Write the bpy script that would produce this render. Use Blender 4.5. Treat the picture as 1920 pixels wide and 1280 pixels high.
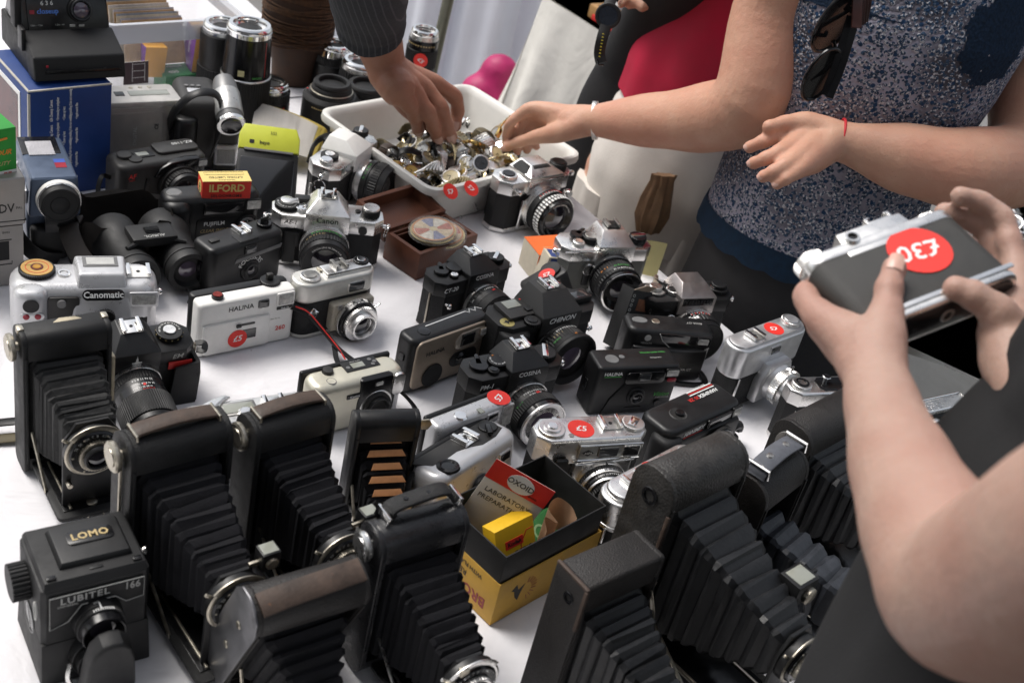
import bpy, bmesh, math, random
from mathutils import Vector, Matrix, Euler
R = math.radians
PI = math.pi
random.seed(11)
for o in list(bpy.data.objects):
    bpy.data.objects.remove(o)
SC = bpy.context.scene
COL = SC.collection

# ---------------------------------------------------------------- camera (table top is z = 0, pavement is z = -0.75)
CH, CT, CR, CF = .895, R(33.2), R(13.85), 2330.0
cF = Vector((0, math.cos(CT), -math.sin(CT)))
r0 = Vector((1, 0, 0)); u0 = Vector((0, math.sin(CT), math.cos(CT)))
cR = math.cos(CR)*r0 + math.sin(CR)*u0
cU = -math.sin(CR)*r0 + math.cos(CR)*u0
cC = Vector((0, 0, CH))
cd = bpy.data.cameras.new('camera')
cam = bpy.data.objects.new('camera', cd); COL.objects.link(cam)
cam.matrix_world = Matrix(((cR.x, cU.x, -cF.x, cC.x), (cR.y, cU.y, -cF.y, cC.y), (cR.z, cU.z, -cF.z, cC.z), (0, 0, 0, 1)))
cd.sensor_width = 36; cd.lens = CF/1920*36; cd.clip_start = .05; cd.clip_end = 500
cd.dof.use_dof = True; cd.dof.focus_distance = 1.42; cd.dof.aperture_fstop = 8
SC.camera = cam
# ---------------------------------------------------------------- light: open shade on a bright hazy day
W = bpy.data.worlds.new('World'); SC.world = W; W.use_nodes = True
nt = W.node_tree; bg = nt.nodes['Background']
sky = nt.nodes.new('ShaderNodeTexSky'); sky.sky_type = 'NISHITA'; sky.sun_disc = False
SUN_EL, SUN_AZ = R(58), R(-70)
sky.sun_elevation = SUN_EL; sky.sun_rotation = SUN_AZ; sky.dust_density = 4; sky.air_density = 1.2
hs = nt.nodes.new('ShaderNodeHueSaturation'); hs.inputs['Saturation'].default_value = .38
nt.links.new(sky.outputs[0], hs.inputs['Color']); nt.links.new(hs.outputs[0], bg.inputs['Color'])
bg.inputs['Strength'].default_value = .135
sl = bpy.data.lights.new('sun', 'SUN'); sl.energy = 1.9; sl.angle = R(28); sl.color = (1, .965, .92)
sun = bpy.data.objects.new('sun', sl); COL.objects.link(sun)
sdir = Vector((math.sin(SUN_AZ)*math.cos(SUN_EL), math.cos(SUN_AZ)*math.cos(SUN_EL), math.sin(SUN_EL)))
sun.rotation_euler = sdir.to_track_quat('Z', 'Y').to_euler(); sun.location = sdir*6
vs = SC.view_settings; vs.view_transform = 'Standard'; vs.look = 'None'; vs.gamma = 1; vs.exposure = .3
vs.use_curve_mapping = False
SC.cycles.max_bounces = 8

def P(x, y, z=0.0):
    """the point of the place at height z that is seen at photograph position x, y"""
    d = cF + (x-960)/CF*cR + (640-y)/CF*cU
    return cC + d*((z-CH)/d.z)
def PD(x, y, dep):
    return cC + (cF + (x-960)/CF*cR + (640-y)/CF*cU)*dep

# ---------------------------------------------------------------- materials
MATS = {}
def mat(name, col, rough=.5, metal=0, var=.12, vs_=60, bump=0, bs=400, btype='noise', coat=0, trans=0, sss=0, spec=.5, alpha=1, emis=0, ior=1.45, rvar=.12, wear=None, wscale=40, wth=.62):
    if name in MATS: return MATS[name]
    m = bpy.data.materials.new(name); MATS[name] = m; m.use_nodes = True
    n = m.node_tree.nodes; l = m.node_tree.links; b = n['Principled BSDF']
    c = (*col, 1)
    b.inputs['Base Color'].default_value = c; b.inputs['Roughness'].default_value = rough
    b.inputs['Metallic'].default_value = metal; b.inputs['Coat Weight'].default_value = coat
    b.inputs['Coat Roughness'].default_value = .12
    b.inputs['Transmission Weight'].default_value = trans; b.inputs['IOR'].default_value = ior
    b.inputs['Specular IOR Level'].default_value = spec; b.inputs['Alpha'].default_value = alpha
    if sss:
        b.inputs['Subsurface Weight'].default_value = sss
        b.inputs['Subsurface Radius'].default_value = (1, .35, .2); b.inputs['Subsurface Scale'].default_value = .006
    tc = n.new('ShaderNodeTexCoord')
    if var or rvar:
        nz = n.new('ShaderNodeTexNoise'); nz.inputs['Scale'].default_value = vs_; nz.inputs['Detail'].default_value = 6
        nz.inputs['Roughness'].default_value = .65
        l.new(tc.outputs['Object'], nz.inputs['Vector'])
        if var:
            rp = n.new('ShaderNodeValToRGB')
            rp.color_ramp.elements[0].position = .3; rp.color_ramp.elements[1].position = .7
            rp.color_ramp.elements[0].color = (*[max(0, v*(1-var)) for v in col], 1)
            rp.color_ramp.elements[1].color = (*[min(1, v*(1+var)) for v in col], 1)
            l.new(nz.outputs[0], rp.inputs[0]); src = rp.outputs[0]
            if wear:
                n2 = n.new('ShaderNodeTexNoise'); n2.inputs['Scale'].default_value = wscale; n2.inputs['Detail'].default_value = 8; n2.inputs['Roughness'].default_value = .7
                l.new(tc.outputs['Object'], n2.inputs['Vector'])
                r2 = n.new('ShaderNodeValToRGB'); r2.color_ramp.elements[0].position = wth; r2.color_ramp.elements[1].position = wth+.07
                l.new(n2.outputs[0], r2.inputs[0])
                mx = n.new('ShaderNodeMix'); mx.data_type = 'RGBA'
                l.new(r2.outputs[0], mx.inputs[0]); l.new(src, mx.inputs[6]); mx.inputs[7].default_value = (*wear, 1)
                src = mx.outputs[2]
            l.new(src, b.inputs['Base Color'])
        if rvar:
            mr = n.new('ShaderNodeMapRange'); mr.inputs[1].default_value = .3; mr.inputs[2].default_value = .7
            mr.inputs[3].default_value = max(.02, rough-rvar*.6); mr.inputs[4].default_value = min(1, rough+rvar)
            l.new(nz.outputs[0], mr.inputs[0]); l.new(mr.outputs[0], b.inputs['Roughness'])
    if bump:
        if btype == 'noise':
            t = n.new('ShaderNodeTexNoise'); t.inputs['Detail'].default_value = 4; o = t.outputs[0]
        elif btype == 'voro':
            t = n.new('ShaderNodeTexVoronoi'); o = t.outputs['Distance']
        else:
            t = n.new('ShaderNodeTexWave'); t.inputs['Distortion'].default_value = .6; o = t.outputs['Fac']
        t.inputs['Scale'].default_value = bs
        l.new(tc.outputs['Object'], t.inputs['Vector'])
        bp = n.new('ShaderNodeBump'); bp.inputs['Strength'].default_value = bump; bp.inputs['Distance'].default_value = .001
        l.new(o, bp.inputs['Height']); l.new(bp.outputs[0], b.inputs['Normal'])
    return m

BLK = mat('black_plastic', (.009, .009, .0095), .38, var=.25, bump=.08, bs=900)
BLKG = mat('black_gloss', (.008, .008, .009), .18, var=.2, rvar=.1)
BLKM = mat('black_matt', (.009, .009, .0095), .55, var=.25, bump=.1, bs=700)
DKG = mat('dark_grey_plastic', (.026, .025, .024), .46, var=.18, bump=.08, bs=900)
GRY = mat('grey_plastic', (.16, .16, .16), .45)
LEA = mat('black_leatherette', (.008, .008, .0085), .46, bump=.55, bs=1100, btype='voro', var=.3)
LEAO = mat('old_black_leather', (.015, .013, .012), .48, bump=.5, bs=700, btype='voro', var=.35, vs_=30, wear=(.09, .05, .032), wscale=28, wth=.66)
LEAB = mat('brown_strap_leather', (.06, .04, .03), .55, bump=.4, bs=350, var=.4, vs_=50, wear=(.16, .07, .035), wscale=70, wth=.63)
BEL = mat('bellows_cloth', (.0085, .0085, .0105), .7, bump=.4, bs=500, var=.35, vs_=90, spec=.22)
BELG = mat('bellows_leathercloth', (.011, .0115, .013), .44, bump=.4, bs=260, var=.4, vs_=60)
CHR = mat('satin_chrome', (.82, .81, .79), .28, 1, var=.08, rvar=.1, bump=.04, bs=1500)
CHRB = mat('bright_chrome', (.88, .87, .85), .12, 1, var=.05, rvar=.06)
STL = mat('dull_steel', (.42, .41, .39), .38, 1, var=.2, wear=(.12, .1, .08), wscale=90, wth=.66)
BRS = mat('old_nickel', (.5, .46, .38), .35, 1, var=.25, vs_=150)
SLV = mat('silver_paint', (.62, .62, .63), .34, .55, var=.06)
SLVD = mat('gunmetal_paint', (.2, .2, .2), .4, .5, var=.1)
CHAMP = mat('champagne_paint', (.66, .63, .52), .34, .45, var=.06)
BEIGE = mat('beige_bronze_paint', (.33, .27, .21), .36, .5, var=.06)
WHT = mat('white_plastic', (.78, .77, .74), .35, var=.05, wear=(.35, .3, .25), wscale=60, wth=.74)
WHP = mat('white_print', (.8, .8, .78), .5, var=0, rvar=0)
GRP = mat('grey_print', (.42, .42, .4), .5, var=0, rvar=0)
GLD = mat('gold_print', (.5, .38, .18), .4, var=0, rvar=0)
REDP = mat('red_print', (.62, .03, .025), .5, var=0, rvar=0)
GRNP = mat('green_print', (.08, .4, .08), .5, var=0, rvar=0)
ORP = mat('orange_print', (.75, .25, .03), .5, var=0, rvar=0)
BKP = mat('black_print', (.02, .02, .02), .5, var=0, rvar=0)
STK = mat('red_sticker', (.75, .035, .025), .5, var=.08)
GLS = mat('lens_glass', (.012, .01, .016), .04, coat=1, var=0, rvar=0, spec=.8)
GLSP = mat('coated_lens_glass', (.09, .07, .1), .05, coat=1, var=0, rvar=0, spec=.9)
WIN = mat('window_glass', (.04, .042, .045), .07, coat=.6, var=.3, vs_=90, rvar=0)
WINB = mat('smoked_window', (.012, .012, .013), .06, coat=.8, var=0, rvar=0)
FLS = mat('flash_diffuser', (.55, .55, .53), .12, .35, var=.5, vs_=160, bump=.7, bs=350, btype='wave')
LCD = mat('display_glass', (.28, .29, .25), .15, var=.05, coat=.6)
CLR = mat('clear_plastic', (.92, .93, .95), .12, trans=.0, var=0, rvar=0, alpha=.22)
REDB = mat('red_button', (.3, .015, .03), .35, var=.1)

# ---------------------------------------------------------------- mesh kit
def fin(bm, m=None, ang=32, smooth=True, recalc=True):
    if recalc: bmesh.ops.recalc_face_normals(bm, faces=bm.faces)
    me = bpy.data.meshes.new('mesh'); bm.to_mesh(me); bm.free()
    if smooth:
        me.polygons.foreach_set('use_smooth', [True]*len(me.polygons)); me.set_sharp_from_angle(angle=R(ang))
    if m: me.materials.append(m)
    return me
def join(ms, m=None, ang=32, smooth=True):
    """merge several meshes given as (mesh, matrix) into one mesh"""
    bm = bmesh.new()
    for me, mx in ms:
        b2 = bmesh.new(); b2.from_mesh(me); bmesh.ops.transform(b2, matrix=mx, verts=b2.verts)
        t = bpy.data.meshes.new('t'); b2.to_mesh(t); b2.free(); bm.from_mesh(t); bpy.data.meshes.remove(t)
    return fin(bm, m, ang, smooth, False)
def TR(x, y, z, rx=0, ry=0, rz=0): return Matrix.Translation((x, y, z)) @ Euler((rx, ry, rz)).to_matrix().to_4x4()
def bev(bm, r, seg=2, edges=None):
    if r > 0: bmesh.ops.bevel(bm, geom=edges or list(bm.edges), offset=r, segments=seg, profile=.6, affect='EDGES', clamp_overlap=True)
def box(w, d, h, m, r=.001, seg=2):
    """box standing on z = 0, centred in x and y"""
    bm = bmesh.new(); bmesh.ops.create_cube(bm, size=1)
    bmesh.ops.scale(bm, vec=(w, d, h), verts=bm.verts); bmesh.ops.translate(bm, vec=(0, 0, h/2), verts=bm.verts)
    bev(bm, min(r, w*.45, d*.45, h*.45), seg); return fin(bm, m)
def hexa(b4, t4, m, r=.001, seg=2):
    """block from four bottom and four top corners"""
    bm = bmesh.new(); v = [bm.verts.new(p) for p in list(b4)+list(t4)]
    for f in ((3, 2, 1, 0), (4, 5, 6, 7), (0, 1, 5, 4), (1, 2, 6, 5), (2, 3, 7, 6), (3, 0, 4, 7)): bm.faces.new([v[i] for i in f])
    bev(bm, r, seg); return fin(bm, m)
def frus(w1, d1, w2, d2, h, m, r=.0012, oy=0, seg=2):
    a, b, c, e = w1/2, d1/2, w2/2, d2/2
    return hexa([(-a, -b, 0), (a, -b, 0), (a, b, 0), (-a, b, 0)], [(-c, -e+oy, h), (c, -e+oy, h), (c, e+oy, h), (-c, e+oy, h)], m, r, seg)
def rrect(w, d, r, n=5):
    pts = []
    for cx, cy, a0 in ((w/2-r, d/2-r, 0), (-w/2+r, d/2-r, 90), (-w/2+r, -d/2+r, 180), (w/2-r, -d/2+r, 270)):
        for k in range(n+1):
            a = R(a0+90*k/n); pts.append((cx+r*math.cos(a), cy+r*math.sin(a)))
    return pts
def octo(w, d, c): return [(w/2, -d/2+c), (w/2, d/2-c), (w/2-c, d/2), (-w/2+c, d/2), (-w/2, d/2-c), (-w/2, -d/2+c), (-w/2+c, -d/2), (w/2-c, -d/2)]
def inset(pts, o):
    """outline moved inwards by o"""
    n = len(pts); ar = sum(pts[i][0]*pts[(i+1) % n][1]-pts[(i+1) % n][0]*pts[i][1] for i in range(n)); sg = 1 if ar > 0 else -1
    out = []
    for i in range(n):
        p = Vector(pts[i]); a = p-Vector(pts[i-1]); b = Vector(pts[(i+1) % n])-p
        if a.length < 1e-9: a = b
        if b.length < 1e-9: b = a
        a.normalize(); b.normalize(); n1 = Vector((-a.y, a.x))*sg; n2 = Vector((-b.y, b.x))*sg
        k = n1+n2; k = k/max(.35, k.length_squared)*2; q = p+k*o; out.append((q.x, q.y))
    return out
def prism(pts, h, m, r=.001, seg=2, top=1.0):
    """plan outline raised to height h, rims rounded"""
    bm = bmesh.new(); n = len(pts); r = min(r, h*.45); lv = []
    if r > 0:
        for k in range(seg+1):
            a = PI/2*k/seg; lv.append((r*(1-math.sin(a)), r*(1-math.cos(a))))
        lv = lv+[(o, h-z) for o, z in lv[::-1]]
    else: lv = [(0, 0), (0, h)]
    rings = [[bm.verts.new((x*(1+(top-1)*z/h), y*(1+(top-1)*z/h), z)) for x, y in (inset(pts, o) if o > 1e-7 else pts)] for o, z in lv]
    bm.faces.new(rings[0][::-1]); bm.faces.new(rings[-1])
    for a, b in zip(rings, rings[1:]):
        for i in range(n): bm.faces.new((a[i], a[(i+1) % n], b[(i+1) % n], b[i]))
    return fin(bm, m)
def fprism(pts, d, m, r=.001, seg=2):
    """front outline (x, z) given depth d along y, its front face on y = 0, the body behind it"""
    me = prism(pts, d, m, r, seg); me.transform(Matrix(((1, 0, 0, 0), (0, 0, -1, 0), (0, 1, 0, 0), (0, 0, 0, 1))) ); me.transform(Matrix.Translation((0, d, 0)))
    me.flip_normals() if False else None
    return me
def sprism(pts, w, m, r=.001, seg=2):
    """side outline (y, z) given width w along x, centred"""
    me = prism(pts, w, m, r, seg)
    me.transform(Matrix(((0, 0, 1, -w/2), (1, 0, 0, 0), (0, 1, 0, 0), (0, 0, 0, 1)))); return me
def lathe(prof, m, n=28, ang=30):
    bm = bmesh.new(); rings = []
    for r, z in prof:
        if r < 1e-6: rings.append([bm.verts.new((0, 0, z))])
        else: rings.append([bm.verts.new((r*math.cos(2*PI*k/n), r*math.sin(2*PI*k/n), z)) for k in range(n)])
    for a, b in zip(rings, rings[1:]):
        if len(a) == 1 and len(b) == 1: continue
        for k in range(n):
            k2 = (k+1) % n
            if len(a) == 1: bm.faces.new((a[0], b[k], b[k2]))
            elif len(b) == 1: bm.faces.new((a[k], a[k2], b[0]))
            else: bm.faces.new((a[k], a[k2], b[k2], b[k]))
    return fin(bm, m, ang)
def cyl(r, h, m, n=24, b=.0006, r2=None):
    r2 = r if r2 is None else r2; b = min(b, h*.4, r*.4)
    return lathe([(0, 0), (r-b, 0), (r, b), (r2, h-b), (r2-b, h), (0, h)], m, n)
def ringm(ro, ri, h, m, n=28, b=.0005):
    return lathe([(ri, 0), (ro-b, 0), (ro, b), (ro, h-b), (ro-b, h), (ri, h), (ri, 0)], m, n)
def knurl(r, h, m, n=40, dep=.0006, ri=0, b=.0005):
    """cylinder with a ribbed side"""
    bm = bmesh.new(); N = n*4
    def rr(k): return r if k % 4 < 2 else r-dep
    lo = [bm.verts.new((rr(k)*math.cos(2*PI*k/N), rr(k)*math.sin(2*PI*k/N), b)) for k in range(N)]
    hi = [bm.verts.new((rr(k)*math.cos(2*PI*k/N), rr(k)*math.sin(2*PI*k/N), h-b)) for k in range(N)]
    q = r-dep-b
    l2 = [bm.verts.new((q*math.cos(2*PI*k/N), q*math.sin(2*PI*k/N), 0)) for k in range(N)]
    h2 = [bm.verts.new((q*math.cos(2*PI*k/N), q*math.sin(2*PI*k/N), h)) for k in range(N)]
    for k in range(N):
        j = (k+1) % N
        bm.faces.new((lo[k], lo[j], hi[j], hi[k])); bm.faces.new((hi[k], hi[j], h2[j], h2[k])); bm.faces.new((l2[k], l2[j], lo[j], lo[k]))
    bm.faces.new(h2); bm.faces.new(l2[::-1])
    return fin(bm, m, 25)
def spline(pts, n=8):
    pts = [Vector(p) for p in pts]; out = []
    q = [pts[0]*2-pts[1]]+pts+[pts[-1]*2-pts[-2]]
    for i in range(1, len(q)-2):
        a, b, c, d = q[i-1:i+3]
        for k in range(n):
            t = k/n
            out.append(.5*((2*b)+(c-a)*t+(2*a-5*b+4*c-d)*t*t+(3*b-a-3*c+d)*t**3))
    out.append(pts[-1]); return out
def tube(pts, r, m, n=8, closed=False, sm=0):
    pts = spline(pts, sm) if sm else [Vector(p) for p in pts]
    bm = bmesh.new(); rings = []; prev = None; K = len(pts)
    for i, p in enumerate(pts):
        a = pts[(i-1) % K] if closed else pts[max(i-1, 0)]; b = pts[(i+1) % K] if closed else pts[min(i+1, K-1)]
        t = (b-a).normalized()
        if prev is None: u = t.orthogonal().normalized()
        else: u = (prev-t*prev.dot(t)).normalized()
        prev = u; v = t.cross(u); rad = r[i] if isinstance(r, (list, tuple)) else r
        rings.append([bm.verts.new(p+(u*math.cos(2*PI*k/n)+v*math.sin(2*PI*k/n))*rad) for k in range(n)])
    pairs = list(zip(rings, rings[1:]))+([(rings[-1], rings[0])] if closed else [])
    for a, b in pairs:
        for k in range(n): bm.faces.new((a[k], a[(k+1) % n], b[(k+1) % n], b[k]))
    if not closed: bm.faces.new(rings[0][::-1]); bm.faces.new(rings[-1])
    return fin(bm, m, 40)
def ribbon(pts, w, th, m, up=(0, 0, 1), sm=8):
    """flat strap along a path; up is the direction its flat face looks (one vector or one for each point)"""
    path = spline(pts, sm)
    ups = [Vector(u) for u in up] if isinstance(up[0], (tuple, list, Vector)) else None
    bm = bmesh.new(); rings = []; K = len(path)
    for i, p in enumerate(path):
        t = (path[min(i+1, K-1)]-path[max(i-1, 0)]).normalized()
        if ups:
            f = i/sm; j = min(int(f), len(ups)-2); U = ups[j].lerp(ups[j+1], min(1, f-j))
        else: U = Vector(up)
        s = t.cross(U).normalized(); nn = s.cross(t).normalized()
        rings.append([bm.verts.new(p+s*a*w/2+nn*b*th/2) for a, b in ((-1, -.6), (-.92, -1), (.92, -1), (1, -.6), (1, .6), (.92, 1), (-.92, 1), (-1, .6))])
    for a, b in zip(rings, rings[1:]):
        for k in range(8): bm.faces.new((a[k], a[(k+1) % 8], b[(k+1) % 8], b[k]))
    bm.faces.new(rings[0][::-1]); bm.faces.new(rings[-1])
    return fin(bm, m, 50)
def textm(s, size, m, bold=0, ext=.00012, align='CENTER', shear=0, space=1.0, sx=1):
    cu = bpy.data.curves.new('text', 'FONT'); cu.body = s; cu.size = size; cu.extrude = ext; cu.offset = bold*size
    cu.align_x = align; cu.align_y = 'CENTER'; cu.shear = shear; cu.space_character = space; cu.resolution_u = 2
    ob = bpy.data.objects.new('text', cu); me = bpy.data.meshes.new_from_object(ob)
    bpy.data.objects.remove(ob); bpy.data.curves.remove(cu)
    me.transform(Matrix.Diagonal((sx, 1, 1, 1))); me.materials.clear(); me.materials.append(m); return me
def bend_ring(me, r):
    """wrap flat lettering round a barrel whose axis is z: letters run round it, their tops towards +z"""
    for v in me.vertices:
        x, y, z = v.co; a = x/r; rr = r+z
        v.co = (rr*math.sin(a), -rr*math.cos(a), y)
    return me
def bend_face(me, r):
    """lay flat lettering along a circle on the face of a disc"""
    for v in me.vertices:
        x, y, z = v.co; a = x/r; rr = r+y
        v.co = (rr*math.sin(a), rr*math.cos(a), z)
    return me

# ---------------------------------------------------------------- objects
def tag(o, label=None, cat=None, group=None, kind=None):
    if label: o['label'] = label
    if cat: o['category'] = cat
    if group: o['group'] = group
    if kind: o['kind'] = kind
    return o
def add(root, name, me, loc=(0, 0, 0), rot=(0, 0, 0), label=None):
    o = bpy.data.objects.new(name, me); COL.objects.link(o)
    o.location = loc; o.rotation_euler = rot
    if root is not None: o.parent = root
    if label: o['label'] = label
    return o
def thing(name, label, cat, loc=(0, 0, 0), rot=(0, 0, 0), group=None):
    o = bpy.data.objects.new(name, None); COL.objects.link(o); o.empty_display_size = .02
    o.location = loc; o.rotation_euler = rot
    return tag(o, label, cat, group)
def solo(name, me, label, cat, loc=(0, 0, 0), rot=(0, 0, 0), group=None):
    return tag(add(None, name, me, loc, rot), label, cat, group)
def struct(name, me, loc=(0, 0, 0), rot=(0, 0, 0)): return tag(add(None, name, me, loc, rot), kind='structure')
def copy_tree(o, parent=None):
    c = o.copy(); COL.objects.link(c); c.parent = parent
    for ch in o.children: copy_tree(ch, c)
    return c
def site(a, b, z, d, w=None):
    """where a thing of depth d stands whose front edge at height z runs from a to b: location, turn, width"""
    A = P(*a, z); B = P(*b, z); v = B-A; yaw = math.atan2(v.y, v.x); ww = math.hypot(v.x, v.y)
    mid = (A+B)/2
    if w: mid = A+v.normalized()*(w/2)
    return (mid.x-math.sin(yaw)*d/2, mid.y+math.cos(yaw)*d/2, 0), yaw, w or ww
def fsite(a, b, z, d, w, off=.5, fit=True):
    """like site, for a thing drawn w wide: also gives the size factor that makes it span a to b"""
    s = 1
    for _ in range(4):
        loc, yaw, ww = site(a, b, z*s, 2*off*d*s, None if fit else w)
        if fit: s = ww/w
    return loc, yaw, s
FRONT = (PI/2, 0, 0); TOP = (0, 0, 0); TOPR = (0, 0, PI); LEFT = (PI/2, 0, -PI/2); RIGHT = (PI/2, 0, PI/2)
def txt(root, s, size, m, loc, rot=FRONT, name='lettering', **k): return add(root, name, textm(s, size, m, **k), loc, rot)
def sticker(root, loc, rot, r=.011, s='£5', sz=.0105, spin=0, squash=1.0):
    e = Euler(rot).to_matrix() @ Matrix.Rotation(spin, 3, 'Z')
    d = add(root, 'price_sticker', lathe([(0, 0), (r, 0), (r, .00025), (0, .00025)], STK, 26), loc, e.to_euler())
    d.scale = (1, squash, 1)
    add(d, 'lettering', textm(s, sz, WHP, bold=.012, shear=.15), (0, 0, .00038)); return d
def dial(root, name, x, y, z, r, h, m, n=36, cap=None, capm=None):
    d = add(root, name, knurl(r, h, m, n), (x, y, z))
    if capm: add(d, 'cap', cyl(cap or r*.6, .0012, capm), (0, 0, h))
    return d
def shoe(root, x, y, z, w=.02, d=.019, m=CHRB, base=None):
    s = add(root, 'hot_shoe', box(w, d, .0016, base or m, .0004), (x, y, z))
    for k in (-1, 1):
        add(s, 'rail', join([(box(.0022, d, .0036, m, .0005), TR(0, 0, 0)), (box(.0045, d, .0012, m, .0003), TR(-k*.0012, 0, .0036))], m), (k*(w/2-.0012), 0, .0012))
    add(s, 'contact', cyl(.0022, .0006, BLK, 14), (0, 0, .0016)); return s
def lug(root, x, y, z, sgn):
    o = add(root, 'strap_lug', cyl(.0028, .005, CHRB, 14), (x, y, z), (0, sgn*PI/2, 0))
    add(o, 'lug_knob', lathe([(0, 0), (.0036, .001), (.0042, .003), (.003, .0052), (0, .006)], CHRB, 14), (0, 0, .0045)); return o
def window(root, name, x, y, z, w, h, m=WIN, fm=BLK, fr=.0015, rot=0):
    f = add(root, name, fprism([(a, b) for a, b in rrect(w+2*fr, h+2*fr, .0016, 3)], .0022, fm, .0005), (x, y-.0012, z), (0, 0, rot))
    add(f, 'pane', fprism(rrect(w, h, .0012, 3), .0014, m, .0003), (0, -.0008, 0)); return f
def screw(root, loc, rot, r=.0018, m=CHRB):
    return add(root, 'screw', lathe([(0, 0), (r, 0), (r, .0004), (r*.6, .0009), (0, .001)], m, 10), loc, rot)
def lens(root, loc, rings, gr, gm=GLS, rot=FRONT, rec=.006, name='lens', facetxt=None, fm=BLK):
    """rings: (name, radius at back, radius at front, length, material, ribs); built along the lens axis"""
    z = 0; first = None; out = []
    for nm, r1, r2, h, m, kn in rings:
        last = (nm, r1, r2, h, m, kn) == rings[-1]
        if kn: me = knurl(max(r1, r2), h, m, kn, .0007)
        elif last: me = lathe([(0, 0), (r1-.0004, 0), (r1, .0004), (r2, h-.0006), (r2-.0006, h), (r2-.0022, h), (r2-.0028, h-.0012), (gr+.0012, h-rec), (gr, h-rec-.0008), (0, h-rec-.0008)], m, 40)
        else: me = cyl(r1, h, m, 40, .0005, r2)
        if first is None: o = first = add(root, name, me, loc, rot)
        else: o = add(first, nm, me, (0, 0, z))
        out.append((nm, max(r1, r2), z, h)); z += h
    add(first, 'glass', lathe([(0, gr*.28), (gr*.5, gr*.2), (gr*.85, gr*.06), (gr, 0), (gr, -.001), (0, -.001)], gm, 28), (0, 0, z-rec-.0002))
    if facetxt: add(first, 'face_lettering', bend_face(textm(facetxt, .0032, WHP), (gr+rings[-1][2])/2-.0012), (0, 0, z-rec*.4), (R(0), 0, R(-20)))
    return first, out
def scale(lensobj, r, z, s, size, m, a=0):
    """engraved numbers round a lens barrel; a = turn from the top"""
    o = add(lensobj, 'engraving', bend_ring(textm(s, size, m, ext=.0001), r+.0002), (0, 0, z), (0, 0, PI+a)); return o
def dots(lensobj, r, z, n, w, h, m, a0, a1, name='scale_mark'):
    ms = []
    for k in range(n):
        a = a0+(a1-a0)*k/(n-1)
        ms.append((box(w, .0006, h, m, 0), TR(r*math.sin(a), r*math.cos(a), z, 0, 0, -a)))
    add(lensobj, name, join(ms, m))
# ================================================================ setting
GRD = mat('paving', (.16, .155, .15), .85, var=.3, vs_=6, bump=.3, bs=120)
bm = bmesh.new(); bmesh.ops.create_grid(bm, x_segments=2, y_segments=2, size=200)
struct('ground', fin(bm, GRD), (0, 0, -.75))
CLOTH = mat('white_tablecloth', (.76, .75, .77), .8, var=.025, vs_=14, bump=.12, bs=1400, btype='noise', spec=.2, rvar=0)
CLOTHG = mat('ivory_tablecloth', (.68, .66, .61), .85, var=.06, vs_=5, bump=.15, bs=900, spec=.2, rvar=0)
def creased(m, k=1.0):
    """soft creases, flattened folds and a few specks on a cloth"""
    n = m.node_tree.nodes; l = m.node_tree.links; b = n['Principled BSDF']; tc = n.new('ShaderNodeTexCoord'); prev = None
    for sc, st, di, dist in ((5, .5, .02, 1.5), (17, .35, .006, .8), (1500, .12, .0006, 0)):
        t = n.new('ShaderNodeTexNoise'); t.inputs['Scale'].default_value = sc; t.inputs['Detail'].default_value = 4; t.inputs['Distortion'].default_value = dist; l.new(tc.outputs['Object'], t.inputs['Vector'])
        bp = n.new('ShaderNodeBump'); bp.inputs['Strength'].default_value = st*k; bp.inputs['Distance'].default_value = di; l.new(t.outputs[0], bp.inputs['Height'])
        if prev: l.new(prev.outputs[0], bp.inputs['Normal'])
        prev = bp
    l.new(prev.outputs[0], b.inputs['Normal'])
    v = n.new('ShaderNodeTexVoronoi'); v.inputs['Scale'].default_value = 26; l.new(tc.outputs['Object'], v.inputs['Vector']); r = n.new('ShaderNodeValToRGB'); r.color_ramp.elements[0].position = .016; r.color_ramp.elements[0].color = (1, 1, 1, 1); r.color_ramp.elements[1].position = .03; r.color_ramp.elements[1].color = (0, 0, 0, 1); l.new(v.outputs['Distance'], r.inputs[0])
    src = b.inputs['Base Color'].links[0].from_socket; mx = n.new('ShaderNodeMix'); mx.data_type = 'RGBA'; l.new(r.outputs[0], mx.inputs[0]); l.new(src, mx.inputs[6]); mx.inputs[7].default_value = (.3, .27, .25, 1); l.new(mx.outputs[2], b.inputs['Base Color'])
creased(CLOTH); creased(CLOTHG, .7)
E0 = P(1110, 400); E1 = (P(1490, 720)-E0).normalized(); E2 = Vector((E1.y, -E1.x, 0))   # along the right edge, and in from it
def tab(s, t, z=0): return E0+E1*s+E2*t+Vector((0, 0, z))
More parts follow.
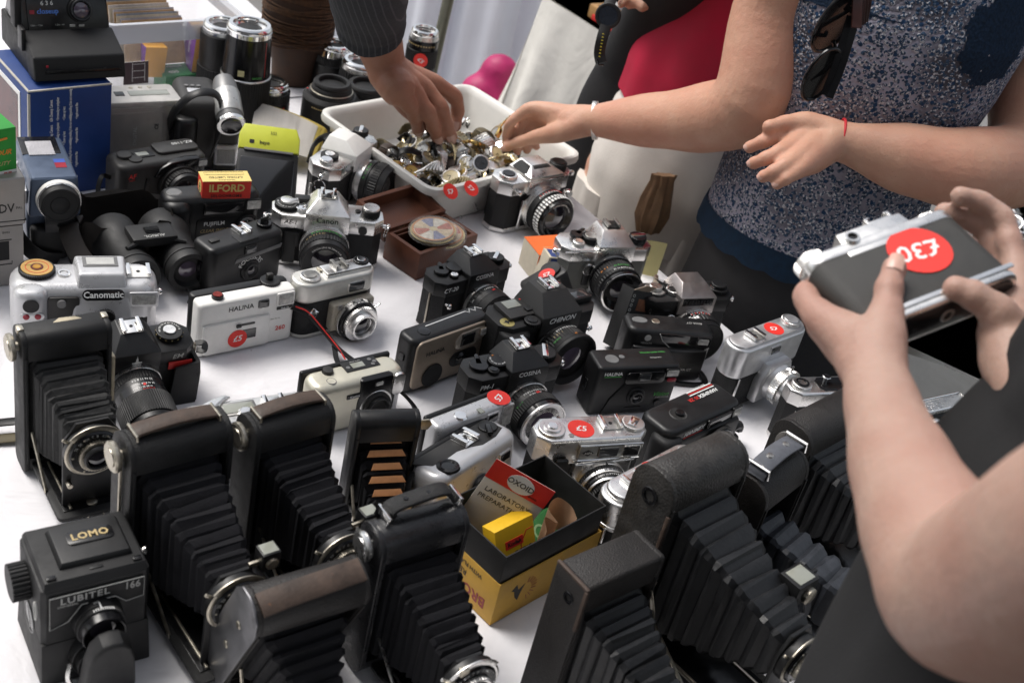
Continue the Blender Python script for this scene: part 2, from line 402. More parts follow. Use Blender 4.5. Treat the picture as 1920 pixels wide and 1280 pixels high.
def cloth_top(s0, s1, t0, t1, skirts, m, amp=.0006, drop=.6, step=.03, fold=.03, seed=1, z0=0.0):
    """a cloth laid on a table: flat top with faint creases, hanging sides on the edges named in skirts"""
    rs = random.Random(seed); ph = [rs.uniform(0, 6) for _ in range(8)]
    us = []; u = s0
    while u < s1+1e-6: us.append(u); u += step
    vs_l = []; v = t0
    while v < t1+1e-6: vs_l.append(v); v += step
    hang = [.004, .012, .03, .08, .14, .22, .3, .4, .5, drop]
    S = ([('h', h) for h in hang[::-1]] if 's0' in skirts else [])+[('f', x) for x in us]
    T = ([('h', h) for h in hang[::-1]] if 't0' in skirts else [])+[('f', x) for x in vs_l]+([('h2', h) for h in hang] if 't1' in skirts else [])
    bm = bmesh.new(); g = []
    for a, x in S:
        row = []
        for b, y in T:
            s = x if a == 'f' else s0; t = y if b == 'f' else (t0 if b == 'h' else t1); z = 0; os = ot = 0
            if a == 'h':
                z -= x; os -= min(.012, x)+fold*min(1, x*3)*(.6+.5*math.sin(t*19+ph[0])+.3*math.sin(t*43+ph[1]))
            if b != 'f':
                sg = -1 if b == 'h' else 1
                z = min(z, -y); ot += sg*(min(.012, y)+fold*min(1, y*3)*(.6+.5*math.sin(s*21+ph[2])+.35*math.sin(s*37+ph[3])))
            if a == 'f' and b == 'f':
                z += amp*(math.sin(s*23+t*17+ph[4])+math.sin(t*31-s*9+ph[5])+.8*math.sin(s*55+ph[6])*math.sin(t*41))
                z -= amp*1.5
            row.append(bm.verts.new(tab(s+os, t+ot, z+z0)))
        g.append(row)
    for i in range(len(g)-1):
        for j in range(len(T)-1): bm.faces.new((g[i][j], g[i+1][j], g[i+1][j+1], g[i][j+1]))
    me = fin(bm, m, 60)
    if me.polygons[len(me.polygons)//2].normal.z < 0: me.flip_normals()
    return me
WOOD_T = mat('trestle_wood', (.28, .2, .13), .7, var=.2)
def trestle(name, label, s0, s1, t0, t1, skirts, m, seed, z0=0.0, **k):
    t = thing(name, label, 'table', tab((s0+s1)/2, (t0+t1)/2, -.75))
    L = t.location
    c = add(t, 'tablecloth', cloth_top(s0, s1, t0, t1, skirts, m, seed=seed, z0=z0, **k), -L)
    pts = [tab(*q, -.03)-L for q in ((s0+.006, t0+.006), (s1-.06, t0+.006), (s1-.06, t1-.05), (s0+.006, t1-.05))]
    add(t, 'table_top', hexa([(p.x, p.y, p.z) for p in pts], [(p.x, p.y, p.z+.024) for p in pts], WOOD_T, 0))
    for q in ((s0+.08, t0+.08), (s1-.08, t0+.08), (s1-.08, t1-.08), (s0+.08, t1-.08)):
        p = tab(*q)-L; add(t, 'leg', box(.04, .04, .715, WOOD_T), (p.x, p.y, 0))
    return t
trestle('market_table', 'long table under a white cloth, covered with second-hand cameras', -.5, .97, 0, 1.5, ('s0', 't0'), CLOTH, 1)
trestle('market_table', 'white-clothed table at the far left carrying the clear bin and upright lenses', -1.1, -.46, .2, 1.5, ('s0', 't0'), CLOTH, 2, z0=.003)

# ================================================================ camera builders
def slr(label, a, b, z, d=.046, w=None, hb=.056, hp=.02, base=.006, tm=CHR, lm=LEA, bmat=None, ends=.012, rounded=False, pw=.05, pw2=.026, ph=.022, pd=.05, pm=None, fh=.007,
        front=None, lensx=.004, rings=None, gr=.016, gm=GLS, brand=None, model=None, bm_=WHP, tilt=0, rot=None, mountm=BLK, plate=True, face=None, rec=.006, msz=.0062, bsz=.0085, col='camera', zlift=0, mx=-.35, fit=True, off=0):
    w = w or .138; loc, yaw, sc = fsite(a, b, hb+hp, d, w, off, fit)
    t = thing('slr_camera', label, 'camera', (loc[0], loc[1], zlift), rot or (tilt, 0, yaw), 'single lens reflex cameras on the table'); t.scale = (sc,)*3
    ol = rrect(w, d, d*.42, 6) if rounded else octo(w, d, ends)
    ol2 = rrect(w-.001, d-.002, d*.42, 6) if rounded else octo(w-.001, d-.002, ends)
    if bmat is None: bmat = tm
    add(t, 'base_plate', prism(ol, base, bmat, .0012), (0, 0, .0005))
    add(t, 'body_covering', prism(ol2, hb-base+.002, lm, .0004), (0, 0, base))
    add(t, 'top_plate', prism(ol, hp, tm, .0016), (0, 0, hb))
    add(t, 'rear_door', box(w*.8, .004, hb-base, lm, .001), (0, d/2-.0005, base))
    # the mirror box and finder hump
    pm = pm or tm; yb = -d/2-.0035
    if front != 'none':
        add(t, 'mirror_box', fprism([(-pw/2, base+.002), (pw/2, base+.002), (pw/2, hb+hp*.5), (-pw/2, hb+hp*.5)] , .008, mountm, .0012), (lensx, yb, 0))
    b4 = [(-pw/2, yb-.001, hb+.001), (pw/2, yb-.001, hb+.001), (pw/2, d/2+.001, hb+.001), (-pw/2, d/2+.001, hb+.001)]
    zt = hb+hp
    m4 = [(-pw/2, yb-.001, zt+fh), (pw/2, yb-.001, zt+fh), (pw/2, d/2+.001, zt+.002), (-pw/2, d/2+.001, zt+.002)]
    bm = bmesh.new()
    vs4 = [bm.verts.new(p) for p in b4+m4+[(-pw2/2, -pd*.12, zt+ph), (pw2/2, -pd*.12, zt+ph), (pw2/2, d/2-.004, zt+ph), (-pw2/2, d/2-.004, zt+ph)]]
    for f in ((3, 2, 1, 0), (8, 9, 10, 11)): bm.faces.new([vs4[i] for i in f])
    for o in (0, 4):
        for i in range(4): bm.faces.new([vs4[o+i], vs4[o+(i+1) % 4], vs4[o+4+(i+1) % 4], vs4[o+4+i]])
    bev(bm, .0013, 2)
    pr = add(t, 'prism_housing', fin(bm, pm), (lensx, 0, 0))
    add(t, 'eyepiece', box(.018, .008, .014, BLK), (lensx, d/2+.003, hb+.012))
    if brand: txt(pr, brand, bsz, bm_, (0, yb-.0012, zt+fh-bsz*.75), bold=.01, name='brand_lettering')
    if model: txt(t, model, msz, bm_, (mx*w, -d/2-.0003, hb+hp*.5), name='model_lettering', bold=.008, shear=.2)
    zc = (hb+hp*.3)*.5+.005
    m = add(t, 'lens_mount', ringm(pw*.56, .01, .005, CHR, 40), (lensx, yb-.001, zc), FRONT)
    L = None
    if rings: L, info = lens(t, (lensx, yb-.005, zc), rings, gr, gm, facetxt=face, rec=rec)
    return t, L, zt, w, d, pr
def adv(t, x, y, z, m=BLK, r=.0095, ln=.026, ang=150):
    b = add(t, 'advance_lever', cyl(r, .005, m, 24), (x, y, z))
    add(b, 'lever_arm', prism([(0, -.0045), (ln, -.003), (ln+.003, 0), (ln, .003), (0, .0045)], .0035, m, .001), (0, 0, .0015), (0, 0, R(ang))); return b
def crank(t, x, y, z, r=.0115, h=.008, m=BLK, cm=CHRB, turn=20):
    d = dial(t, 'rewind_knob', x, y, z, r, h, m, 40)
    add(d, 'crank_handle', box(r*1.8, r*.5, .0022, cm, .0007), (0, 0, h), (0, 0, R(turn)))
    return d
def comp(name, label, a, b, z, w, h, d, m, r=.012, plan=None, edge=.005, tilt=0, backm=None, group='compact cameras on the table', lean=0, zl=0, fit=True, off=.5, bk=.42):
    """compact camera: soft-edged body, optional darker back shell"""
    loc, yaw, sc = fsite(a, b, z, d, w, off, fit); ww = w
    t = thing(name, label, 'camera', (loc[0], loc[1], zl), (tilt, lean, yaw), group); t.scale = (sc,)*3
    if backm:
        fb = d*(1.04-bk); rb = min(r, fb*.47); add(t, 'body', prism(rrect(ww, fb, rb, 6), h, m, min(edge, rb*.9), 4), (0, -d/2+fb/2, 0))
        rk = min(r, d*bk*.45); add(t, 'back_shell', prism(rrect(ww*.995, d*bk, rk, 5), h*.985, backm, min(edge*.8, rk*.9), 3), (0, d/2-d*bk/2, .0006))
    else: add(t, 'body', prism(plan or rrect(ww, d, min(r, d*.48), 6), h, m, min(edge, r*.9), 4))
    return t, ww, h, d, -d/2 if not backm else -d*.5
def folder(label, a, b, z, w=None, h=.19, d=.04, m=LEAO, L=.13, bel=BEL, nb=8, tilt=0, flat=.0, lensz=.075, ld=.028, bedw=None, open_w=.86, strapm=LEAB, knob='l', vf=True, lr=.026, belh=.96, btop=.9, frame=None, yawo=0, rot=None, zl=0, name='folding_camera', sag=0, bw2=.045, bh2=.05, trim=BRS, dep=.02, struts=True, group='folding bellows cameras', fit=True):
    """folding roll-film camera standing upright: rounded back body, dropped bed, bellows and lens standard"""
    loc, yaw, sc = fsite(a, b, z, d, w, .5, fit); yaw += yawo
    t = thing(name, label, 'camera', (loc[0], loc[1], zl), rot or (tilt, 0, yaw), group); t.scale = (sc,)*3
    r = d/2; fr = frame or m
    # back body: side outline with rounded top and bottom
    def side(dd, n=9, r_=None):
        q = r_ or dd/2; pts = []
        for k in range(n+1):
            an = PI*k/n; pts.append((dd/2-q+q*math.cos(an) if an < PI/2 else -dd/2+q+q*math.cos(an), h-q+q*math.sin(an)))
        for k in range(n+1):
            an = PI+PI*k/n; pts.append((-dd/2+q+q*math.cos(an) if an < 1.5*PI else dd/2-q+q*math.cos(an), q+q*math.sin(an)))
        return pts
    qr = r*(1-flat)+.004*flat
    # shell in three pieces: two end walls and a rear spine, leaving the front hollow between top and bottom rolls
    zt = h*btop-.012; zb = .022
    tw = .006
    for s in (-1, 1):
        e = add(t, 'end_plate', sprism(side(d, r_=qr), tw, m, .0012), (s*(w/2-tw/2), 0, 0))
    add(t, 'back_panel', box(w-2*tw, .008, h-2*qr+.004, m, .0008), (0, d/2-.004, qr-.002))
    # top and bottom rolls
    def roll(z0, z1, up):
        pts = [p for p in side(d-.0012, r_=qr-.0004) if (p[1] >= z0 if up else p[1] <= z1)]
        if up: pts = pts+[(-d/2+.0006, z0), (d/2-.0006, z0)] if False else [(d/2-.0006, z0)]+pts+[(-d/2+.0006, z0)]
        else: pts = [(-d/2+.0006, z1)]+pts+[(d/2-.0006, z1)]
        return sprism(pts, w-2*tw+.001, m, .0006)
    add(t, 'top_roll', roll(zt, h, True)); add(t, 'bottom_roll', roll(0, zb, False))
    # metal edging round the front opening
    for s in (-1, 1): add(t, 'opening_edge', box(.0025, .002, zt-zb+.01, fr, .0005), (s*(w/2-.0036), -d/2-.0006, zb-.005))
    # bellows
    y0 = -d/2+.012; y1 = -d/2-L+ld*.5; W0 = w*open_w-.004; H0 = (zt-zb)*belh; zc0 = (zt+zb)/2; ws, hs_ = bw2, bh2
    nb = round(nb*1.25); bm = bmesh.new(); rings = []; N = nb*4
    for k in range(N+1):
        u = k/N; ph4 = k % 4; am = (.0, .95, 1.0, .6)[ph4]*.0046*(1-.3*u)+.0
        hw = (W0/2)*(1-u)+(ws/2)*u-.004+am; hh = (H0/2)*(1-u)+(hs_/2)*u-.004+am; zc = zc0*(1-u)+lensz*u - sag*math.sin(PI*u)
        y = y0*(1-u)+y1*u; c = min(hw, hh)*.16
        jit = [random.uniform(-.0009, .0009) for _ in range(8)]
        pts = [(hw, -hh+c), (hw, hh-c), (hw-c, hh), (-hw+c, hh), (-hw, hh-c), (-hw, -hh+c), (-hw+c, -hh), (hw-c, -hh)]
        rings.append([bm.verts.new((px_+jit[i], y+jit[-i-1]*2, zc+pz+jit[(i+3) % 8])) for i, (px_, pz) in enumerate(pts)])
    for p, q in zip(rings, rings[1:]):
        for i in range(8): bm.faces.new((p[i], p[(i+1) % 8], q[(i+1) % 8], q[i]))
    bm.faces.new(rings[0][::-1]); bm.faces.new(rings[-1])
    add(t, 'bellows', fin(bm, bel, 18))
    # bed
    bwid = (bedw or w*.84)
    bed = add(t, 'bed', prism(rrect(bwid, L+.012, .006, 3), .005, m, .001), (0, -d/2-(L+.012)/2+.004, .012), (0, 0, 0))
    add(bed, 'bed_plate', box(bwid*.8, L*.92, .0012, BLKG, .0004), (0, 0, .005))
    for s in (-1, 1): add(bed, 'rail', box(.0025, L*.9, .0025, trim, .0005), (s*bwid*.3, 0, .006))
    add(bed, 'foot', tube([(-bwid*.12, -L/2-.005, -.0125), (-bwid*.1, -L/2-.004, .001), (bwid*.1, -L/2-.004, .001), (bwid*.12, -L/2-.005, -.0125)], .0014, trim, 8))
    add(bed, 'stud', lathe([(0, 0), (.006, 0), (.0055, .002), (.003, .003), (0, .003)], trim, 16), (0, -L*.4, .006))
    if struts:
        for s in (-1, 1):
            add(t, 'strut', tube([(s*bwid*.49, -d/2, h*.33), (s*bwid*.49, -d/2-L*.55, .018)], .0018, trim, 6))
            screw(t, (s*(bwid*.49+.001), -d/2-L*.55, .018), (0, s*PI/2, 0), .003, trim)
    # lens standard and shutter
    st = add(t, 'lens_standard', fprism([(-ws/2-.002, .014), (ws/2+.002, .014), (ws/2+.002, lensz+hs_*.2), (ws*.3, lensz+hs_*.5+.003), (-ws*.3, lensz+hs_*.5+.003), (-ws/2-.002, lensz+hs_*.2)], .004, BLK, .001), (0, y1-.004, 0))
    Lo, info = lens(t, (0, y1-.004, lensz), [('shutter', lr, lr, .008, BLK, 0), ('shutter_rim', lr*1.03, lr*.99, .0016, trim, 0), ('speed_dial', lr*.9, lr*.86, .003, BLKG, 0), ('lens_rim', lr*.62, lr*.58, .006, trim if lr > .022 else BLK, 36), ('lens_front', lr*.5, lr*.46, .004, BLK, 0)], lr*.36, GLS, rec=.003, name='shutter')
    scale(Lo, lr*1.03, .0089, '', .003, WHP) if False else None
    add(Lo, 'face_lettering', bend_face(textm('25  50  100  T  B   4.5  6.3  8  11  16  22', .0042, GRP), lr*.76), (0, 0, .0127), (0, 0, R(-20)))
    lev = add(Lo, 'shutter_lever', box(.003, .012, .002, trim, .0006), (-lr*.9, lr*.55, .004), (0, 0, R(50)))
    add(Lo, 'aperture_scale', prism([(lr*math.cos(R(q))*1.12, lr*math.sin(R(q))*1.12) for q in range(40, 141, 10)]+[(lr*math.cos(R(q))*.88, lr*math.sin(R(q))*.88) for q in range(140, 39, -10)], .0016, trim, .0003), (0, 0, .0086))
    for q in range(0, 360, 60): screw(Lo, (lr*.78*math.cos(R(q)), lr*.78*math.sin(R(q)), .0126), (0, 0, 0), .0012, trim)
    if vf:
        V = add(t, 'brilliant_finder', box(.018, .016, .02, BLK, .002), (ws/2+.01, y1+.0, lensz+hs_*.42))
        add(V, 'finder_window', box(.0145, .0125, .0012, LCD, .0004), (0, 0, .0195))
        add(V, 'finder_lens', lathe([(0, 0), (.006, 0), (.006, .002), (.005, .003), (0, .004)], BRS, 18), (0, -.0075, .009), FRONT)
        add(V, 'finder_arm', box(.012, .003, .005, trim, .0006), (-.012, 0, .004))
    # carrying strap across the top
    if strapm:
        add(t, 'carrying_strap', ribbon([(-w*.4, 0, h+.0005), (-w*.34, 0, h+.004), (0, 0, h+.0065), (w*.34, 0, h+.004), (w*.4, 0, h+.0005)], d*.42, .0035, strapm))
        for s in (-1, 1): add(t, 'strap_clip', tube([(s*w*.4, -d*.24, h-.001), (s*w*.4, -d*.24, h+.004), (s*w*.4, d*.24, h+.004), (s*w*.4, d*.24, h-.001)], .0013, trim, 6))
    for sd in (knob or ''):
        s = -1 if sd == 'l' else 1
        k = add(t, 'winding_knob', lathe([(0, 0), (.005, 0), (.005, .004), (.014, .0045), (.0148, .006), (.0148, .009), (.013, .0105), (.009, .0098), (.0085, .0108), (0, .0108)], trim, 26), (s*(w/2), 0, h-.02), (0, s*PI/2, 0))
    return t, Lo, w, yaw
# ================================================================ single lens reflex cameras
def rings50(fm=BLK, k1=50, r=.031, chrome=True, ln=1.0):
    return [('barrel', r*.96, r*.96, .006*ln, CHR if chrome else BLK, 0), ('aperture_ring', r, r, .008*ln, fm, 0), ('barrel_waist', r*.97, r*.97, .004*ln, fm, 0), ('focus_ring', r*1.04, r*1.04, .011*ln, fm, k1), ('front_ring', r, r*.97, .009*ln, fm, 0)]
# Canon AE-1
t, L, zt, w, d, pr = slr('silver and black SLR facing the viewer, left of the open wooden box', (510, 384), (719, 405), .07, d=.044, w=.141, hb=.053, hp=.019, pw=.056, pw2=.026, ph=.02,
    rings=rings50(), gr=.017, brand='Canon', model='AE-1', bm_=BKP, face='CANON LENS FD 50mm 1:1.8      JAPAN', bsz=.0105, msz=.008, lensx=-.002, mx=-.33)
L.location.z = .034
scale(L, .031, .0095, '22 16 11 8 5.6 4 2.8 1.8', .0042, GRNP); scale(L, .031, .0155, '1.5  2  3  5  10  ∞', .0036, GLD, .5); scale(L, .032, .005, 'DISTANCE', .0026, WHP, -.6)
shoe(t, -.002, .002, zt+.0205)
dl = dial(t, 'shutter_dial', -.052, .0, zt, .0155, .006, BLK, 44); add(dl, 'film_lever', prism([(.009*math.cos(q), .009*math.sin(q)) for q in [k*.35 for k in range(1, 17)]]+[(.014, -.004), (.014, .004)], .0045, CHR, .001), (0, 0, .006), (0, 0, R(10)))
add(dl, 'dial_lettering', bend_face(textm('AUTO 2 1 2 4 8 15 30 60 125 250', .003, WHP), .0115), (0, 0, .0062), (0, 0, PI))
b_ = add(t, 'shutter_button', ringm(.0085, .005, .006, CHRB), (-.034, -.006, zt)); add(b_, 'button_cap', lathe([(0, .006), (.004, .0055), (.005, .004), (.005, 0), (0, 0)], CHRB, 20))
crank(t, .054, 0, zt, .0118, .0085, BLK, CHRB, 25); add(t, 'rewind_cap', cyl(.0105, .003, CHR), (.054, 0, zt+.0085))
add(t, 'grip', box(.016, .006, .044, BLK, .002), (-.045, -d/2-.002, .006)); add(t, 'self_timer', box(.007, .004, .02, BLK, .0015), (-.037, -d/2-.003, .03))
add(t, 'flash_socket', cyl(.0055, .003, BLK), (.044, -d/2, zt-.012), FRONT); add(t, 'battery_check', cyl(.004, .002, BLK), (.038, .004, zt))
add(t, 'advance_lever', prism([(-.018, -.006), (.014, -.008), (.016, .004), (-.016, .008)], .006, BLK, .0015), (-.026, .012, zt+.004), (0, 0, R(8)))
for s in (-1, 1):
    lug(t, s*w/2, -.006, zt-.012, s)
    add(t, 'strap_ring', tube([(s*(w/2+.005)+.0065*math.cos(q)*.3*s, -.009+.006*math.sin(q), zt-.018+.008*math.cos(q)) for q in [k*PI/5 for k in range(10)]], .0008, CHRB, 6, True))
# SLR beside the tray, end-on
t, L, zt, w, d, pr = slr('silver-topped SLR turned end-on with a dangling ring, against the white tray', (603, 312), (686, 250), .07, d=.05, w=.138, hb=.053, hp=.019, pw=.052, pw2=.03, ph=.02, pm=WHT, rings=rings50(r=.032, ln=1.1), gr=.016, mx=-.3)
L.location.z = .034
scale(L, .032, .0105, '4  5.6  8  11  16', .0042, GRNP, .6); scale(L, .032, .0105, '2  2.8  16', .0042, WHP, -.5); scale(L, .0305, .017, '3  5  10  ∞', .004, WHP, .5)
dial(t, 'shutter_dial', -.038, .004, zt, .0125, .006, BLK, 40, .007, CHR); d2 = dial(t, 'counter_dial', -.056, .0, zt, .009, .006, CHR, 40, .008, CHRB)
adv(t, .052, .004, zt, BLKG, .011, .02, 200); crank(t, .05, 0, zt+.005, .011, .008); lug(t, -w/2, -.004, .06, -1)
add(t, 'split_ring', tube([(-w/2-.007, -.004+.0085*math.sin(q), .046+.0085*math.cos(q)) for q in [k*PI/10 for k in range(20)]], .0008, CHRB, 6, True))
add(t, 'door_catch', box(.003, .005, .03, CHR), (-w/2-.0006, .012, .012)); screw(t, (-w/2+.012, -d/2-.004, .012), FRONT, .0035)
add(t, 'camera_strap', ribbon([(w*.3, d/2+.002, .07), (w*.1, d/2+.012, .074), (-w*.12, d/2+.014, .072), (-w*.25, d/2+.012, .05)], .01, .0015, BLK, (0, -1, .2)))
# Exakta
t, L, zt, w, d, pr = slr('angular chrome SLR with black leather and a zebra-marked lens, alone near the table edge', (930, 333), (1062, 312), .07, d=.045, w=.126, hb=.058, hp=.02, base=.007, pw=.06, pw2=.03, ph=.014, ends=.014,
    rings=[('barrel', .031, .031, .005, CHR, 0), ('barrel', .0325, .0325, .011, BLKM, 0), ('aperture_ring', .031, .031, .006, BLK, 0), ('focus_ring', .0315, .0315, .007, BLK, 40), ('front_ring', .029, .028, .006, BLKG, 0)], gr=.018, face='Domiplan 2.8/50 Meyer Optik', pm=CHR, lensx=.006)
dots(L, .0312, .019, 40, .0026, .0042, WHP, -3.1, 3.1); dots(L, .0318, .0255, 40, .0028, .005, WHP, -3.1, 3.1); scale(L, .0325, .012, '22 16 11 8 5.6 4 2.8', .0042, WHP, .2); dots(L, .0327, .0085, 9, .0008, .003, REDP, -.6, .6, 'red_mark')
add(pr, 'finder_inlay', hexa([(-.022, -d/2-.0005, zt+.004), (.022, -d/2-.0005, zt+.004), (.022, -.0195, zt+.004), (-.022, -.0195, zt+.004)], [(-.013, -.0105, zt+.0125), (.013, -.0105, zt+.0125), (.013, -.0065, zt+.0125), (-.013, -.0065, zt+.0125)], LEA, .0003), (0, .001, .0015))
add(pr, 'side_inlay', hexa([(-.0285, -.018, zt+.004), (-.0285, .016, zt+.004), (-.0245, .016, zt+.004), (-.0245, -.018, zt+.004)], [(-.0185, -.006, zt+.0125), (-.0185, .014, zt+.0125), (-.0145, .014, zt+.0125), (-.0145, -.006, zt+.0125)], LEA, .0003), (-.0018, 0, .001))
dial(t, 'counter_dial', -.045, -.004, zt, .0125, .006, CHR, 50, .009, BLKG); dial(t, 'speed_dial', .046, 0, zt, .0125, .01, BLK, 40, .0105, BLKG)
add(t, 'finder_trim', box(.062, .002, .0025, CHRB), (.006, -d/2-.0046, zt+.001)); add(t, 'mount_trim', box(.006, .003, .044, CHRB, .001), (-.028, -d/2-.004, .008), (0, 0, R(20)))
add(t, 'release_arm', box(.012, .006, .009, CHRB, .003), (.041, -d/2-.012, .054)); add(t, 'release_cap', cyl(.005, .004, CHR), (.042, -d/2-.015, .058), FRONT)
screw(t, (-.022, -d/2-.004, .05), FRONT, .0035); lug(t, -.04, -d/2, zt-.012, 0).rotation_euler = FRONT; lug(t, w/2, -.006, zt-.008, 1)
# CT-20
t, L, zt, w, d, pr = slr('black SLR just in front of the wooden box, with a white dot on its lens', (806, 521), (947, 483), .075, d=.046, w=.132, hb=.055, hp=.021, tm=BLK, bmat=BLK, pw=.052, pw2=.028, ph=.02, lensx=.006,
    rings=[('barrel', .0315, .0315, .003, CHR, 0), ('aperture_ring', .0305, .0305, .007, BLK, 40), ('focus_ring', .031, .031, .009, BLK, 0), ('front_ring', .0312, .0305, .012, BLKM, 0)], gr=.015, brand='COSINA', model='CT-20', rec=.007, msz=.009)
scale(L, .0305, .008, '22 16 8 4 2', .0036, WHP); add(L, 'index_dot', cyl(.0022, .0006, WHP, 14), (-.026, .0165, .0095), (0, 0, 0)); 
m_ = add(L, 'red_mark', box(.005, .0006, .002, REDP, 0), (.002, .0314, .014))
shoe(t, .006, .004, zt+.0205); dial(t, 'speed_dial', -.024, .002, zt, .0115, .007, BLK, 40); adv(t, -.044, .004, zt, BLK, .01, .018, 60); dial(t, 'counter_dial', -.034, -.011, zt, .0062, .004, BLK, 24, .005, CHR)
crank(t, .048, 0, zt, .0115, .007, BLK, CHRB, 35); lug(t, w/2, -.004, zt-.012, 1); lug(t, -.05, -d/2, .045, 0).rotation_euler = FRONT
add(t, 'edge_trim', box(.0012, .003, .05, BRS), (-w/2-.0003, -.006, .006)); dt = t.children[-1]
# PM-1
t, L, zt, w, d, pr = slr('black SLR with a silver-rimmed lens, in front of the beige-fronted compact', (870, 696), (1046, 661), .075, d=.046, w=.134, hb=.055, hp=.022, tm=BLK, bmat=BLK, pw=.054, pw2=.03, ph=.02, lensx=.008,
    rings=[('barrel', .032, .032, .003, CHR, 0), ('aperture_ring', .0305, .0305, .008, BLK, 44), ('depth_ring', .0308, .0308, .009, BLK, 0), ('focus_ring', .0325, .0325, .013, BLKM, 60), ('front_ring', .031, .031, .007, BLKG, 0), ('filter_rim', .0312, .0308, .003, CHR, 0)], gr=.02, gm=GLSP, brand='COSINA', model='PM-1', rec=.004, msz=.009)
scale(L, .0308, .0135, '22 16 11 8 5.6 4 2.8 2.2', .0036, WHP); scale(L, .0308, .018, '16 8 4 4 8 16', .0032, WHP, .1); dots(L, .031, .0165, 3, .0016, .003, REDP, -.05, .05, 'red_mark'); scale(L, .0326, .0215, '5  7  10', .0034, GRNP, .9)
shoe(t, .008, .004, zt+.0205); dd = dial(t, 'speed_dial', -.022, .0, zt, .0125, .008, BLK, 44); add(dd, 'dial_lettering', bend_face(textm('B 1 2 4 8 15 30 60 125 250 500 1000', .0028, WHP), .009), (0, 0, .0082), (0, 0, PI)); add(dd, 'red_number', bend_face(textm('60', .003, ORP), .009), (0, 0, .0084), (0, 0, R(15)))
adv(t, -.046, .002, zt, BLKG, .0115, .018, 70); dial(t, 'shutter_button', -.034, -.012, zt, .007, .005, BLK, 24, .005, BLKG)
cr = crank(t, .046, 0, zt, .0145, .007, BLK, CHRB, 60); lug(t, w/2, -.004, zt-.014, 1); lug(t, -.049, -d/2, .04, 0).rotation_euler = FRONT
# Chinon
t, L, zt, w, d, pr = slr('matt black SLR with a tall faceted hump and an oval gold sticker', (922, 598), (1102, 556), .085, d=.05, w=.142, hb=.06, hp=.018, tm=BLKM, lm=BLKM, bmat=BLKM, pw=.058, pw2=.036, ph=.026, lensx=.008, pm=DKG,
    rings=[('barrel', .031, .031, .003, BLK, 0), ('aperture_ring', .0305, .0305, .006, BLK, 44), ('focus_ring', .0315, .0315, .01, BLKM, 50), ('front_taper', .0325, .0335, .006, BLK, 0), ('front_ring', .0338, .0335, .005, BLKM, 0)], gr=.023, gm=GLSP, rec=.008, bsz=.008)
L.location.z = .044
txt(pr, 'CHINON', .0095, WHP, (0, -d/2-.0047, .079), bold=.012, shear=.25)
scale(L, .0315, .006, '22 16 11 8 5.6 4 2.8', .0038, WHP); scale(L, .0315, .0105, '1  1.5  3', .004, GLD, .5); scale(L, .0316, .016, 'MACRO', .003, GRNP, .7); scale(L, .0338, .0225, '28', .0035, ORP, 0)
add(t, 'hand_grip', prism(rrect(.036, .03, .012, 6), .072, BLKM, .004, 3), (-.052, -.02, 0)); pb = add(t, 'control_panel', box(.042, .034, .006, DKG, .002), (-.034, .004, zt-.0005))
lc = add(pb, 'display', box(.02, .014, .001, LCD, .0003), (-.003, .007, .0058)); add(pb, 'slide_switch', box(.012, .008, .002, BLK), (.012, -.008, .006)); add(pb, 'red_dot', cyl(.0012, .0006, REDP, 10), (.013, .012, .006))
dial(t, 'mode_dial', -.03, -.022, zt-.001, .01, .005, BLK, 28, .006, BLKG)
o_ = add(t, 'gold_sticker', cyl(.0085, .0004, mat('gold_foil', (.5, .42, .16), .3, .5), 22), (-.058, -.012, zt+.0002)); add(o_, 'eagle_emblem', prism([(-.005, .001), (-.002, .0015), (0, .004), (.002, .0015), (.005, .001), (.0015, -.001), (0, -.004), (-.0015, -.001)], .0002, BKP, 0), (0, 0, .0004))
shoe(t, .008, .006, zt+.0262); dial(t, 'rewind_hub', .05, .004, zt, .011, .004, BLK); fl = add(t, 'top_window', box(.03, .02, .008, BLK, .002), (.053, .0, zt)); add(fl, 'pane', box(.02, .012, .001, WIN, .0003), (0, -.002, .0078)); lug(t, w/2-.003, -.012, .04, 1)
# Praktica
t, L, zt, w, d, pr = slr('grey chrome SLR with pale leatherette, in front of the orange-topped carton', (1047, 452), (1215, 452), .07, d=.048, w=.14, hb=.056, hp=.019, pw=.056, pw2=.034, ph=.022, lensx=.008, mountm=CHR, lm=mat('grey_leatherette', (.2, .2, .18), .6, bump=.5, bs=500, btype='wave'),
    rings=[('barrel', .034, .034, .004, BLKG, 0), ('focus_ring', .0325, .0325, .012, BLK, 50), ('depth_ring', .0325, .0325, .008, BLK, 0), ('aperture_ring', .033, .033, .007, BLK, 44), ('front_ring', .031, .031, .008, BLKG, 0)], gr=.018, brand='PRAKTICA', model='TL 1000', bm_=GRP, rec=.009)
scale(L, .0325, .018, '16 8 4 4 8 16', .0045, GRNP); scale(L, .033, .026, '2 2.8 4 5.6 8 11 16', .0042, WHP); scale(L, .0325, .015, '3  5  10', .004, ORP, .8); add(L, 'front_trim', ringm(.0315, .029, .0012, CHRB, 40), (0, 0, .039))
shoe(t, .008, .006, zt+.0225, m=STL, base=BLK); dd = dial(t, 'speed_dial', -.018-.004, .0, zt, .0125, .009, BLK, 44, .009, STL); adv(t, -.04, .008, zt+.003, BLKG, .01, .02, 40); dial(t, 'release_collar', -.044, -.01, zt, .0085, .006, CHR, 30, .006, CHRB)
crank(t, .052, 0, zt, .0125, .009, BLKG, CHRB, 10); lv = add(t, 'self_timer', cyl(.009, .004, CHRB), (-.028, -d/2-.002, .046), FRONT); add(lv, 'lever', box(.01, .03, .003, BLK, .003), (0, -.012, -.002))
add(t, 'plate_line', box(.052, .0016, .0016, CHRB, .0004), (-.042, -d/2-.0006, .071)); lug(t, -w/2, -.01, .066, -1)
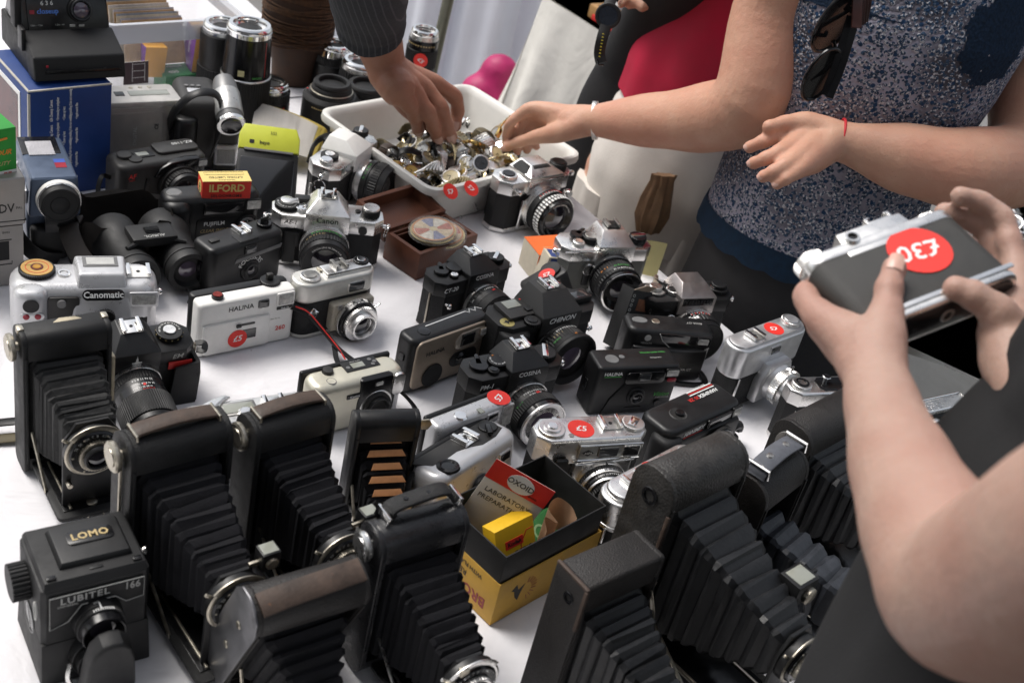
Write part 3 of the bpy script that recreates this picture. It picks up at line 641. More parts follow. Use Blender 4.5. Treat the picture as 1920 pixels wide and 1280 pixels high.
# Zenit
t, L, zt, w, d, pr = slr('dark grey chrome SLR with a pointed prism, behind the tall black compact', (1200, 548), (1366, 543), .075, d=.046, w=.138, hb=.056, hp=.02, tm=BLK, pm=mat('brown_chrome', (.36, .33, .32), .32, .9), bmat=STL, pw=.055, pw2=.036, ph=.018, lensx=.006,
    rings=[('barrel', .032, .032, .003, CHR, 0), ('aperture_ring', .0305, .0305, .009, BLKG, 0), ('focus_ring', .033, .033, .012, BLK, 40), ('front_ring', .031, .031, .01, BLK, 0)], gr=.017)
add(pr, 'raised_name', join([(box(.0028, .0006, .0055, GRP, .0002), TR(-.018+.0045*k, -d/2-.0052, .0732, 0, .15 if k % 2 else 0, 0)) for k in range(9)], BLKM)); add(pr, 'nameplate', box(.046, .0008, .011, BLKG, .0002), (0, -d/2-.0045, .0705))
dots(L, .0307, .01, 12, .0028, .004, WHP, -1.2, 1.2); dots(L, .0333, .0155, 9, .0028, .005, WHP, -1.2, -.3); dots(L, .0307, .0055, 8, .001, .003, REDP, -.4, .9, 'red_mark'); scale(L, .0305, .006, '16 11 8 5.6 4 2.8', .004, WHP)
ad = dial(t, 'advance_dial', -.046, .002, zt, .0145, .004, STL, 50); d3 = dial(ad, 'film_counter', 0, 0, .004, .009, .005, CHR, 30); adv(t, -.046, .004, zt+.002, BRS, .006, .03, 60)
d4 = dial(t, 'shutter_button', -.022, -.003, zt, .0095, .006, CHR, 40, .006, BLK); cr = crank(t, .05, 0, zt, .0145, .006, BLK, CHRB, 15); dial(t, 'asa_ring', .05, 0, zt+.006, .0105, .005, BLK, 40)
lv = add(t, 'self_timer', ringm(.0075, .004, .004, CHRB), (-.03, -d/2-.002, .05), FRONT); add(lv, 'cap', lathe([(0, 0), (.0045, 0), (.004, .004), (0, .005)], CHRB, 14)); screw(t, (-.058, -d/2+.002, .06), FRONT, .004); lug(t, w/2, -.004, zt-.012, 1)
# black SLR with long lens in its case half
t, L, zt, w, d, pr = slr('black SLR with a tower emblem and long ribbed lens, in a leather case half', (140, 652), (350, 622), .09, d=.05, w=.138, hb=.062, hp=.02, tm=BLK, lm=LEA, bmat=BLK, pw=.058, pw2=.03, ph=.022, lensx=-.006, tilt=R(9),
    rings=[('barrel', .031, .0315, .014, BLKM, 50), ('aperture_ring', .0315, .0315, .009, BLK, 0), ('depth_ring', .0325, .0325, .014, BLKG, 0), ('focus_ring', .0345, .0345, .034, BLKM, 70), ('barrel_step', .0325, .0325, .008, BLK, 0), ('front_ring', .031, .0305, .012, BLK, 0)], gr=.023, zlift=.006)
scale(L, .0315, .0185, '22 16 11 8 5.6', .0045, WHP); scale(L, .0325, .0265, '22 16 8 | 8 16 22', .0038, WHP); scale(L, .0325, .032, '∞ 30 20 15 10 7', .0036, WHP, .1); scale(L, .0325, .0355, '60 50 40 30', .003, REDP, -.1); dots(L, .0327, .0265, 3, .0012, .0035, REDP, -.03, .03, 'red_mark')
pf = -d/2-.0048
em = add(pr, 'tower_emblem', fprism([(-.003, 0), (.003, 0), (.003, .003), (.0016, .003), (.0012, .008), (.0005, .009), (0, .013), (-.0005, .009), (-.0012, .008), (-.0016, .003), (-.003, .003)], .0004, WHP, 0), (0, pf, .074))
for k in range(5): add(pr, 'emblem_ring', ringm(.0017, .0012, .0003, WHP, 14, 0), (-.0035+.00175*k, pf, .0725-(.0015 if k % 2 else 0)), FRONT)
add(pr, 'emblem_bar', fprism([(-.006, 0), (.006, 0), (.006, .0016), (-.006, .0016)], .0003, WHP, 0), (0, pf, .0748))
shoe(t, -.006, .004, zt+.0225, .024, .022); dd = dial(t, 'speed_dial', .043, .004, zt, .0165, .008, BLK, 50); add(dd, 'cap', cyl(.008, .002, CHR), (0, 0, .008)); add(dd, 'dial_lettering', bend_face(textm('500 250 125 60 30 15 8 4 2 1 B', .0032, WHP), .0122), (0, 0, .0082)); dots(dd, .0166, .004, 14, .0012, .0016, GLD, 0, 6)
txt(t, 'EM', .0105, GRP, (.046, -d/2-.0004, .072), bold=.01, shear=.2, name='model_lettering'); add(t, 'red_lining', box(.03, .002, .012, REDP), (.05, -d/2-.0012, .052))
cs = add(t, 'leather_case', sprism([(-.036, 0), (.032, 0), (.032, .06), (-.03, .066), (-.036, .05)], .006, LEA, .0015), (w/2+.003, 0, -.004)); add(cs, 'case_front', hexa([(-.036, -.04, 0), (.0, -.04, 0), (.0, -.036, 0), (-.036, -.036, 0)], [(-.03, -.034, .062), (0, -.034, .068), (0, -.03, .068), (-.03, -.03, .062)], LEA, .001))
add(cs, 'case_bottom', box(w+.008, .066, .004, LEA), (-w/2-.003, -.002, -.003))
add(t, 'strap_link', tube([(w/2+.006, -.004+.004*math.sin(q), .062+.006*math.cos(q)) for q in [k*PI/6 for k in range(12)]], .0013, BRS, 6, True)); add(t, 'strap_loop', ribbon([(w/2+.008, -.008, .06), (w/2+.016, -.012, .062), (w/2+.018, -.004, .066), (w/2+.008, 0, .064)], .008, .002, BLK, (0, -.3, 1)))

# ================================================================ compact cameras
# black zoom compact RZ-1100
t, w, h, d, f = comp('compact_camera', 'dark grey bulky zoom compact with a red AF mark, standing before the blue box', (224, 322), (392, 296), .066, .128, .07, .05, DKG, .014, edge=.007)
L, _ = lens(t, (.02, f, .034), [('barrel', .03, .029, .008, DKG, 0), ('zoom_ring', .0265, .0265, .01, BLK, 40), ('front_ring', .025, .024, .006, BLK, 0)], .013, GLS)
br = add(t, 'lens_hood', fprism([(-.034, .0), (-.026, .012), (-.01, .019), (.012, .021), (.03, .02), (.03, 0)], .012, BLKG, .002), (.018, f-.004, .05)); window(t, 'viewfinder', .02, f-.004, .061, .009, .006, WIN)
window(t, 'flash_window', .051, f-.001, .061, .018, .008, FLS); add(t, 'shutter_button', cyl(.0095, .004, DKG), (-.044, .004, h)); add(t, 'rocker_button', cyl(.009, .002, DKG), (-.034, -.008, h))
lc = add(t, 'display_panel', box(.026, .016, .0014, BLK, .0005), (-.018, .002, h-.0002)); add(lc, 'display', box(.016, .01, .0008, LCD, .0002), (-.002, 0, .0012))
add(t, 'rear_hump', prism(rrect(.06, .03, .008, 4), .005, DKG, .002), (.03, .008, h-.001)); txt(t, 'RZ-1100', .0085, WHP, (.042, .012, h+.0042), TOPR)
txt(t, 'AF', .0095, REDP, (-.046, f-.0003, .055), bold=.012, shear=.15); txt(t, 'MULTI', .0028, REDP, (-.046, f-.0003, .0495))
add(t, 'grip_ridge', fprism([(-.004, 0), (.004, 0), (.008, .04), (.004, .042)], .006, DKG, .002), (-.03, f-.003, .008))
add(t, 'wrist_strap', ribbon([(-w/2, 0, .045), (-w/2-.014, -.004, .05), (-w/2-.022, -.012, .03), (-w/2-.014, -.02, .006), (-w/2-.004, -.024, .003)], .006, .002, BLK, (-.6, -.6, .3)))
s_ = add(t, 'neck_strap', ribbon([(-.03, f-.002, .022), (-.018, f-.016, .02), (-.004, f-.03, .012), (.012, f-.034, .005), (.03, f-.03, .004)], .008, .002, BLK, (.2, -.6, 1))); add(s_, 'yellow_tag', ribbon([(-.026, f-.0075, .0215), (-.018, f-.0165, .02)], .0095, .0034, mat('yellow_tape', (.75, .6, .03), .5), (.2, -.6, 1)))
# Fujifilm
t, w, h, d, f = comp('compact_camera', 'black compact with a small red and yellow carton lying on top', (312, 380), (494, 366), .072, .124, .074, .04, BLK, .016, edge=.009)
add(t, 'grip_bulge', prism(rrect(.034, .05, .016, 6), .07, BLK, .01, 3), (-.046, -.004, 0)); window(t, 'viewfinder_panel', .012, f, .058, .05, .013, WINB, BLKG); window(t, 'flash_window', .05, f, .06, .018, .012, FLS)
b_ = add(t, 'shutter_button', lathe([(0, .0035), (.008, .003), (.0105, .001), (.0105, 0), (0, 0)], GRY, 24), (-.046, 0, h-.002)); txt(t, 'FUJIFILM', .0075, WHP, (.0, f-.0013, .037), bold=.012); txt(t, 'CLEAR SHOT', .0062, GLD, (.0, f-.0013, .027), shear=.2)
lens(t, (.042, f, .033), [('barrel', .014, .0135, .004, BLK, 0), ('cover_disc', .011, .0105, .002, GRY, 0)], .007, GLS, rec=.001); add(t, 'face_plate', fprism(rrect(.078, .042, .006, 3), .003, BLK, .001), (.016, f-.001, .024))
FUJI = t
# Focus-35
t, w, h, d, f = comp('compact_camera', 'small black compact with a silver hot shoe, lettering arched over its lens', (398, 474), (536, 432), .066, .106, .066, .04, BLK, .009, edge=.006)
shoe(t, .006, .004, h, .018, .018); dial(t, 'rewind_knob', .038, .002, h, .009, .004, BLKG, 28, .003, BLK); add(t, 'rewind_blade', box(.012, .002, .008, BLK), (.038, .002, h+.003)); bt = add(t, 'shutter_button', box(.012, .007, .002, DKG, .001), (-.036, 0, h))
add(t, 'finder_block', hexa([(-.02, f-.001, .044), (.022, f-.001, .044), (.022, .0, .044), (-.02, 0, .044)], [(-.012, f+.002, h+.001), (.014, f+.002, h+.001), (.014, 0, h+.001), (-.012, 0, h+.001)], BLK, .002)); window(t, 'viewfinder', .002, f-.0005, .055, .014, .008, WIN); add(t, 'face_panel', fprism([(-.022, 0), (.045, .004), (.047, .009), (-.02, .0055)], .002, GRY, .0006), (.002, f-.001, .041))
L, _ = lens(t, (.004, f, .026), [('barrel', .014, .013, .003, BLK, 0), ('front_ring', .011, .0105, .002, BLK, 0)], .0055, GLS, rec=.0015); add(t, 'lettering', bend_face(textm('FOCUS-35', .0085, WHP, bold=.006), .0165), (.004, f-.0003, .026), FRONT); add(t, 'slot', fprism(rrect(.022, .003, .0014, 3), .001, BLKG, 0), (.006, f-.0006, .009)); add(t, 'film_door_catch', box(.002, .008, .03, BLKG), (-w/2-.0002, 0, .014))
# Canomatic
SLVC = mat('silver_lacquer', (.6, .6, .61), .3, .4, var=.05)
t, w, h, d, f = comp('compact_camera', 'large silver plastic camera with an oval black badge and round gold dial', (18, 540), (300, 537), .075, .158, .074, .058, SLVC, .022, edge=.012)
add(t, 'lower_shell', prism(rrect(w-.004, d-.003, .021, 6), .036, BLKM, .004), (0, -.0022, -.0002)); g = add(t, 'grip', prism(rrect(.036, .03, .014, 6), .07, SLVC, .009, 4), (-.058, -.026, .004)); gb = add(g, 'round_pad', cyl(.0085, .002, BLKM, 28), (0, -.0148, .055), FRONT)
pl = add(g, 'button_plate', fprism(rrect(.026, .0085, .004, 4), .0015, SLVC, .0005), (.001, -.0155, .041)); [add(pl, 'red_button', lathe([(0, .002), (.003, .0014), (.0036, 0), (0, 0)], REDB, 16), (s*.006, 0, 0), FRONT) for s in (-1, 1)]
add(t, 'front_recess', fprism(rrect(.034, .036, .004, 3), .006, DKG, .001), (-.024, f-.003, .045)); cyl_ = add(t, 'front_socket', cyl(.005, .003, GRY), (-.026, f-.003, .056), FRONT)
hump = add(t, 'finder_hump', hexa([(-.034, f-.012, .03), (.034, f-.012, .03), (.034, .026, .05), (-.034, .026, .05)], [(-.026, f+.01, h+.012), (.024, f+.01, h+.012), (.026, .024, h+.01), (-.028, .024, h+.01)], SLVC, .004, 3), (.018, 0, 0))
bd = add(hump, 'badge', fprism(rrect(.045, .0125, .006, 5), .0015, BLKG, .0004), (0, f-.0042, .067), (R(-25), 0, 0)); add(bd, 'lettering', textm('Canomatic', .0098, WHP, bold=.022), (0, -.0003, 0), FRONT)
lw = add(hump, 'top_screen', box(.038, .022, .0014, GRY, .0004), (-.001, .008, h+.0103), (R(-3), 0, 0)); add(lw, 'pane', box(.03, .016, .0008, mat('frosted_screen', (.5, .5, .48), .3), .0002), (0, 0, .0012)); kn = add(hump, 'front_knob', knurl(.0105, .006, BLK, 24), (.002, f-.0105, .043), FRONT)
shoe(t, .058, .002, h, .027, .023, CHRB, WHT); window(t, 'flash_window', .062, f, .058, .026, .013, FLS, SLVC, .003); gd = dial(t, 'gold_dial', -.05, .006, h, .0195, .005, BLK, 50); dk = add(gd, 'gold_face', cyl(.017, .0008, mat('gold_paper', (.55, .33, .1), .45), 36), (0, 0, .005))
add(dk, 'red_circle', ringm(.0125, .0119, .0003, REDP, 32, 0), (0, 0, .0008)); add(dk, 'hub_ring', ringm(.0068, .0048, .0006, mat('maroon_print', (.12, .02, .02), .5), 28, 0), (0, 0, .0008)); add(dk, 'hub', cyl(.0045, .0012, mat('amber_hub', (.5, .25, .03), .3), 20), (0, 0, .0008)); bt = add(t, 'shutter_button', ringm(.007, .0045, .003, CHRB), (-.022, .0, h-.0006)); add(bt, 'button_cap', cyl(.0042, .002, SLVC))
lug(t, w/2-.004, -.004, .052, 1); txt(dk, 'AUTO', .003, GRNP, (-.009, .003, .0009))
lens(t, (.018, f-.012, .022), [('barrel', .022, .021, .012, BLK, 0), ('focus_ring', .0205, .0205, .008, BLK, 40), ('front_ring', .019, .018, .005, BLK, 0)], .012)
# Halina 260 white
t, w, h, d, f = comp('compact_camera', 'white pocket camera with a black back and red price sticker', (374, 580), (557, 546), .066, .117, .069, .034, WHT, .006, edge=.004, backm=BLK)
fp = add(t, 'front_panel', fprism(rrect(.078, .04, .003, 3), .005, WHT, .0012), (-.012, f-.003, .023)); window(t, 'viewfinder', .018, f, .058, .012, .009, WINB, GRY, .0006); window(t, 'flash_window', .045, f, .059, .018, .013, FLS, WHT, .002)
txt(t, 'HALINA', .0085, BKP, (-.009, f-.0003, .0575), bold=.004); txt(t, '260', .0082, REDP, (.042, f-.0003, .02), bold=.014); txt(t, '1.5m 3m ∞', .0028, GRP, (.034, f-.0003, .034), RIGHT if False else FRONT)
lw = add(fp, 'lens_window', fprism(rrect(.0165, .0125, .0006, 2), .0012, WINB, .0002), (.014, -.0006, 0)); sl_ = add(fp, 'slide_switch', fprism(rrect(.022, .0028, .001, 2), .001, BLKG, 0), (.009, -.0005, .0135)); add(sl_, 'slider', box(.006, .0025, .004, BLK), (-.009, -.001, -.002)); add(t, 'flash_label', fprism(rrect(.02, .004, .0004, 1), .0008, BKP, 0), (.045, f-.0006, .0475)); txt(t, 'Flash On', .0028, WHP, (.045, f-.0012, .0475))
sticker(t, (-.012, f-.0034, .019), FRONT, .0115, '£5', .0105); bt = add(t, 'shutter_button', cyl(.0065, .004, BLK), (-.033, -.006, h)); add(bt, 'red_grip', cyl(.0052, .0012, mat('red_ribbed', (.4, .05, .04), .5, bump=.8, bs=900, btype='wave'), 20), (0, 0, .004))
dial(t, 'film_wheel', .036, .006, h-.001, .0115, .004, BLK, 30); add(t, 'film_lever', box(.008, .006, .008, DKG, .002), (.036, .008, h+.002)); add(t, 'edge_rib', box(.003, .004, .034, WHT, .001), (-.052, f-.001, .008))
a_ = (w/2-.006, f+.004, .046)
st = add(t, 'wrist_strap', ribbon([a_, (w/2+.012, f-.01, .04), (w/2+.026, f-.03, .022), (w/2+.034, f-.052, .012), (w/2+.05, f-.078, .003), (w/2+.07, f-.1, .002)], .008, .0018, BLK, [(0, -.7, .7), (0, -.7, .7), (.5, -.5, .9), (.5, -.3, 1), (0, 0, 1), (0, 0, 1)]))
add(st, 'strap_return', ribbon([(w/2+.03, f-.045, .014), (w/2+.026, f-.066, .004), (w/2+.036, f-.09, .002), (w/2+.05, f-.112, .002)], .006, .0015, BLK, (0, .2, 1))); add(st, 'red_stitching', tube([(w/2, f-.001, .046), (w/2+.012, f-.0115, .0415), (w/2+.026, f-.032, .0235), (w/2+.032, f-.05, .0145), (w/2+.034, f-.066, .008)], .0009, REDP, 6, sm=6)); add(st, 'metal_crimp', box(.009, .004, .01, CHRB, .001), (w/2+.0145, f-.0125, .036), (R(-30), R(35), R(-30)))
# champagne Konica
t, w, h, d, f = comp('compact_camera', 'champagne zoom compact with a black centre panel, behind the small tan-bellows camera', (592, 742), (762, 700), .064, .118, .07, .042, CHAMP, .014, edge=.009, backm=BLK, bk=.16)
add(t, 'black_panel', prism(rrect(.044, .03, .004, 3), h-.0018, BLKG, .004), (.02, -.0085, .0012)); lp = add(t, 'lens_panel', fprism(rrect(.05, .056, .02, 7), .004, DKG, .0012), (.022, f-.001, .03)); L, _ = lens(t, (.022, f-.001, .03), [('trim_ring', .0215, .021, .002, CHR, 0), ('barrel', .0185, .018, .004, DKG, 0), ('front_ring', .015, .0145, .004, BLK, 0)], .0075)
lc = add(t, 'display_panel', box(.044, .018, .0014, BLK, .0004), (.012, .006, h-.0004)); add(lc, 'display', box(.016, .009, .0008, LCD, .0002), (-.004, -.001, .0012)); [add(lc, 'button', cyl(.0025, .001, GRY, 12), (x, y, .0012)) for x, y in ((-.017, -.002), (.014, .004), (.018, -.001), (.014, -.005))]
txt(lc, 'PM ISO AUTO', .0022, WHP, (-.004, .006, .0013)); add(t, 'shutter_button', ringm(.006, .005, .0008, GRY), (-.034, -.01, h-.0006)); add(t, 'mode_knob', lathe([(0, .006), (.006, .005), (.007, 0), (0, 0)], DKG, 16), (-.03, .006, h-.001)); txt(t, 'Konica', .0045, WHP, (-.008, f-.0016, .05), bold=.012); add(t, 'name_badge', box(.02, .002, .006, BLKG, .001), (-.008, f-.0002, .047))
add(t, 'silver_slider', fprism(rrect(.016, .03, .007, 6), .006, CHR, .0015), (.05, f-.002, .052)); add(t, 'slider_stem', fprism(rrect(.006, .04, .002, 2), .003, SLV, .0008), (.05, f-.001, .024)); window(t, 'viewfinder', .022, f-.0015, .0615, .009, .005, FLS, BLKG)
add(t, 'wrist_strap', ribbon([(w/2-.004, .006, .03), (w/2+.01, .0, .022), (w/2+.022, -.02, .008), (w/2+.012, -.045, .003), (w/2-.012, -.07, .003)], .008, .0018, BLK, (.4, 0, 1)))
# beige Halina
t, w, h, d, f = comp('compact_camera', 'beige-fronted compact in a black shell with a wide curved window', (776, 650), (924, 598), .066, .116, .07, .03, BLK, .01, edge=.006)
fp = add(t, 'front_plate', fprism(rrect(.112, .062, .008, 5), .004, BEIGE, .0015), (.003, f-.0022, .037)); window(t, 'viewfinder', .02, f-.0026, .054, .018, .013, WINB, BLKG, .002); add(fp, 'curved_window', fprism([(.0, .008), (.008, .004), (.03, .006), (.048, .014), (.051, .024), (.03, .027), (.006, .026), (-.001, .018)], .003, mat('bronze_clear', (.45, .4, .34), .2, .3, coat=.5), .001), (0, -.0016, 0)); window(t, 'flash_window', .044, f-.0044, .058, .015, .008, FLS, BEIGE, .0006)
txt(t, 'HALINA', .0075, BKP, (-.026, f-.0026, .05)); rc = add(fp, 'round_recess', cyl(.0145, .002, BLKM, 30), (-.028, -.0, -.018), FRONT); lp = add(fp, 'lens_panel', fprism(rrect(.04, .019, .009, 6), .002, BLK, .0006), (.016, -.0012, -.008)); add(lp, 'lens', lathe([(0, .004), (.0065, .003), (.0085, 0), (0, 0)], BLKG, 24), (-.004, -.0006, 0), FRONT); txt(fp, 'FOCUS FREE', .0026, BKP, (.014, -.0003, .0045))
add(t, 'shutter_button', lathe([(0, .003), (.007, .002), (.008, 0), (0, 0)], BLKG, 22), (-.034, -.002, h-.001)); add(t, 'white_stripe', box(.06, .0012, .0004, WHP, 0), (.004, .006, h-.0002), (0, 0, R(2)))
add(t, 'zigzag_print', join([(box(.0062, .0008, .0003, WHP, 0), TR(.036+.0045*k, .006+(.001 if k % 2 else -.001), h, 0, 0, R(50 if k % 2 else -50))) for k in range(5)], WHP)); add(t, 'film_door_catch', box(.003, .008, .008, BLKG, .001), (-w/2-.0005, 0, .04))
# Halina Vision
t, w, h, d, f = comp('compact_camera', 'black compact with green script on its front and a red oval button', (1124, 697), (1277, 690), .062, .104, .066, .038, BLK, .006, edge=.004)
add(t, 'front_moulding', fprism([(-.036, .0), (.05, .0), (.05, .046), (-.012, .046), (-.03, .02)], .004, BLK, .0015), (.0, f-.002, .003)); txt(t, 'HALINA', .0064, WHP, (-.033, f-.0003, .0575), bold=.016); add(t, 'logo_bar', box(.021, .0006, .0007, GRNP, 0), (-.033, f-.0002, .0535))
add(t, 'window_recess', fprism(rrect(.05, .016, .005, 4), .002, BLKG, .0006), (.008, f-.0026, .052)); window(t, 'viewfinder', .006, f-.003, .054, .013, .008, WIN); window(t, 'flash_window', .042, f-.0008, .057, .015, .008, FLS); add(t, 'red_button', fprism(rrect(.012, .005, .0024, 5), .002, REDB, .0006), (.043, f-.003, .0475))
lens(t, (.002, f-.002, .027), [('barrel', .0115, .011, .003, BLK, 0), ('front_ring', .009, .0085, .003, BLKG, 0)], .004, GLS, rec=.002); txt(t, 'Vision', .0085, GRNP, (.034, f-.0026, .028), shear=.4, bold=-.004); txt(t, 'ANF3 MOTOR', .0028, GRP, (.037, f-.0026, .0235)); add(t, 'slot', fprism(rrect(.022, .002, .0008, 2), .001, BLKG, 0), (.003, f-.0028, .01)); add(t, 'self_timer', cyl(.0045, .002, BLKG), (.033, f-.002, .0155), FRONT)
add(t, 'shutter_button', cyl(.008, .0016, GRY), (-.03, -.002, h-.0006)); add(t, 'small_button', cyl(.0035, .0012, GRY), (-.016, .002, h-.0006)); txt(t, 'Vision ANF3 MOTOR', .0036, GRNP, (.026, .008, h+.0001), TOPR); txt(t, 'CAUTION', .0032, GRP, (.026, -.002, h+.0001), TOPR); add(t, 'film_door_catch', box(.002, .007, .016, BLKG, .001), (-w/2-.0004, .002, .022))
# Minolta Riva
t, w, h, d, f = comp('compact_camera', 'tall black compact with a long curved clear window', (1180, 622), (1342, 634), .066, .118, .07, .042, BLK, .012, edge=.007)
add(t, 'front_bulge', prism([(-.05, -.026), (-.03, -.029), (.02, -.03), (.052, -.024), (.05, 0), (-.05, 0)], .048, BLK, .004, 3), (.0, 0, 0)); cw = add(t, 'clear_window', fprism([(-.03, .012), (-.024, .002), (-.012, -.007), (.036, -.008), (.042, -.004), (.042, .012)], .003, WINB, .001), (.012, f-.0012, .055)); add(cw, 'window_rim', tube([(-.03, -.0004, .012), (-.024, -.0004, .002), (-.012, -.0004, -.0075), (.036, -.0004, -.0085), (.042, -.0004, -.004)], .0006, GRP, 6)); window(t, 'flash_window', .043, f-.0015, .06, .014, .008, FLS, BLKG)
add(t, 'logo', cyl(.0045, .0004, GRP), (-.032, f-.0002, .059), FRONT); txt(t, 'MINOLTA', .0034, GRP, (-.032, f-.0003, .051)); txt(t, 'RIVA GT', .0058, GRP, (.036, .004, h+.0001), TOPR, shear=.2); b_ = add(t, 'shutter_button', cyl(.0095, .0016, GRY), (-.04, .002, h-.0006)); b_.scale = (1.1, .7, 1); add(t, 'small_button', cyl(.0055, .0014, BRS), (-.018, .002, h-.0006)); txt(t, 'RIVA GT', .005, GRP, (.026, -.0305, .02))
add(t, 'wrist_strap', ribbon([(w/2-.01, .0, .01), (w/2+.002, -.02, .004), (w/2-.002, -.034, .002), (w/2-.03, -.036, .002), (w/2-.05, -.034, .003)], .008, .0018, BLK))
# Hanimex
t, w, h, d, f = comp('compact_camera', 'black compact with red and white print on top, near the table edge', (1256, 822), (1394, 758), .062, .12, .066, .044, BLK, .012, edge=.006)
add(t, 'grip', prism(rrect(.03, .03, .012, 5), .058, BLKM, .006, 3), (-.052, -.014, 0)); add(t, 'front_wedge', prism([(-.04, -.024), (.05, -.029), (.056, -.02), (.056, 0), (-.04, 0)], .05, BLK, .003), (0, 0, .002)); lb = add(t, 'lens_hub', cyl(.0255, .004, DKG, 40), (.02, f-.006, .026), FRONT); lens(t, (.02, f-.01, .026), [('trim_ring', .024, .0235, .002, BLKG, 0), ('barrel', .021, .0205, .003, DKG, 0)], .007, GLS, rec=.002)
txt(t, 'HANIMEX', .0072, WHP, (-.02, f-.0003, .0565), bold=.014, shear=.3); add(t, 'logo_bar', box(.03, .0006, .0006, REDP, 0), (-.02, f-.0002, .052)); window(t, 'viewfinder_panel', .02, f-.0008, .056, .036, .01, WINB, BLKG); window(t, 'flash_window', .049, f-.0008, .057, .013, .011, FLS)
txt(t, 'HANIMEX', .0068, WHP, (.034, .008, h+.0001), TOPR, bold=.014, shear=.3); txt(t, '35 ZR', .0062, REDP, (.01, .008, h+.0001), TOPR, bold=.012); [add(t, 'red_bar', box(.04, .0012, .0002, REDP if k % 2 else WHP, 0), (.03, .0135+.0024*k, h)) for k in range(3)]
txt(t, 'FULLY AUTOMATIC', .0026, WHP, (.03, .02, h+.0001), TOPR); add(t, 'shutter_dish', lathe([(0, .0005), (.007, .0005), (.009, .0012), (.0105, 0), (0, 0)], DKG, 24), (-.026, -.002, h-.0004)); add(t, 'shutter_button', cyl(.005, .003, BLKG), (-.024, -.002, h)); txt(t, '35 ZR', .004, REDP, (.03, f-.0118, .034))
add(t, 'strap_roll', tube([(w/2+.012+.009*math.cos(q), -.016, .016+.009*math.sin(q)) for q in [k*PI/8 for k in range(15)]], .0055, BLK, 8)); add(t, 'green_cord', tube([(w/2+.004, -.012, .034), (w/2+.009, -.014, .026)], .0015, GRNP, 6))
# silver compact A
t, w, h, d, f = comp('compact_camera', 'slim silver compact with a price sticker on its far top end', (822, 808), (966, 752), .068, .104, .07, .026, SLVC, .007, edge=.006, backm=BLK, bk=.24)
sticker(t, (.038, -.002, h+.0002), TOP, .0125, '£5', .011, spin=R(200)); add(t, 'shutter_button', lathe([(0, .002), (.006, .0016), (.0075, 0), (0, 0)], CHRB, 22), (-.018, -.006, h-.0006)); add(t, 'indicator', box(.006, .008, .0016, LCD, .0006), (.006, -.01, h-.0006)); window(t, 'viewfinder', .022, f-.0004, .058, .013, .01, WINB, SLVC); window(t, 'flash_window', .043, f-.0002, .054, .014, .026, FLS, SLVC, .0005)
add(t, 'lower_face', fprism(rrect(.075, .034, .005, 4), .003, GRY, .001), (.0, f-.001, .024)); add(t, 'slot', box(.001, .001, .01, BLK, 0), (-.012, f-.0006, .048)); add(t, 'screw_recess', cyl(.0025, .0006, BLK, 12), (-w/2-.0003, -.004, .03), (0, -PI/2, 0))
lens(t, (.008, f-.002, .028), [('barrel', .013, .0125, .004, BLK, 0), ('front_ring', .01, .0095, .003, BLKG, 0)], .005, GLS, rec=.002)
# silver compact B
t, w, h, d, f = comp('compact_camera', 'silver compact with an S-shaped black top and hot shoe, behind the black open carton', (836, 930), (984, 832), .054, .118, .06, .046, SLVC, .014, edge=.009, backm=BLK, bk=.16, tilt=R(-8), zl=.003)
add(t, 'black_top', prism([(-.056, .012), (-.046, -.002), (-.03, -.004), (-.012, -.003), (.002, -.007), (.014, -.013), (.034, -.013), (.05, -.008), (.05, .014), (-.056, .016)], .0016, DKG, .0006), (0, 0, h-.0012)); shoe(t, .008, .004, h+.0004, .021, .019); b_ = add(t, 'shutter_button', lathe([(0, .002), (.006, .0018), (.0075, .003), (.0105, .0022), (.0115, 0), (0, 0)], BLKG, 26), (-.036, -.012, h-.0012)); dial(t, 'film_wheel', .04, .002, h+.0004, .0095, .002, BLK, 30); add(t, 'film_lever', box(.016, .006, .004, BLKG, .002), (.034, -.004, h+.002), (0, 0, R(50)))
window(t, 'viewfinder', .036, f-.0004, .042, .014, .008, WINB, SLVC); lens(t, (.0, f-.001, .024), [('barrel', .014, .0135, .004, BLK, 0), ('front_ring', .01, .0095, .003, BLKG, 0)], .005, GLS, rec=.002); add(t, 'wrist_strap', ribbon([(-w/2+.002, .012, .052), (-w/2-.012, .004, .04), (-w/2-.016, -.012, .014), (-w/2-.012, -.02, .004)], .006, .0022, BLK, (-1, -.2, .2)))

# ================================================================ rangefinder and viewfinder cameras
def rf(label, a, b, z, w=None, h=.078, d=.032, top=.028, tm=CHR, lm=LEA, plan='round', rot=None, zl=0, gp='chrome viewfinder cameras', tilt=0, name='viewfinder_camera', base=True, fit=True, off=0):
    loc, yaw, sc = fsite(a, b, z, d, w, off, fit); ww = w
    t = thing(name, label, 'camera', (loc[0], loc[1], zl), rot or (tilt, 0, yaw), gp); t.scale = (sc,)*3
    ol = rrect(ww, d, d*.46, 7) if plan == 'round' else octo(ww, d, d*.3)
    ol2 = [(x*.992, y*.97) for x, y in ol]
    if base: add(t, 'base_plate', prism(ol, .005, tm, .0012), (0, 0, 0))
    add(t, 'body_covering', prism(ol2, h-top-.003, lm, .0004), (0, 0, .0045)); add(t, 'top_housing', prism(ol, top, tm, .0035, 4), (0, 0, h-top)); add(t, 'rear_door', box(ww*.74, .004, h-top-.006, lm, .001), (0, d/2-.001, .005))
    return t, ww, h, d, -d/2
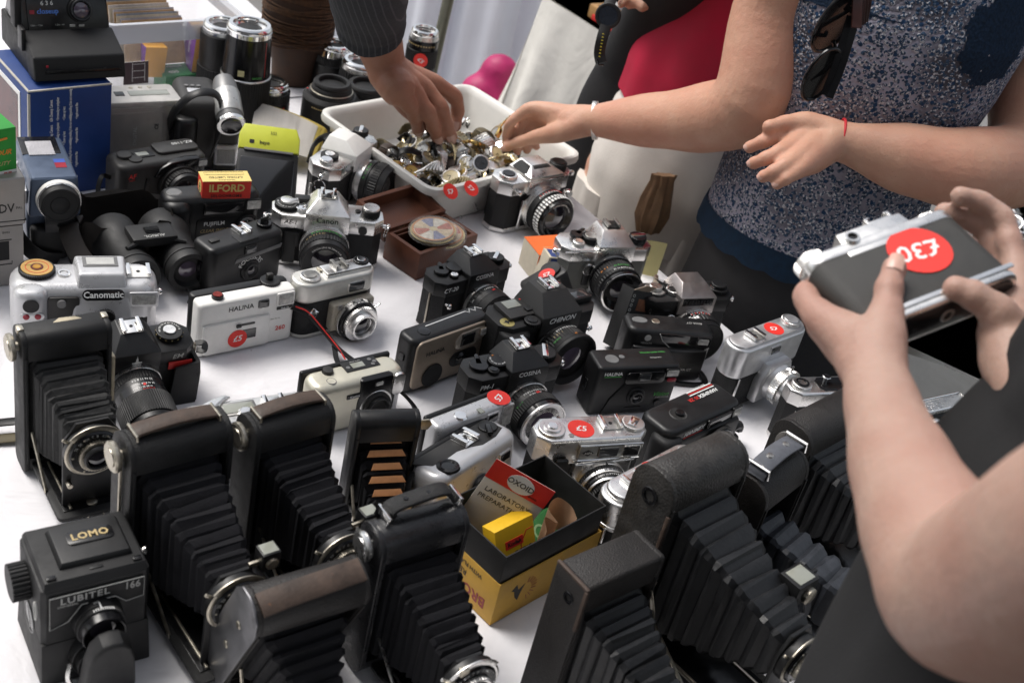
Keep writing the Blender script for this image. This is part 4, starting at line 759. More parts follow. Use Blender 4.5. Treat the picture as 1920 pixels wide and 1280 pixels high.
# small silver camera with rusty front
t, w, h, d, f = rf('small silver viewfinder camera with a rust-speckled front, behind the white pocket camera', (550, 528), (696, 496), .07, .104, .072, .034, .026, tm=mat('worn_silver', (.66, .65, .61), .4, .6, wear=(.3, .27, .22), wscale=60, wth=.68))
RST = mat('rusty_cream', (.5, .46, .37), .5, .2, var=.15, wear=(.2, .09, .035), wscale=130, wth=.6)
add(t, 'front_plate', fprism(rrect(.056, .036, .003, 3), .012, RST, .002), (.016, f-.01, .026)); add(t, 'step_plate', box(.06, .02, .006, CHR, .002), (.016, 0, h-.001)); shoe(t, .008, .002, h+.004, .017, .016, STL); dial(t, 'winding_knob', -.032, -.002, h, .0115, .004, CHR, 40, .0075, STL); dial(t, 'rewind_knob', .038, .002, h+.002, .009, .005, BLKG, 30, .005, CHRB); add(t, 'counter_tab', prism([(-.004, -.003), (.006, -.003), (.01, .003), (-.004, .005)], .003, BRS, .001), (-.012, .006, h))
window(t, 'viewfinder', .022, f-.0004, .058, .02, .011, WIN, CHR, .0012); L, _ = lens(t, (.018, f-.01, .022), [('shutter', .026, .026, .006, CHR, 60), ('speed_ring', .0255, .025, .005, BLKG, 0), ('focus_ring', .022, .0215, .006, CHR, 50), ('front_ring', .0165, .016, .007, CHR, 0)], .011); add(L, 'shutter_lever', box(.003, .012, .0025, CHRB), (.026, .012, .004), (0, 0, R(-60))); dots(L, .0262, .0035, 4, .003, .003, BKP, -.7, .6, 'ring_mark'); scale(L, .0256, .0085, '300 125 60 30 B', .0034, WHP)
add(t, 'flash_socket', cyl(.0035, .002, STL), (-.004, f-.01, .041), FRONT)
# silver rangefinder behind folding cameras
t, w, h, d, f = rf('silver rangefinder behind the folding cameras, only its lever and crank top showing', (337, 787), (597, 750), .076, .142, .078, .036, .026, tm=mat('satin_silver', (.7, .7, .69), .36, .8), plan='round')
add(t, 'advance_lever', prism([(-.006, -.008), (.01, -.006), (.026, .004), (.036, .016), (.044, .02), (.04, .024), (.026, .02), (.006, .01), (-.006, .006)], .004, CHR, .0014), (-.06, -.002, h)); dial(t, 'shutter_button', -.056, -.004, h, .0095, .005, CHR, 40, .007, CHRB); fw = add(t, 'meter_window', box(.036, .02, .0012, STL, .0004), (-.012, .002, h)); add(fw, 'pane', box(.03, .014, .0006, LCD, .0002), (0, 0, .0012)); dial(t, 'iso_dial', -.008, -.01, h, .0085, .005, CHR, 8, .0065, CHRB); shoe(t, .024, .002, h, .022, .018, CHRB, CHR); rk = add(t, 'rewind_crank', ringm(.0125, .009, .003, CHRB), (.055, 0, h)); add(rk, 'crank_handle', box(.02, .006, .002, CHRB), (0, 0, .003), (0, 0, R(40)))
lens(t, (.01, f-.001, .034), [('barrel', .026, .026, .008, CHR, 0), ('focus_ring', .024, .024, .01, BLK, 40), ('front_ring', .022, .021, .006, CHR, 0)], .014)
# Agfa
t, w, h, d, f = rf('chrome viewfinder camera with a round price sticker on top, beside the black carton', (1003, 806), (1208, 795), .084, .128, .084, .04, .034, plan='oct')
add(t, 'front_plate', fprism([(-.031, 0), (.034, 0), (.034, .054), (-.031, .05)], .012, CHR, .0016), (.01, f-.008, .006)); wp = add(t, 'window_panel', fprism(rrect(.074, .021, .002, 2), .003, mat('dark_silver', (.32, .32, .31), .35, .8), .0006), (.018, f-.0025, .068)); add(wp, 'panel_rim', tube([(-.0365, -.0004, -.0095), (.0365, -.0004, -.0095), (.0365, -.0004, .0098), (-.0365, -.0004, .0098)], .0009, CHRB, 6, True)); window(wp, 'frame_window', -.003, -.0008, .001, .022, .012, WIN, STL, .0006); window(wp, 'viewfinder', .024, -.0008, .001, .018, .013, WINB, CHRB, .001)
lg = add(wp, 'logo', fprism([(-.0065, 0), (0, .004), (.0065, 0), (0, -.004)], .0008, BKP, 0), (-.026, -.0008, .0)); add(lg, 'lettering', textm('AGFA', .0034, WHP), (0, -.0002, 0), FRONT)
L, _ = lens(t, (.012, f-.008, .032), [('shutter', .0285, .0285, .005, CHR, 0), ('shutter_ring', .0275, .0275, .005, BLK, 60), ('speed_ring', .0275, .027, .004, CHR, 0), ('aperture_ring', .0245, .024, .004, BLKG, 0), ('distance_ring', .0225, .022, .003, CHR, 0), ('front_ring', .0195, .0185, .007, BLK, 40)], .0085, GLS, rec=.004); scale(L, .0275, .012, '300 125 60 30 15 8 B', .0038, BKP); scale(L, .0245, .016, '2.8 4 5.6 8 11 16 22', .0034, WHP); add(L, 'face_lettering', bend_face(textm('6 8 10 15 30   7x5  10x8', .0036, BKP), .0205), (0, 0, .0212), (0, 0, R(60)))
add(L, 'index', box(.0012, .0006, .004, BLK, 0), (0, .0288, .0025)); add(L, 'focus_tab', box(.005, .004, .006, CHRB, .001), (-.0265, -.016, .004)); ck = dial(t, 'counter_knob', -.046, -.002, h, .0145, .004, CHR, 50); add(ck, 'cap', cyl(.0095, .002, CHR), (0, 0, .004)); add(ck, 'button_cap', cyl(.0055, .0015, CHRB), (0, 0, .006)); rk = dial(t, 'rewind_knob', .05, .0, h, .0125, .004, CHR, 50); add(rk, 'crank_handle', box(.016, .009, .0015, CHRB), (0, 0, .004), (0, 0, R(50)))
shoe(t, .024, .003, h, .024, .02, CHRB, STL); sticker(t, (-.012, -.002, h+.0002), TOP, .0145, '£5', .012, spin=R(-14)); add(t, 'lever_end', box(.01, .006, .003, CHRB, .001), (-.032, .018, h-.004)); add(t, 'small_screw', cyl(.003, .001, STL), (-.027, -.012, h)); add(t, 'self_timer', box(.014, .006, .016, BLKM, .003), (-.036, f-.004, .046))
# half hidden silver camera
t, w, h, d, f = rf('silver camera with a stepped rounded end, half hidden by a tall folding camera', (1140, 940), (1312, 848), .09, .15, .092, .044, .038, fit=False)
add(t, 'stepped_top', prism(rrect(w-.012, d-.008, .016, 7), .008, CHR, .003, 3), (0, 0, h-.001)); add(t, 'waist_rim', prism(rrect(w+.002, d+.002, .0195, 7), .004, CHR, .0015), (0, 0, .058)); shoe(t, -.036, 0, h+.007, .024, .022, CHRB, CHR); sticker(t, (-.004, .004, h+.0074), TOP, .012, '£5', .0105, spin=R(20)); rk = dial(t, 'rewind_knob', .052, 0, h+.007, .0115, .004, CHR, 40); dial(t, 'dial_rim', .034, 0, h+.007, .009, .002, CHR, 30); add(t, 'strap_post', cyl(.0016, .02, CHRB, 10), (-w/2-.002, -.008, .04))
lens(t, (.0, f-.001, .036), [('barrel', .025, .025, .008, CHR, 0), ('focus_ring', .023, .023, .01, BLK, 40), ('front_ring', .021, .02, .006, CHR, 0)], .013)
# silver camera leaning by the edge
t, w, h, d, f = rf('satin silver camera with a protruding chrome lens, standing at the table edge', (1372, 648), (1500, 602), .09, .13, .09, .036, .042, tm=mat('pale_silver', (.68, .68, .69), .33, .75), plan='round', base=False)
SLS = MATS['pale_silver']
add(t, 'front_casting', fprism([(-.03, 0), (.034, 0), (.03, .03), (.02, .05), (-.02, .05), (-.03, .03)], .014, SLS, .003), (.008, f-.012, .012)); L, _ = lens(t, (.008, f-.012, .036), [('mount', .024, .022, .006, SLS, 0), ('shutter', .0235, .0235, .008, CHR, 60), ('focus_ring', .0245, .0245, .004, CHR, 50), ('barrel', .0205, .02, .006, CHR, 0), ('hood', .0195, .0195, .012, BLK, 0)], .014, rec=.01)
scale(L, .0235, .0105, '2.8 4 5.6 8 11 16', .0034, BKP); add(L, 'lever', box(.003, .012, .002, CHRB), (.0, .027, .014)); add(t, 'step_plate', prism(rrect(w*.97, d*.8, .014, 6), .004, SLS, .0015), (0, 0, h-.001)); sh = shoe(t, -.026, -.001, h+.003, .02, .018, CHRB, STL); sticker(t, (.012, 0, h+.0032), TOP, .0125, '£5', .01, spin=R(150)); dial(t, 'winding_knob', .043, 0, h+.003, .012, .006, CHR, 50, .009, SLS); add(t, 'body_trim', box(.002, .003, .05, CHRB, .0006), (-w/2+.012, f-.0005, .0)); window(t, 'viewfinder', .0, f-.0005, .078, .016, .009, WIN, SLS)
# dark silver camera mostly hidden
t, w, h, d, f = rf('black and chrome camera with a chamfered chrome top, peeping out left of the bare wrist', (1478, 725), (1572, 722), .078, .125, .08, .037, .022, plan='oct', fit=False)
dk_ = dial(t, 'counter_dial', -.044, 0, h, .0125, .004, CHR, 40); add(dk_, 'cap', ringm(.009, .006, .0012, BLKG), (0, 0, .004)); add(t, 'top_inset', prism(octo(.075, .026, .006), .001, BLKG, .0003), (.016, 0, h)); mw = add(t, 'meter_cells', fprism(rrect(.05, .014, .001, 1), .002, BLKG, .0004), (.01, f-.0012, .066)); [add(mw, 'cell', fprism([(-.0035, -.002), (.0035, -.002), (.0035, .002), (-.0035, .002)], .0016, CHR, .0006), (-.02+.008*i, -.0006, -.0042+.0044*j)) for i in range(6) for j in range(3)]
add(t, 'release_post', cyl(.003, .008, CHRB, 12), (-.008, .004, h)); add(t, 'release_cap', cyl(.0055, .002, CHRB, 14), (-.008, .004, h+.008)); add(t, 'body_trim', box(.002, .003, .05, CHRB, .0006), (-w/2+.011, f+.0005, .004)); lens(t, (.012, f-.001, .03), [('barrel', .024, .024, .008, CHR, 0), ('front_ring', .021, .02, .008, BLK, 0)], .013)
# ================================================================ folding bellows cameras
t, L, w, yw = folder('tall folding camera with a cream metal top edge and crumpled bellows, at the far left', (42, 648), (212, 620), .175, w=.092, h=.182, d=.036, L=.088, nb=9, lensz=.092, lr=.03, strapm=None, knob='l', vf=False, bw2=.055, bh2=.06, flat=.5, bel=mat('crumpled_bellows', (.022, .022, .022), .7, bump=1, bs=140, var=.4), m=BLKM)
CRM = mat('cream_metal', (.42, .37, .27), .45, .5, var=.2, wear=(.18, .14, .09), wscale=60)
add(t, 'top_trim', fprism([(-.042, 0), (.042, 0), (.042, .005), (.024, .006), (.014, .012), (-.002, .013), (-.01, .008), (-.03, .004), (-.042, .006)], .003, CRM, .0008), (0, -.004, .1795), (R(-72), 0, 0)); [add(t, 'trim_bracket', box(.007, .01, .008, BRS, .002), (s*.043, .002, .176)) for s in (-1, 1)]
add(t, 'side_latch', box(.004, .01, .06, CRM, .001), (.048, -.012, .08)); add(t, 'shutter_post', cyl(.003, .014, BRS, 12), (-.024, -.09, .05), FRONT)
t, L, w, yw = folder('folding camera with a frayed brown strap and striped blue-black bellows, behind the twin lens box', (246, 866), (440, 814), .178, w=.098, h=.19, d=.042, L=.12, nb=9, lensz=.095, lr=.028, bedw=.072, flat=.15, m=LEA)
add(t, 'side_rod', tube([(-w/2-.002, -.004, .165), (-w/2-.002, -.004, .1)], .0016, BRS, 6))
t, L, w, yw = folder('folding camera with a dark leather strap on top, standing beside the champagne compact', (482, 826), (632, 782), .178, w=.09, h=.19, d=.042, L=.105, nb=9, lensz=.092, lr=.029, bedw=.066, flat=.15, m=LEA)
# small one with tan patches
t, L, w, yw = folder('small folding camera with tan strips showing on its torn bellows', (667, 806), (790, 802), .118, w=.07, h=.13, d=.028, L=.048, nb=5, lensz=.034, lr=.014, strapm=None, knob='', vf=False, bw2=.04, bh2=.03, m=BLK, btop=.86)
TAN = mat('tan_leather', (.36, .16, .06), .6, var=.25, bump=.3, bs=300)
for k, (z_, ww_) in enumerate(((.088, .034), (.08, .042), (.068, .034), (.06, .04), (.048, .034))):
    add(t, 'tan_strip', fprism([(-ww_/2, -.0036), (ww_/2, -.0036), (ww_/2*.82, .0036), (-ww_/2*.82, .0036)], .0014, TAN, .0004), (0, -.002-.046*(k+.4)/5-.006, .099-.05*(k+.4)/5+.006), (R(-48), 0, 0))
V = add(t, 'brilliant_finder', box(.016, .014, .016, BRS, .001), (.018, -.05, .034)); add(V, 'finder_window', box(.011, .01, .001, LCD, .0003), (0, 0, .0158)); add(t, 'winding_key', prism([(0, -.006), (.012, -.007), (.016, 0), (.012, .007), (0, .006)], .002, BRS, .0006), (w/2, 0, .112), (PI/2, 0, 0)); add(t, 'cord', tube([(w/2-.004, -.03, .05), (w/2+.006, -.03, .03), (w/2+.016, -.026, .044), (w/2+.012, -.02, .02), (w/2+.004, -.04, .004)], .0016, BLK, 6, sm=6))
# leaning one with metal end plates
t, L, w, yw = folder('folding camera leaning forward with a bare grey metal end plate and cracked leather top', (432, 1090), (640, 1032), .15, w=.108, h=.17, d=.046, L=.07, nb=5, lensz=.08, lr=.03, tilt=R(24), zl=.012, strapm=None, knob='', vf=False, flat=.2, struts=True)
PLM = mat('scratched_plate', (.2, .2, .21), .36, .75, var=.25, vs_=25, wear=(.07, .07, .075), wscale=14, wth=.55)
pl = add(t, 'metal_plate', sprism([(-.024, .004), (.024, .004), (.024, .15), (.018, .166), (.006, .173), (-.006, .173), (-.018, .166), (-.024, .15)], .0022, PLM, .0008), (-w/2-.0012, 0, 0)); [add(pl, 'rivet', cyl(.004, .0014, BRS, 14), (-.001, -.002, z_), (0, -PI/2, 0)) for z_ in (.125, .075)]
add(t, 'torn_strap', ribbon([(-w*.46, -.004, .1715), (-w*.2, -.002, .1735), (w*.2, 0, .174), (w*.46, .002, .1715)], .022, .0035, LEAB))
# large one at the bottom centre
t, L, w, yw = folder('folding camera with a shiny rounded black top and nickel winding knob, front row centre', (716, 1042), (882, 992), .166, w=.094, h=.182, d=.042, L=.105, nb=9, lensz=.083, lr=.03, bedw=.07, flat=.1, m=mat('gloss_leather', (.018, .018, .02), .28, bump=.3, bs=500, var=.3), strapm=None, knob='l', vf=False, trim=CHR)
H_ = add(t, 'carrying_handle', ribbon([(-.03, .006, .184), (-.026, .007, .194), (0, .008, .197), (.03, .009, .196), (.04, .008, .184)], .017, .004, LEA)); [add(H_, 'rivet', cyl(.0025, .001, BLKG, 12), (x, .008, .1985)) for x in (-.012, .012)]; [add(t, 'handle_bracket', box(.004, .022, .012, CHRB, .0008), (x, .006, .18), (0, R(15), 0)) for x in (-.036, .04)]
[add(L, 'aperture_tab', box(.009, .008, .006, BRS, .001), (x, y, .006)) for x, y in ((-.024, .014), (-.012, .026))]
# flat-topped one
t, L, w, yw = folder('square-topped folding camera with scuffed brown edges, at the bottom edge', (1100, 1112), (1248, 1046), .19, w=.1, h=.192, d=.043, L=.1, nb=7, lensz=.09, lr=.026, flat=.95, m=LEAO, strapm=None, knob='', vf=False, bel=BELG)
add(t, 'top_edge_wear', box(.004, .044, .004, LEAB, .0015), (-w/2+.002, 0, .1885)); add(t, 'corner_wear', box(.004, .004, .05, LEAB, .0015), (-w/2+.001, -.021, .14)); add(t, 'end_bush', ringm(.0065, .0035, .0016, BLKG, 20), (-w/2, -.004, .168), (0, -PI/2, 0)); add(t, 'bent_strut', ribbon([(w/2-.004, -.02, .15), (w/2+.004, -.026, .12), (w/2-.002, -.034, .1), (w/2, -.04, .06)], .008, .0012, BRS, (1, -.3, 0)))
# tall large one
t, L, w, yw = folder('tallest folding camera with a bald rounded leather top, behind the square-topped one', (1268, 930), (1412, 862), .205, w=.106, h=.215, d=.05, L=.142, nb=8, lensz=.105, lr=.024, flat=.1, m=mat('bald_leather', (.03, .028, .026), .4, bump=.5, bs=420, btype='voro', var=.45, vs_=40), strapm=None, knob='', vf=False, bel=BELG)
add(t, 'end_bush', ringm(.009, .0055, .002, BLKG, 22), (-w/2, 0, .186), (0, -PI/2, 0)); add(t, 'worn_edge', box(.004, .004, .08, LEAB, .0015), (-w/2+.001, -.0245, .1)); V = add(t, 'brilliant_finder', box(.03, .024, .026, BLK, .002), (.038, -.118, .122)); add(V, 'finder_window', box(.022, .018, .0012, LCD, .0004), (0, 0, .0255)); add(V, 'finder_lens', lathe([(0, 0), (.0085, 0), (.0085, .004), (.007, .005), (0, .006)], BRS, 18), (.004, -.0115, .01), FRONT); add(V, 'finder_lever', box(.016, .004, .005, BLK, .002), (.02, 0, .016))
add(t, 'curved_lever', ribbon([(.05, -.128, .12), (.056, -.13, .104), (.052, -.132, .08), (.056, -.134, .058)], .009, .0022, PLM, (0, -1, .1))); add(t, 'bent_bracket', ribbon([(-w/2+.01, -.026, .1), (-w/2-.002, -.03, .085), (-w/2+.002, -.036, .06), (-w/2+.004, -.04, .03)], .01, .0016, BRS, (-1, -.3, 0)))
# strap one with long bellows
t, L, w, yw = folder('folding camera with a riveted buckled strap over its end and slim glossy bellows', (1438, 946), (1520, 882), .15, w=.08, h=.165, d=.044, L=.15, nb=7, lensz=.07, lr=.021, flat=.05, belh=.5, open_w=.6, m=LEAO, strapm=None, knob='', vf=False, bel=mat('glossy_bellows', (.03, .033, .04), .38, bump=.6, bs=180, var=.4), bw2=.042, bh2=.045)
S_ = add(t, 'buckled_strap', ribbon([(-.036, 0, .1665), (-.03, 0, .174), (0, 0, .178), (.03, 0, .174), (.036, 0, .167)], .019, .003, mat('blue_grey_leather', (.09, .095, .11), .45, var=.3, bump=.3, bs=300))); [add(S_, 'rivet', lathe([(0, .002), (.003, .0014), (.004, 0), (0, 0)], STL, 14), (x, .001, .178)) for x in (-.014, .014)]
for x in (-.034, .034): add(S_, 'buckle', tube([(x, -.011, .168), (x, -.011, .177), (x, .011, .177), (x, .011, .168)], .0018, CHRB, 6))
V = add(t, 'brilliant_finder', box(.02, .018, .022, BLK, .002), (.03, -.14, .09)); add(V, 'finder_lens', lathe([(0, 0), (.007, 0), (.006, .003), (0, .004)], STL, 16), (0, -.0085, .01), FRONT)
# long leather roll
t, L, w, yw = folder('wide leather-covered folding camera with a nickel end disc, partly behind the bare forearm', (1518, 850), (1640, 782), .15, fit=False, w=.125, h=.17, d=.05, L=.1, nb=6, lensz=.08, lr=.024, flat=.25, m=LEAO, strapm=None, knob='', vf=False, bel=BELG)
k_ = add(t, 'end_disc', cyl(.0165, .002, STL, 28), (-w/2, 0, .142), (0, -PI/2, 0)); add(k_, 'disc_key', box(.004, .018, .006, BRS, .001), (0, 0, .002), (0, 0, R(40)))
t, L, w, yw = folder('folding camera with a chequered chrome top plate, right of the bare forearm', (1735, 792), (1832, 770), .128, fit=False, w=.08, h=.135, d=.03, L=.1, nb=7, lensz=.075, lr=.022, flat=.8, m=LEA, strapm=None, knob='', vf=False, bel=BELG)
cp = add(t, 'chrome_top', box(w*.98, .024, .004, mat('chequered_chrome', (.5, .5, .5), .3, 1, bump=1, bs=420, btype='voro'), .001), (0, 0, .1345)); add(cp, 'top_rim', tube([(-w*.47, -.0105, .0045), (w*.47, -.0105, .0045), (w*.47, .0105, .0045), (-w*.47, .0105, .0045)], .001, CHRB, 6, True)); add(t, 'white_edge', tube([(-w/2+.002, -.0165, .05), (-w/2+.002, -.0165, .12), (-w/2+.008, -.0165, .13)], .001, WHP, 6)); add(t, 'winding_knob', cyl(.013, .006, CHR, 26), (-w/2+.016, -.014, .118), FRONT)

# ================================================================ twin lens reflex
loc, yaw, lsc = fsite((77, 1112), (283, 1061), .118, .078, .097); w = .097
t = thing('twin_lens_camera', 'black twin lens box camera with gold lettering on its hood, bottom left corner', 'camera', loc, (0, 0, yaw)); t.scale = (lsc,)*3
add(t, 'body', prism(octo(w, .078, .004), .116, BLKM, .002), (0, 0, 0)); add(t, 'lower_flare', frus(w+.004, .09, w+.001, .08, .05, BLKM, .002), (0, .0, .0)); fl = -.0395
hd = add(t, 'hood', frus(w-.004, .078, w-.008, .07, .008, BLKM, .0016), (0, .0, .1155)); hp = add(hd, 'hood_flap', frus(.066, .05, .06, .046, .006, BLK, .0012), (.004, .002, .008)); pn = add(hd, 'name_plate', prism(rrect(.042, .017, .005, 4), .0012, BLKG, .0004), (.006, .006, .014)); add(hd, 'lettering', textm('LOMO', .011, GLD, bold=.03, space=1.1), (.006, .006, .0156)); [add(hd, 'hood_hook', box(.008, .004, .003, BLKG, .0006), (s*.038, -.031, .008)) for s in (-1, 1)]; add(hd, 'hood_catch', box(.012, .003, .001, BLK, .0004), (.002, -.029, .008))
np_ = add(t, 'front_plate', fprism([(-.042, .07), (-.042, .11), (.042, .11), (.042, .086), (.022, .084), (.014, .092), (-.014, .092), (-.024, .076)][::-1], .0015, BLKM, .0003), (0, fl-.0012, 0))
pts = [(-.042, .07), (-.042, .11), (.042, .11), (.042, .086), (.026, .084), (.016, .094), (-.014, .094), (-.026, .076)]
add(t, 'plate_border', tube([(x, fl-.002, z_) for x, z_ in pts], .0005, GRP, 5, True)); txt(t, 'LUBITEL', .0108, GRP, (-.011, fl-.0017, .1025), bold=.02, space=1.15); txt(t, '166', .0125, GRP, (.0315, fl-.0017, .1025), bold=.012, sx=.8); txt(t, 'UNIVERSAL', .0036, GRP, (-.026, fl-.0016, .0965))
vl, _ = lens(t, (0, fl, .073), [('mount', .023, .0225, .01, BLK, 0), ('focus_gear', .0225, .0225, .006, BLK, 70), ('front_ring', .0205, .02, .01, BLKG, 0)], .012, GLS, rec=.005, name='viewing_lens'); add(vl, 'index', box(.0012, .0006, .008, WHP, 0), (0, .0229, .006)); scale(vl, .0226, .0055, '∞', .006, GRP, .1); dots(vl, .0228, .013, 10, .0008, .003, WHP, -.3, .5)
tl, _ = lens(t, (0, fl, .03), [('mount', .026, .025, .012, BLK, 0), ('focus_gear', .0225, .0225, .008, BLK, 60), ('front_ring', .02, .0195, .006, BLKG, 0)], .012, GLS, rec=.004, name='taking_lens')
cap = add(t, 'lens_cover', fprism([(-.022, .0), (.022, .0), (.024, .02), (.021, .056), (.017, .074), (.009, .083), (0, .085), (-.009, .083), (-.017, .074), (-.021, .056), (-.024, .02)], .02, BLKM, .004, 3), (.0, fl-.044, .002), (R(6), 0, 0))
rel = add(t, 'shutter_release', ribbon([(-.026, fl-.01, .028), (-.03, fl-.02, .018), (-.022, fl-.03, .01), (-.014, fl-.036, .006)], .006, .002, CHR, (-1, -.4, .3)))
kn = add(t, 'winding_knob', knurl(.018, .016, BLKM, 26, .0012), (-w/2, .01, .088), (0, -PI/2, 0)); add(t, 'strap_hook', tube([(-w/2-.003, -.03+.004*math.sin(q), .088+.0105*math.cos(q)) for q in [k*PI/6 for k in range(12)]], .001, GRP, 6, True)); wl = add(t, 'side_disc', ringm(.0165, .0145, .0012, GRY, 32), (-w/2, .002, .048), (0, -PI/2, 0)); add(wl, 'disc_face', cyl(.0145, .0008, BLKG, 30)); add(wl, 'disc_mark', box(.022, .001, .0004, WHP, 0), (0, 0, .0008), (0, 0, R(20))); lug(t, w/2, .0, .1, 1)

# ================================================================ cartons and small things at the front
def frame(F, Rr, Ll, z):
    """base frame from three corners seen at height z: location of the near corner, turn, width, depth"""
    A = P(*F, z); B = P(*Rr, z); C = P(*Ll, z); v = B-A; yaw = math.atan2(v.y, v.x)
    n = Vector((-math.sin(yaw), math.cos(yaw), 0)); return A, yaw, v.length, abs((C-A).dot(n))
def local(A, yaw, x, y, z): return Vector((A.x+x*math.cos(yaw)-y*math.sin(yaw), A.y+x*math.sin(yaw)+y*math.cos(yaw), z))
def tray(w, d, h, th, m, r=.001, flare=0, floor=.002):
    """open box standing on z=0 with its near corner region centred"""
    bm = bmesh.new(); f = flare
    def ring(o, z, fl): return [bm.verts.new(p) for p in ((-w/2-fl+o, -d/2-fl+o, z), (w/2+fl-o, -d/2-fl+o, z), (w/2+fl-o, d/2+fl-o, z), (-w/2-fl+o, d/2+fl-o, z))]
    a = ring(0, 0, 0); b = ring(0, h, f); c = ring(th, h, f); e = ring(th, floor, 0)
    for p, q in ((a, b), (b, c), (c, e)):
        for i in range(4): bm.faces.new((p[i], p[(i+1) % 4], q[(i+1) % 4], q[i]))
    bm.faces.new(a[::-1]); bm.faces.new(e); bev(bm, r, 2); return fin(bm, m)
YEL = mat('yellow_carton', (.62, .36, .06), .55, var=.08, wear=(.6, .5, .32), wscale=22, wth=.68, bump=.1, bs=300)
A, yaw, w, d = frame((918, 1172), (1135, 1050), (868, 1044), 0); w = .145; d = .095; c = local(A, yaw, w/2, d/2, 0)
t = thing('yellow_carton', 'worn yellow camera carton holding a black box lid, front centre', 'box', c, (0, 0, yaw)); add(t, 'carton', tray(w, d, .055, .0015, YEL, .0006))
BRM = mat('burgundy_print', (.3, .05, .05), .5, var=0); txt(t, 'BROWNIE', .017, BRM, (-w/2-.0004, .004, .018), (PI/2, PI, -PI/2), bold=.02); txt(t, 'REFLEX', .0095, BKP, (-w/2-.0004, .012, .034), (PI/2, PI, -PI/2)); txt(t, 'WITH FLASH', .0068, BKP, (-w/2-.0004, -.004, .045), (PI/2, PI, -PI/2))
bd = add(t, 'printed_figure', fprism([(-.008, .006), (-.004, .004), (-.001, -.006), (.004, -.012), (.006, -.002), (.01, .008), (.002, .003), (-.002, .012)], .0006, BKP, 0), (-w/2+.028, -d/2-.0004, .03)); add(t, 'printed_rays', join([(box(.007, .0004, .0006, BRM, 0), TR(-w/2+.04+.013*math.cos(a_), -d/2-.0003, .028+.013*math.sin(a_), 0, -a_, 0)) for a_ in [k*.32-1.2 for k in range(9)]], BRM))
BCN = mat('black_carton', (.012, .012, .012), .5, var=.2, bump=.15, bs=300, wear=(.2, .15, .1), wscale=70, wth=.78)
lc_ = local(A, yaw, w/2-.002, d/2, .0025); bx = solo('black_carton', tray(w-.006, d-.006, .088, .0016, BCN, .0005, .001), 'open black box nested in the yellow carton, full of papers', 'box', lc_, (0, 0, yaw))
def card(name, label, cat, c4, th, m, parts=()):
    """flat card between four points given in order: bottom left, bottom right, top right, top left"""
    a, b, c_, d_ = [Vector(p) for p in c4]; X = (b-a).normalized(); N = X.cross(d_-a).normalized(); Y = N.cross(X)
    w_ = (b-a).length; h_ = (d_-a).dot(Y); o = thing(name, label, cat, d_-Y*h_, Matrix((X, Y, N)).transposed().to_euler())
    k = add(o, 'sheet', box(w_, h_, th, m, min(.0004, th*.3)), (w_/2, h_/2, -th)); return o, w_, h_
PAP = mat('old_paper', (.6, .56, .5), .75, var=.07, vs_=25, bump=.15, bs=200)
zb = .052
def loc3(x, y, z): return local(A, yaw, x, y, z)
o, w_, h_ = card('leaflet', 'red and cream leaflet with an oval badge standing in the black box', 'leaflet', (P(880, 992, .045), P(880, 992, .045)+P(1041, 922, .116)-P(932, 860, .136), P(1041, 922, .116), P(932, 860, .136)), .0008, PAP)
add(o, 'red_band', box(w_+.0006, h_*.27, .0004, STK, 0), (w_/2, h_*.867, .00005)); ov = add(o, 'oval_badge', lathe([(0, 0), (.0145, 0), (.0145, .0003), (0, .0003)], WHP, 28), (w_*.52, h_*.86, .0005)); ov.scale = (1, .72, 1); txt(o, 'OXOID', .0088, BKP, (w_*.52, h_*.86, .0009), TOP, bold=.012); txt(o, 'LABORATORY', .0078, BKP, (w_*.1, h_*.6, .0002), TOP, align='LEFT'); txt(o, 'PREPARATIONS', .0078, BKP, (w_*.06, h_*.49, .0002), TOP, align='LEFT'); txt(o, 'BRAND', .0028, BKP, (w_*.78, h_*.78, .0006), TOP)
YK = mat('bright_yellow_carton', (.78, .47, .02), .45, var=.05)
kt = thing('film_carton', 'small bright yellow carton leaning in the black box', 'box', loc3(.048, .026, .03), (R(-20), R(-6), yaw-R(4))); add(kt, 'carton', box(.048, .02, .056, YK, .0006)); lb = add(kt, 'red_label', box(.022, .0006, .009, STK, 0), (-.002, -.0103, .031)); txt(kt, 'Kodak', .0065, BKP, (-.002, -.0108, .0355), bold=.02); txt(kt, 'CLOSE-UP', .0048, BKP, (.008, -.0103, .024), bold=.01); txt(kt, 'LENS', .0048, BKP, (.004, -.0103, .018), bold=.01); txt(kt, 'SET', .004, BKP, (.003, -.0103, .012), bold=.01); add(kt, 'red_frame', tube([(.006, -.0102, .008), (.006, -.0102, .03), (.014, -.0102, .043), (.022, -.0102, .043)], .0005, REDP, 4))
KRF = mat('kraft_paper', (.55, .36, .23), .7, var=.12, bump=.2, bs=200)
def sheet(paths, m, th=.0008):
    """paper swept between two edge paths (lower and upper)"""
    lo, hi = [spline(p, 6) for p in paths]; bm = bmesh.new(); a = [bm.verts.new(p) for p in lo]; b = [bm.verts.new(p) for p in hi]
    for i in range(len(a)-1): bm.faces.new((a[i], a[i+1], b[i+1], b[i]))
    bmesh.ops.solidify(bm, geom=list(bm.faces), thickness=th); return fin(bm, m, 60)
fp_ = [(.07, .016), (.08, .03), (.09, .02), (.096, .04), (.112, .044), (.12, .03), (.112, .014)]
solo('folded_paper', sheet([[loc3(x, y, .04) for x, y in fp_], [loc3(x+.002, y, .078+.003*math.sin(i*2)) for i, (x, y) in enumerate(fp_)]], KRF), 'curled tan paper leaflet beside the small yellow carton in the black box', 'paper')
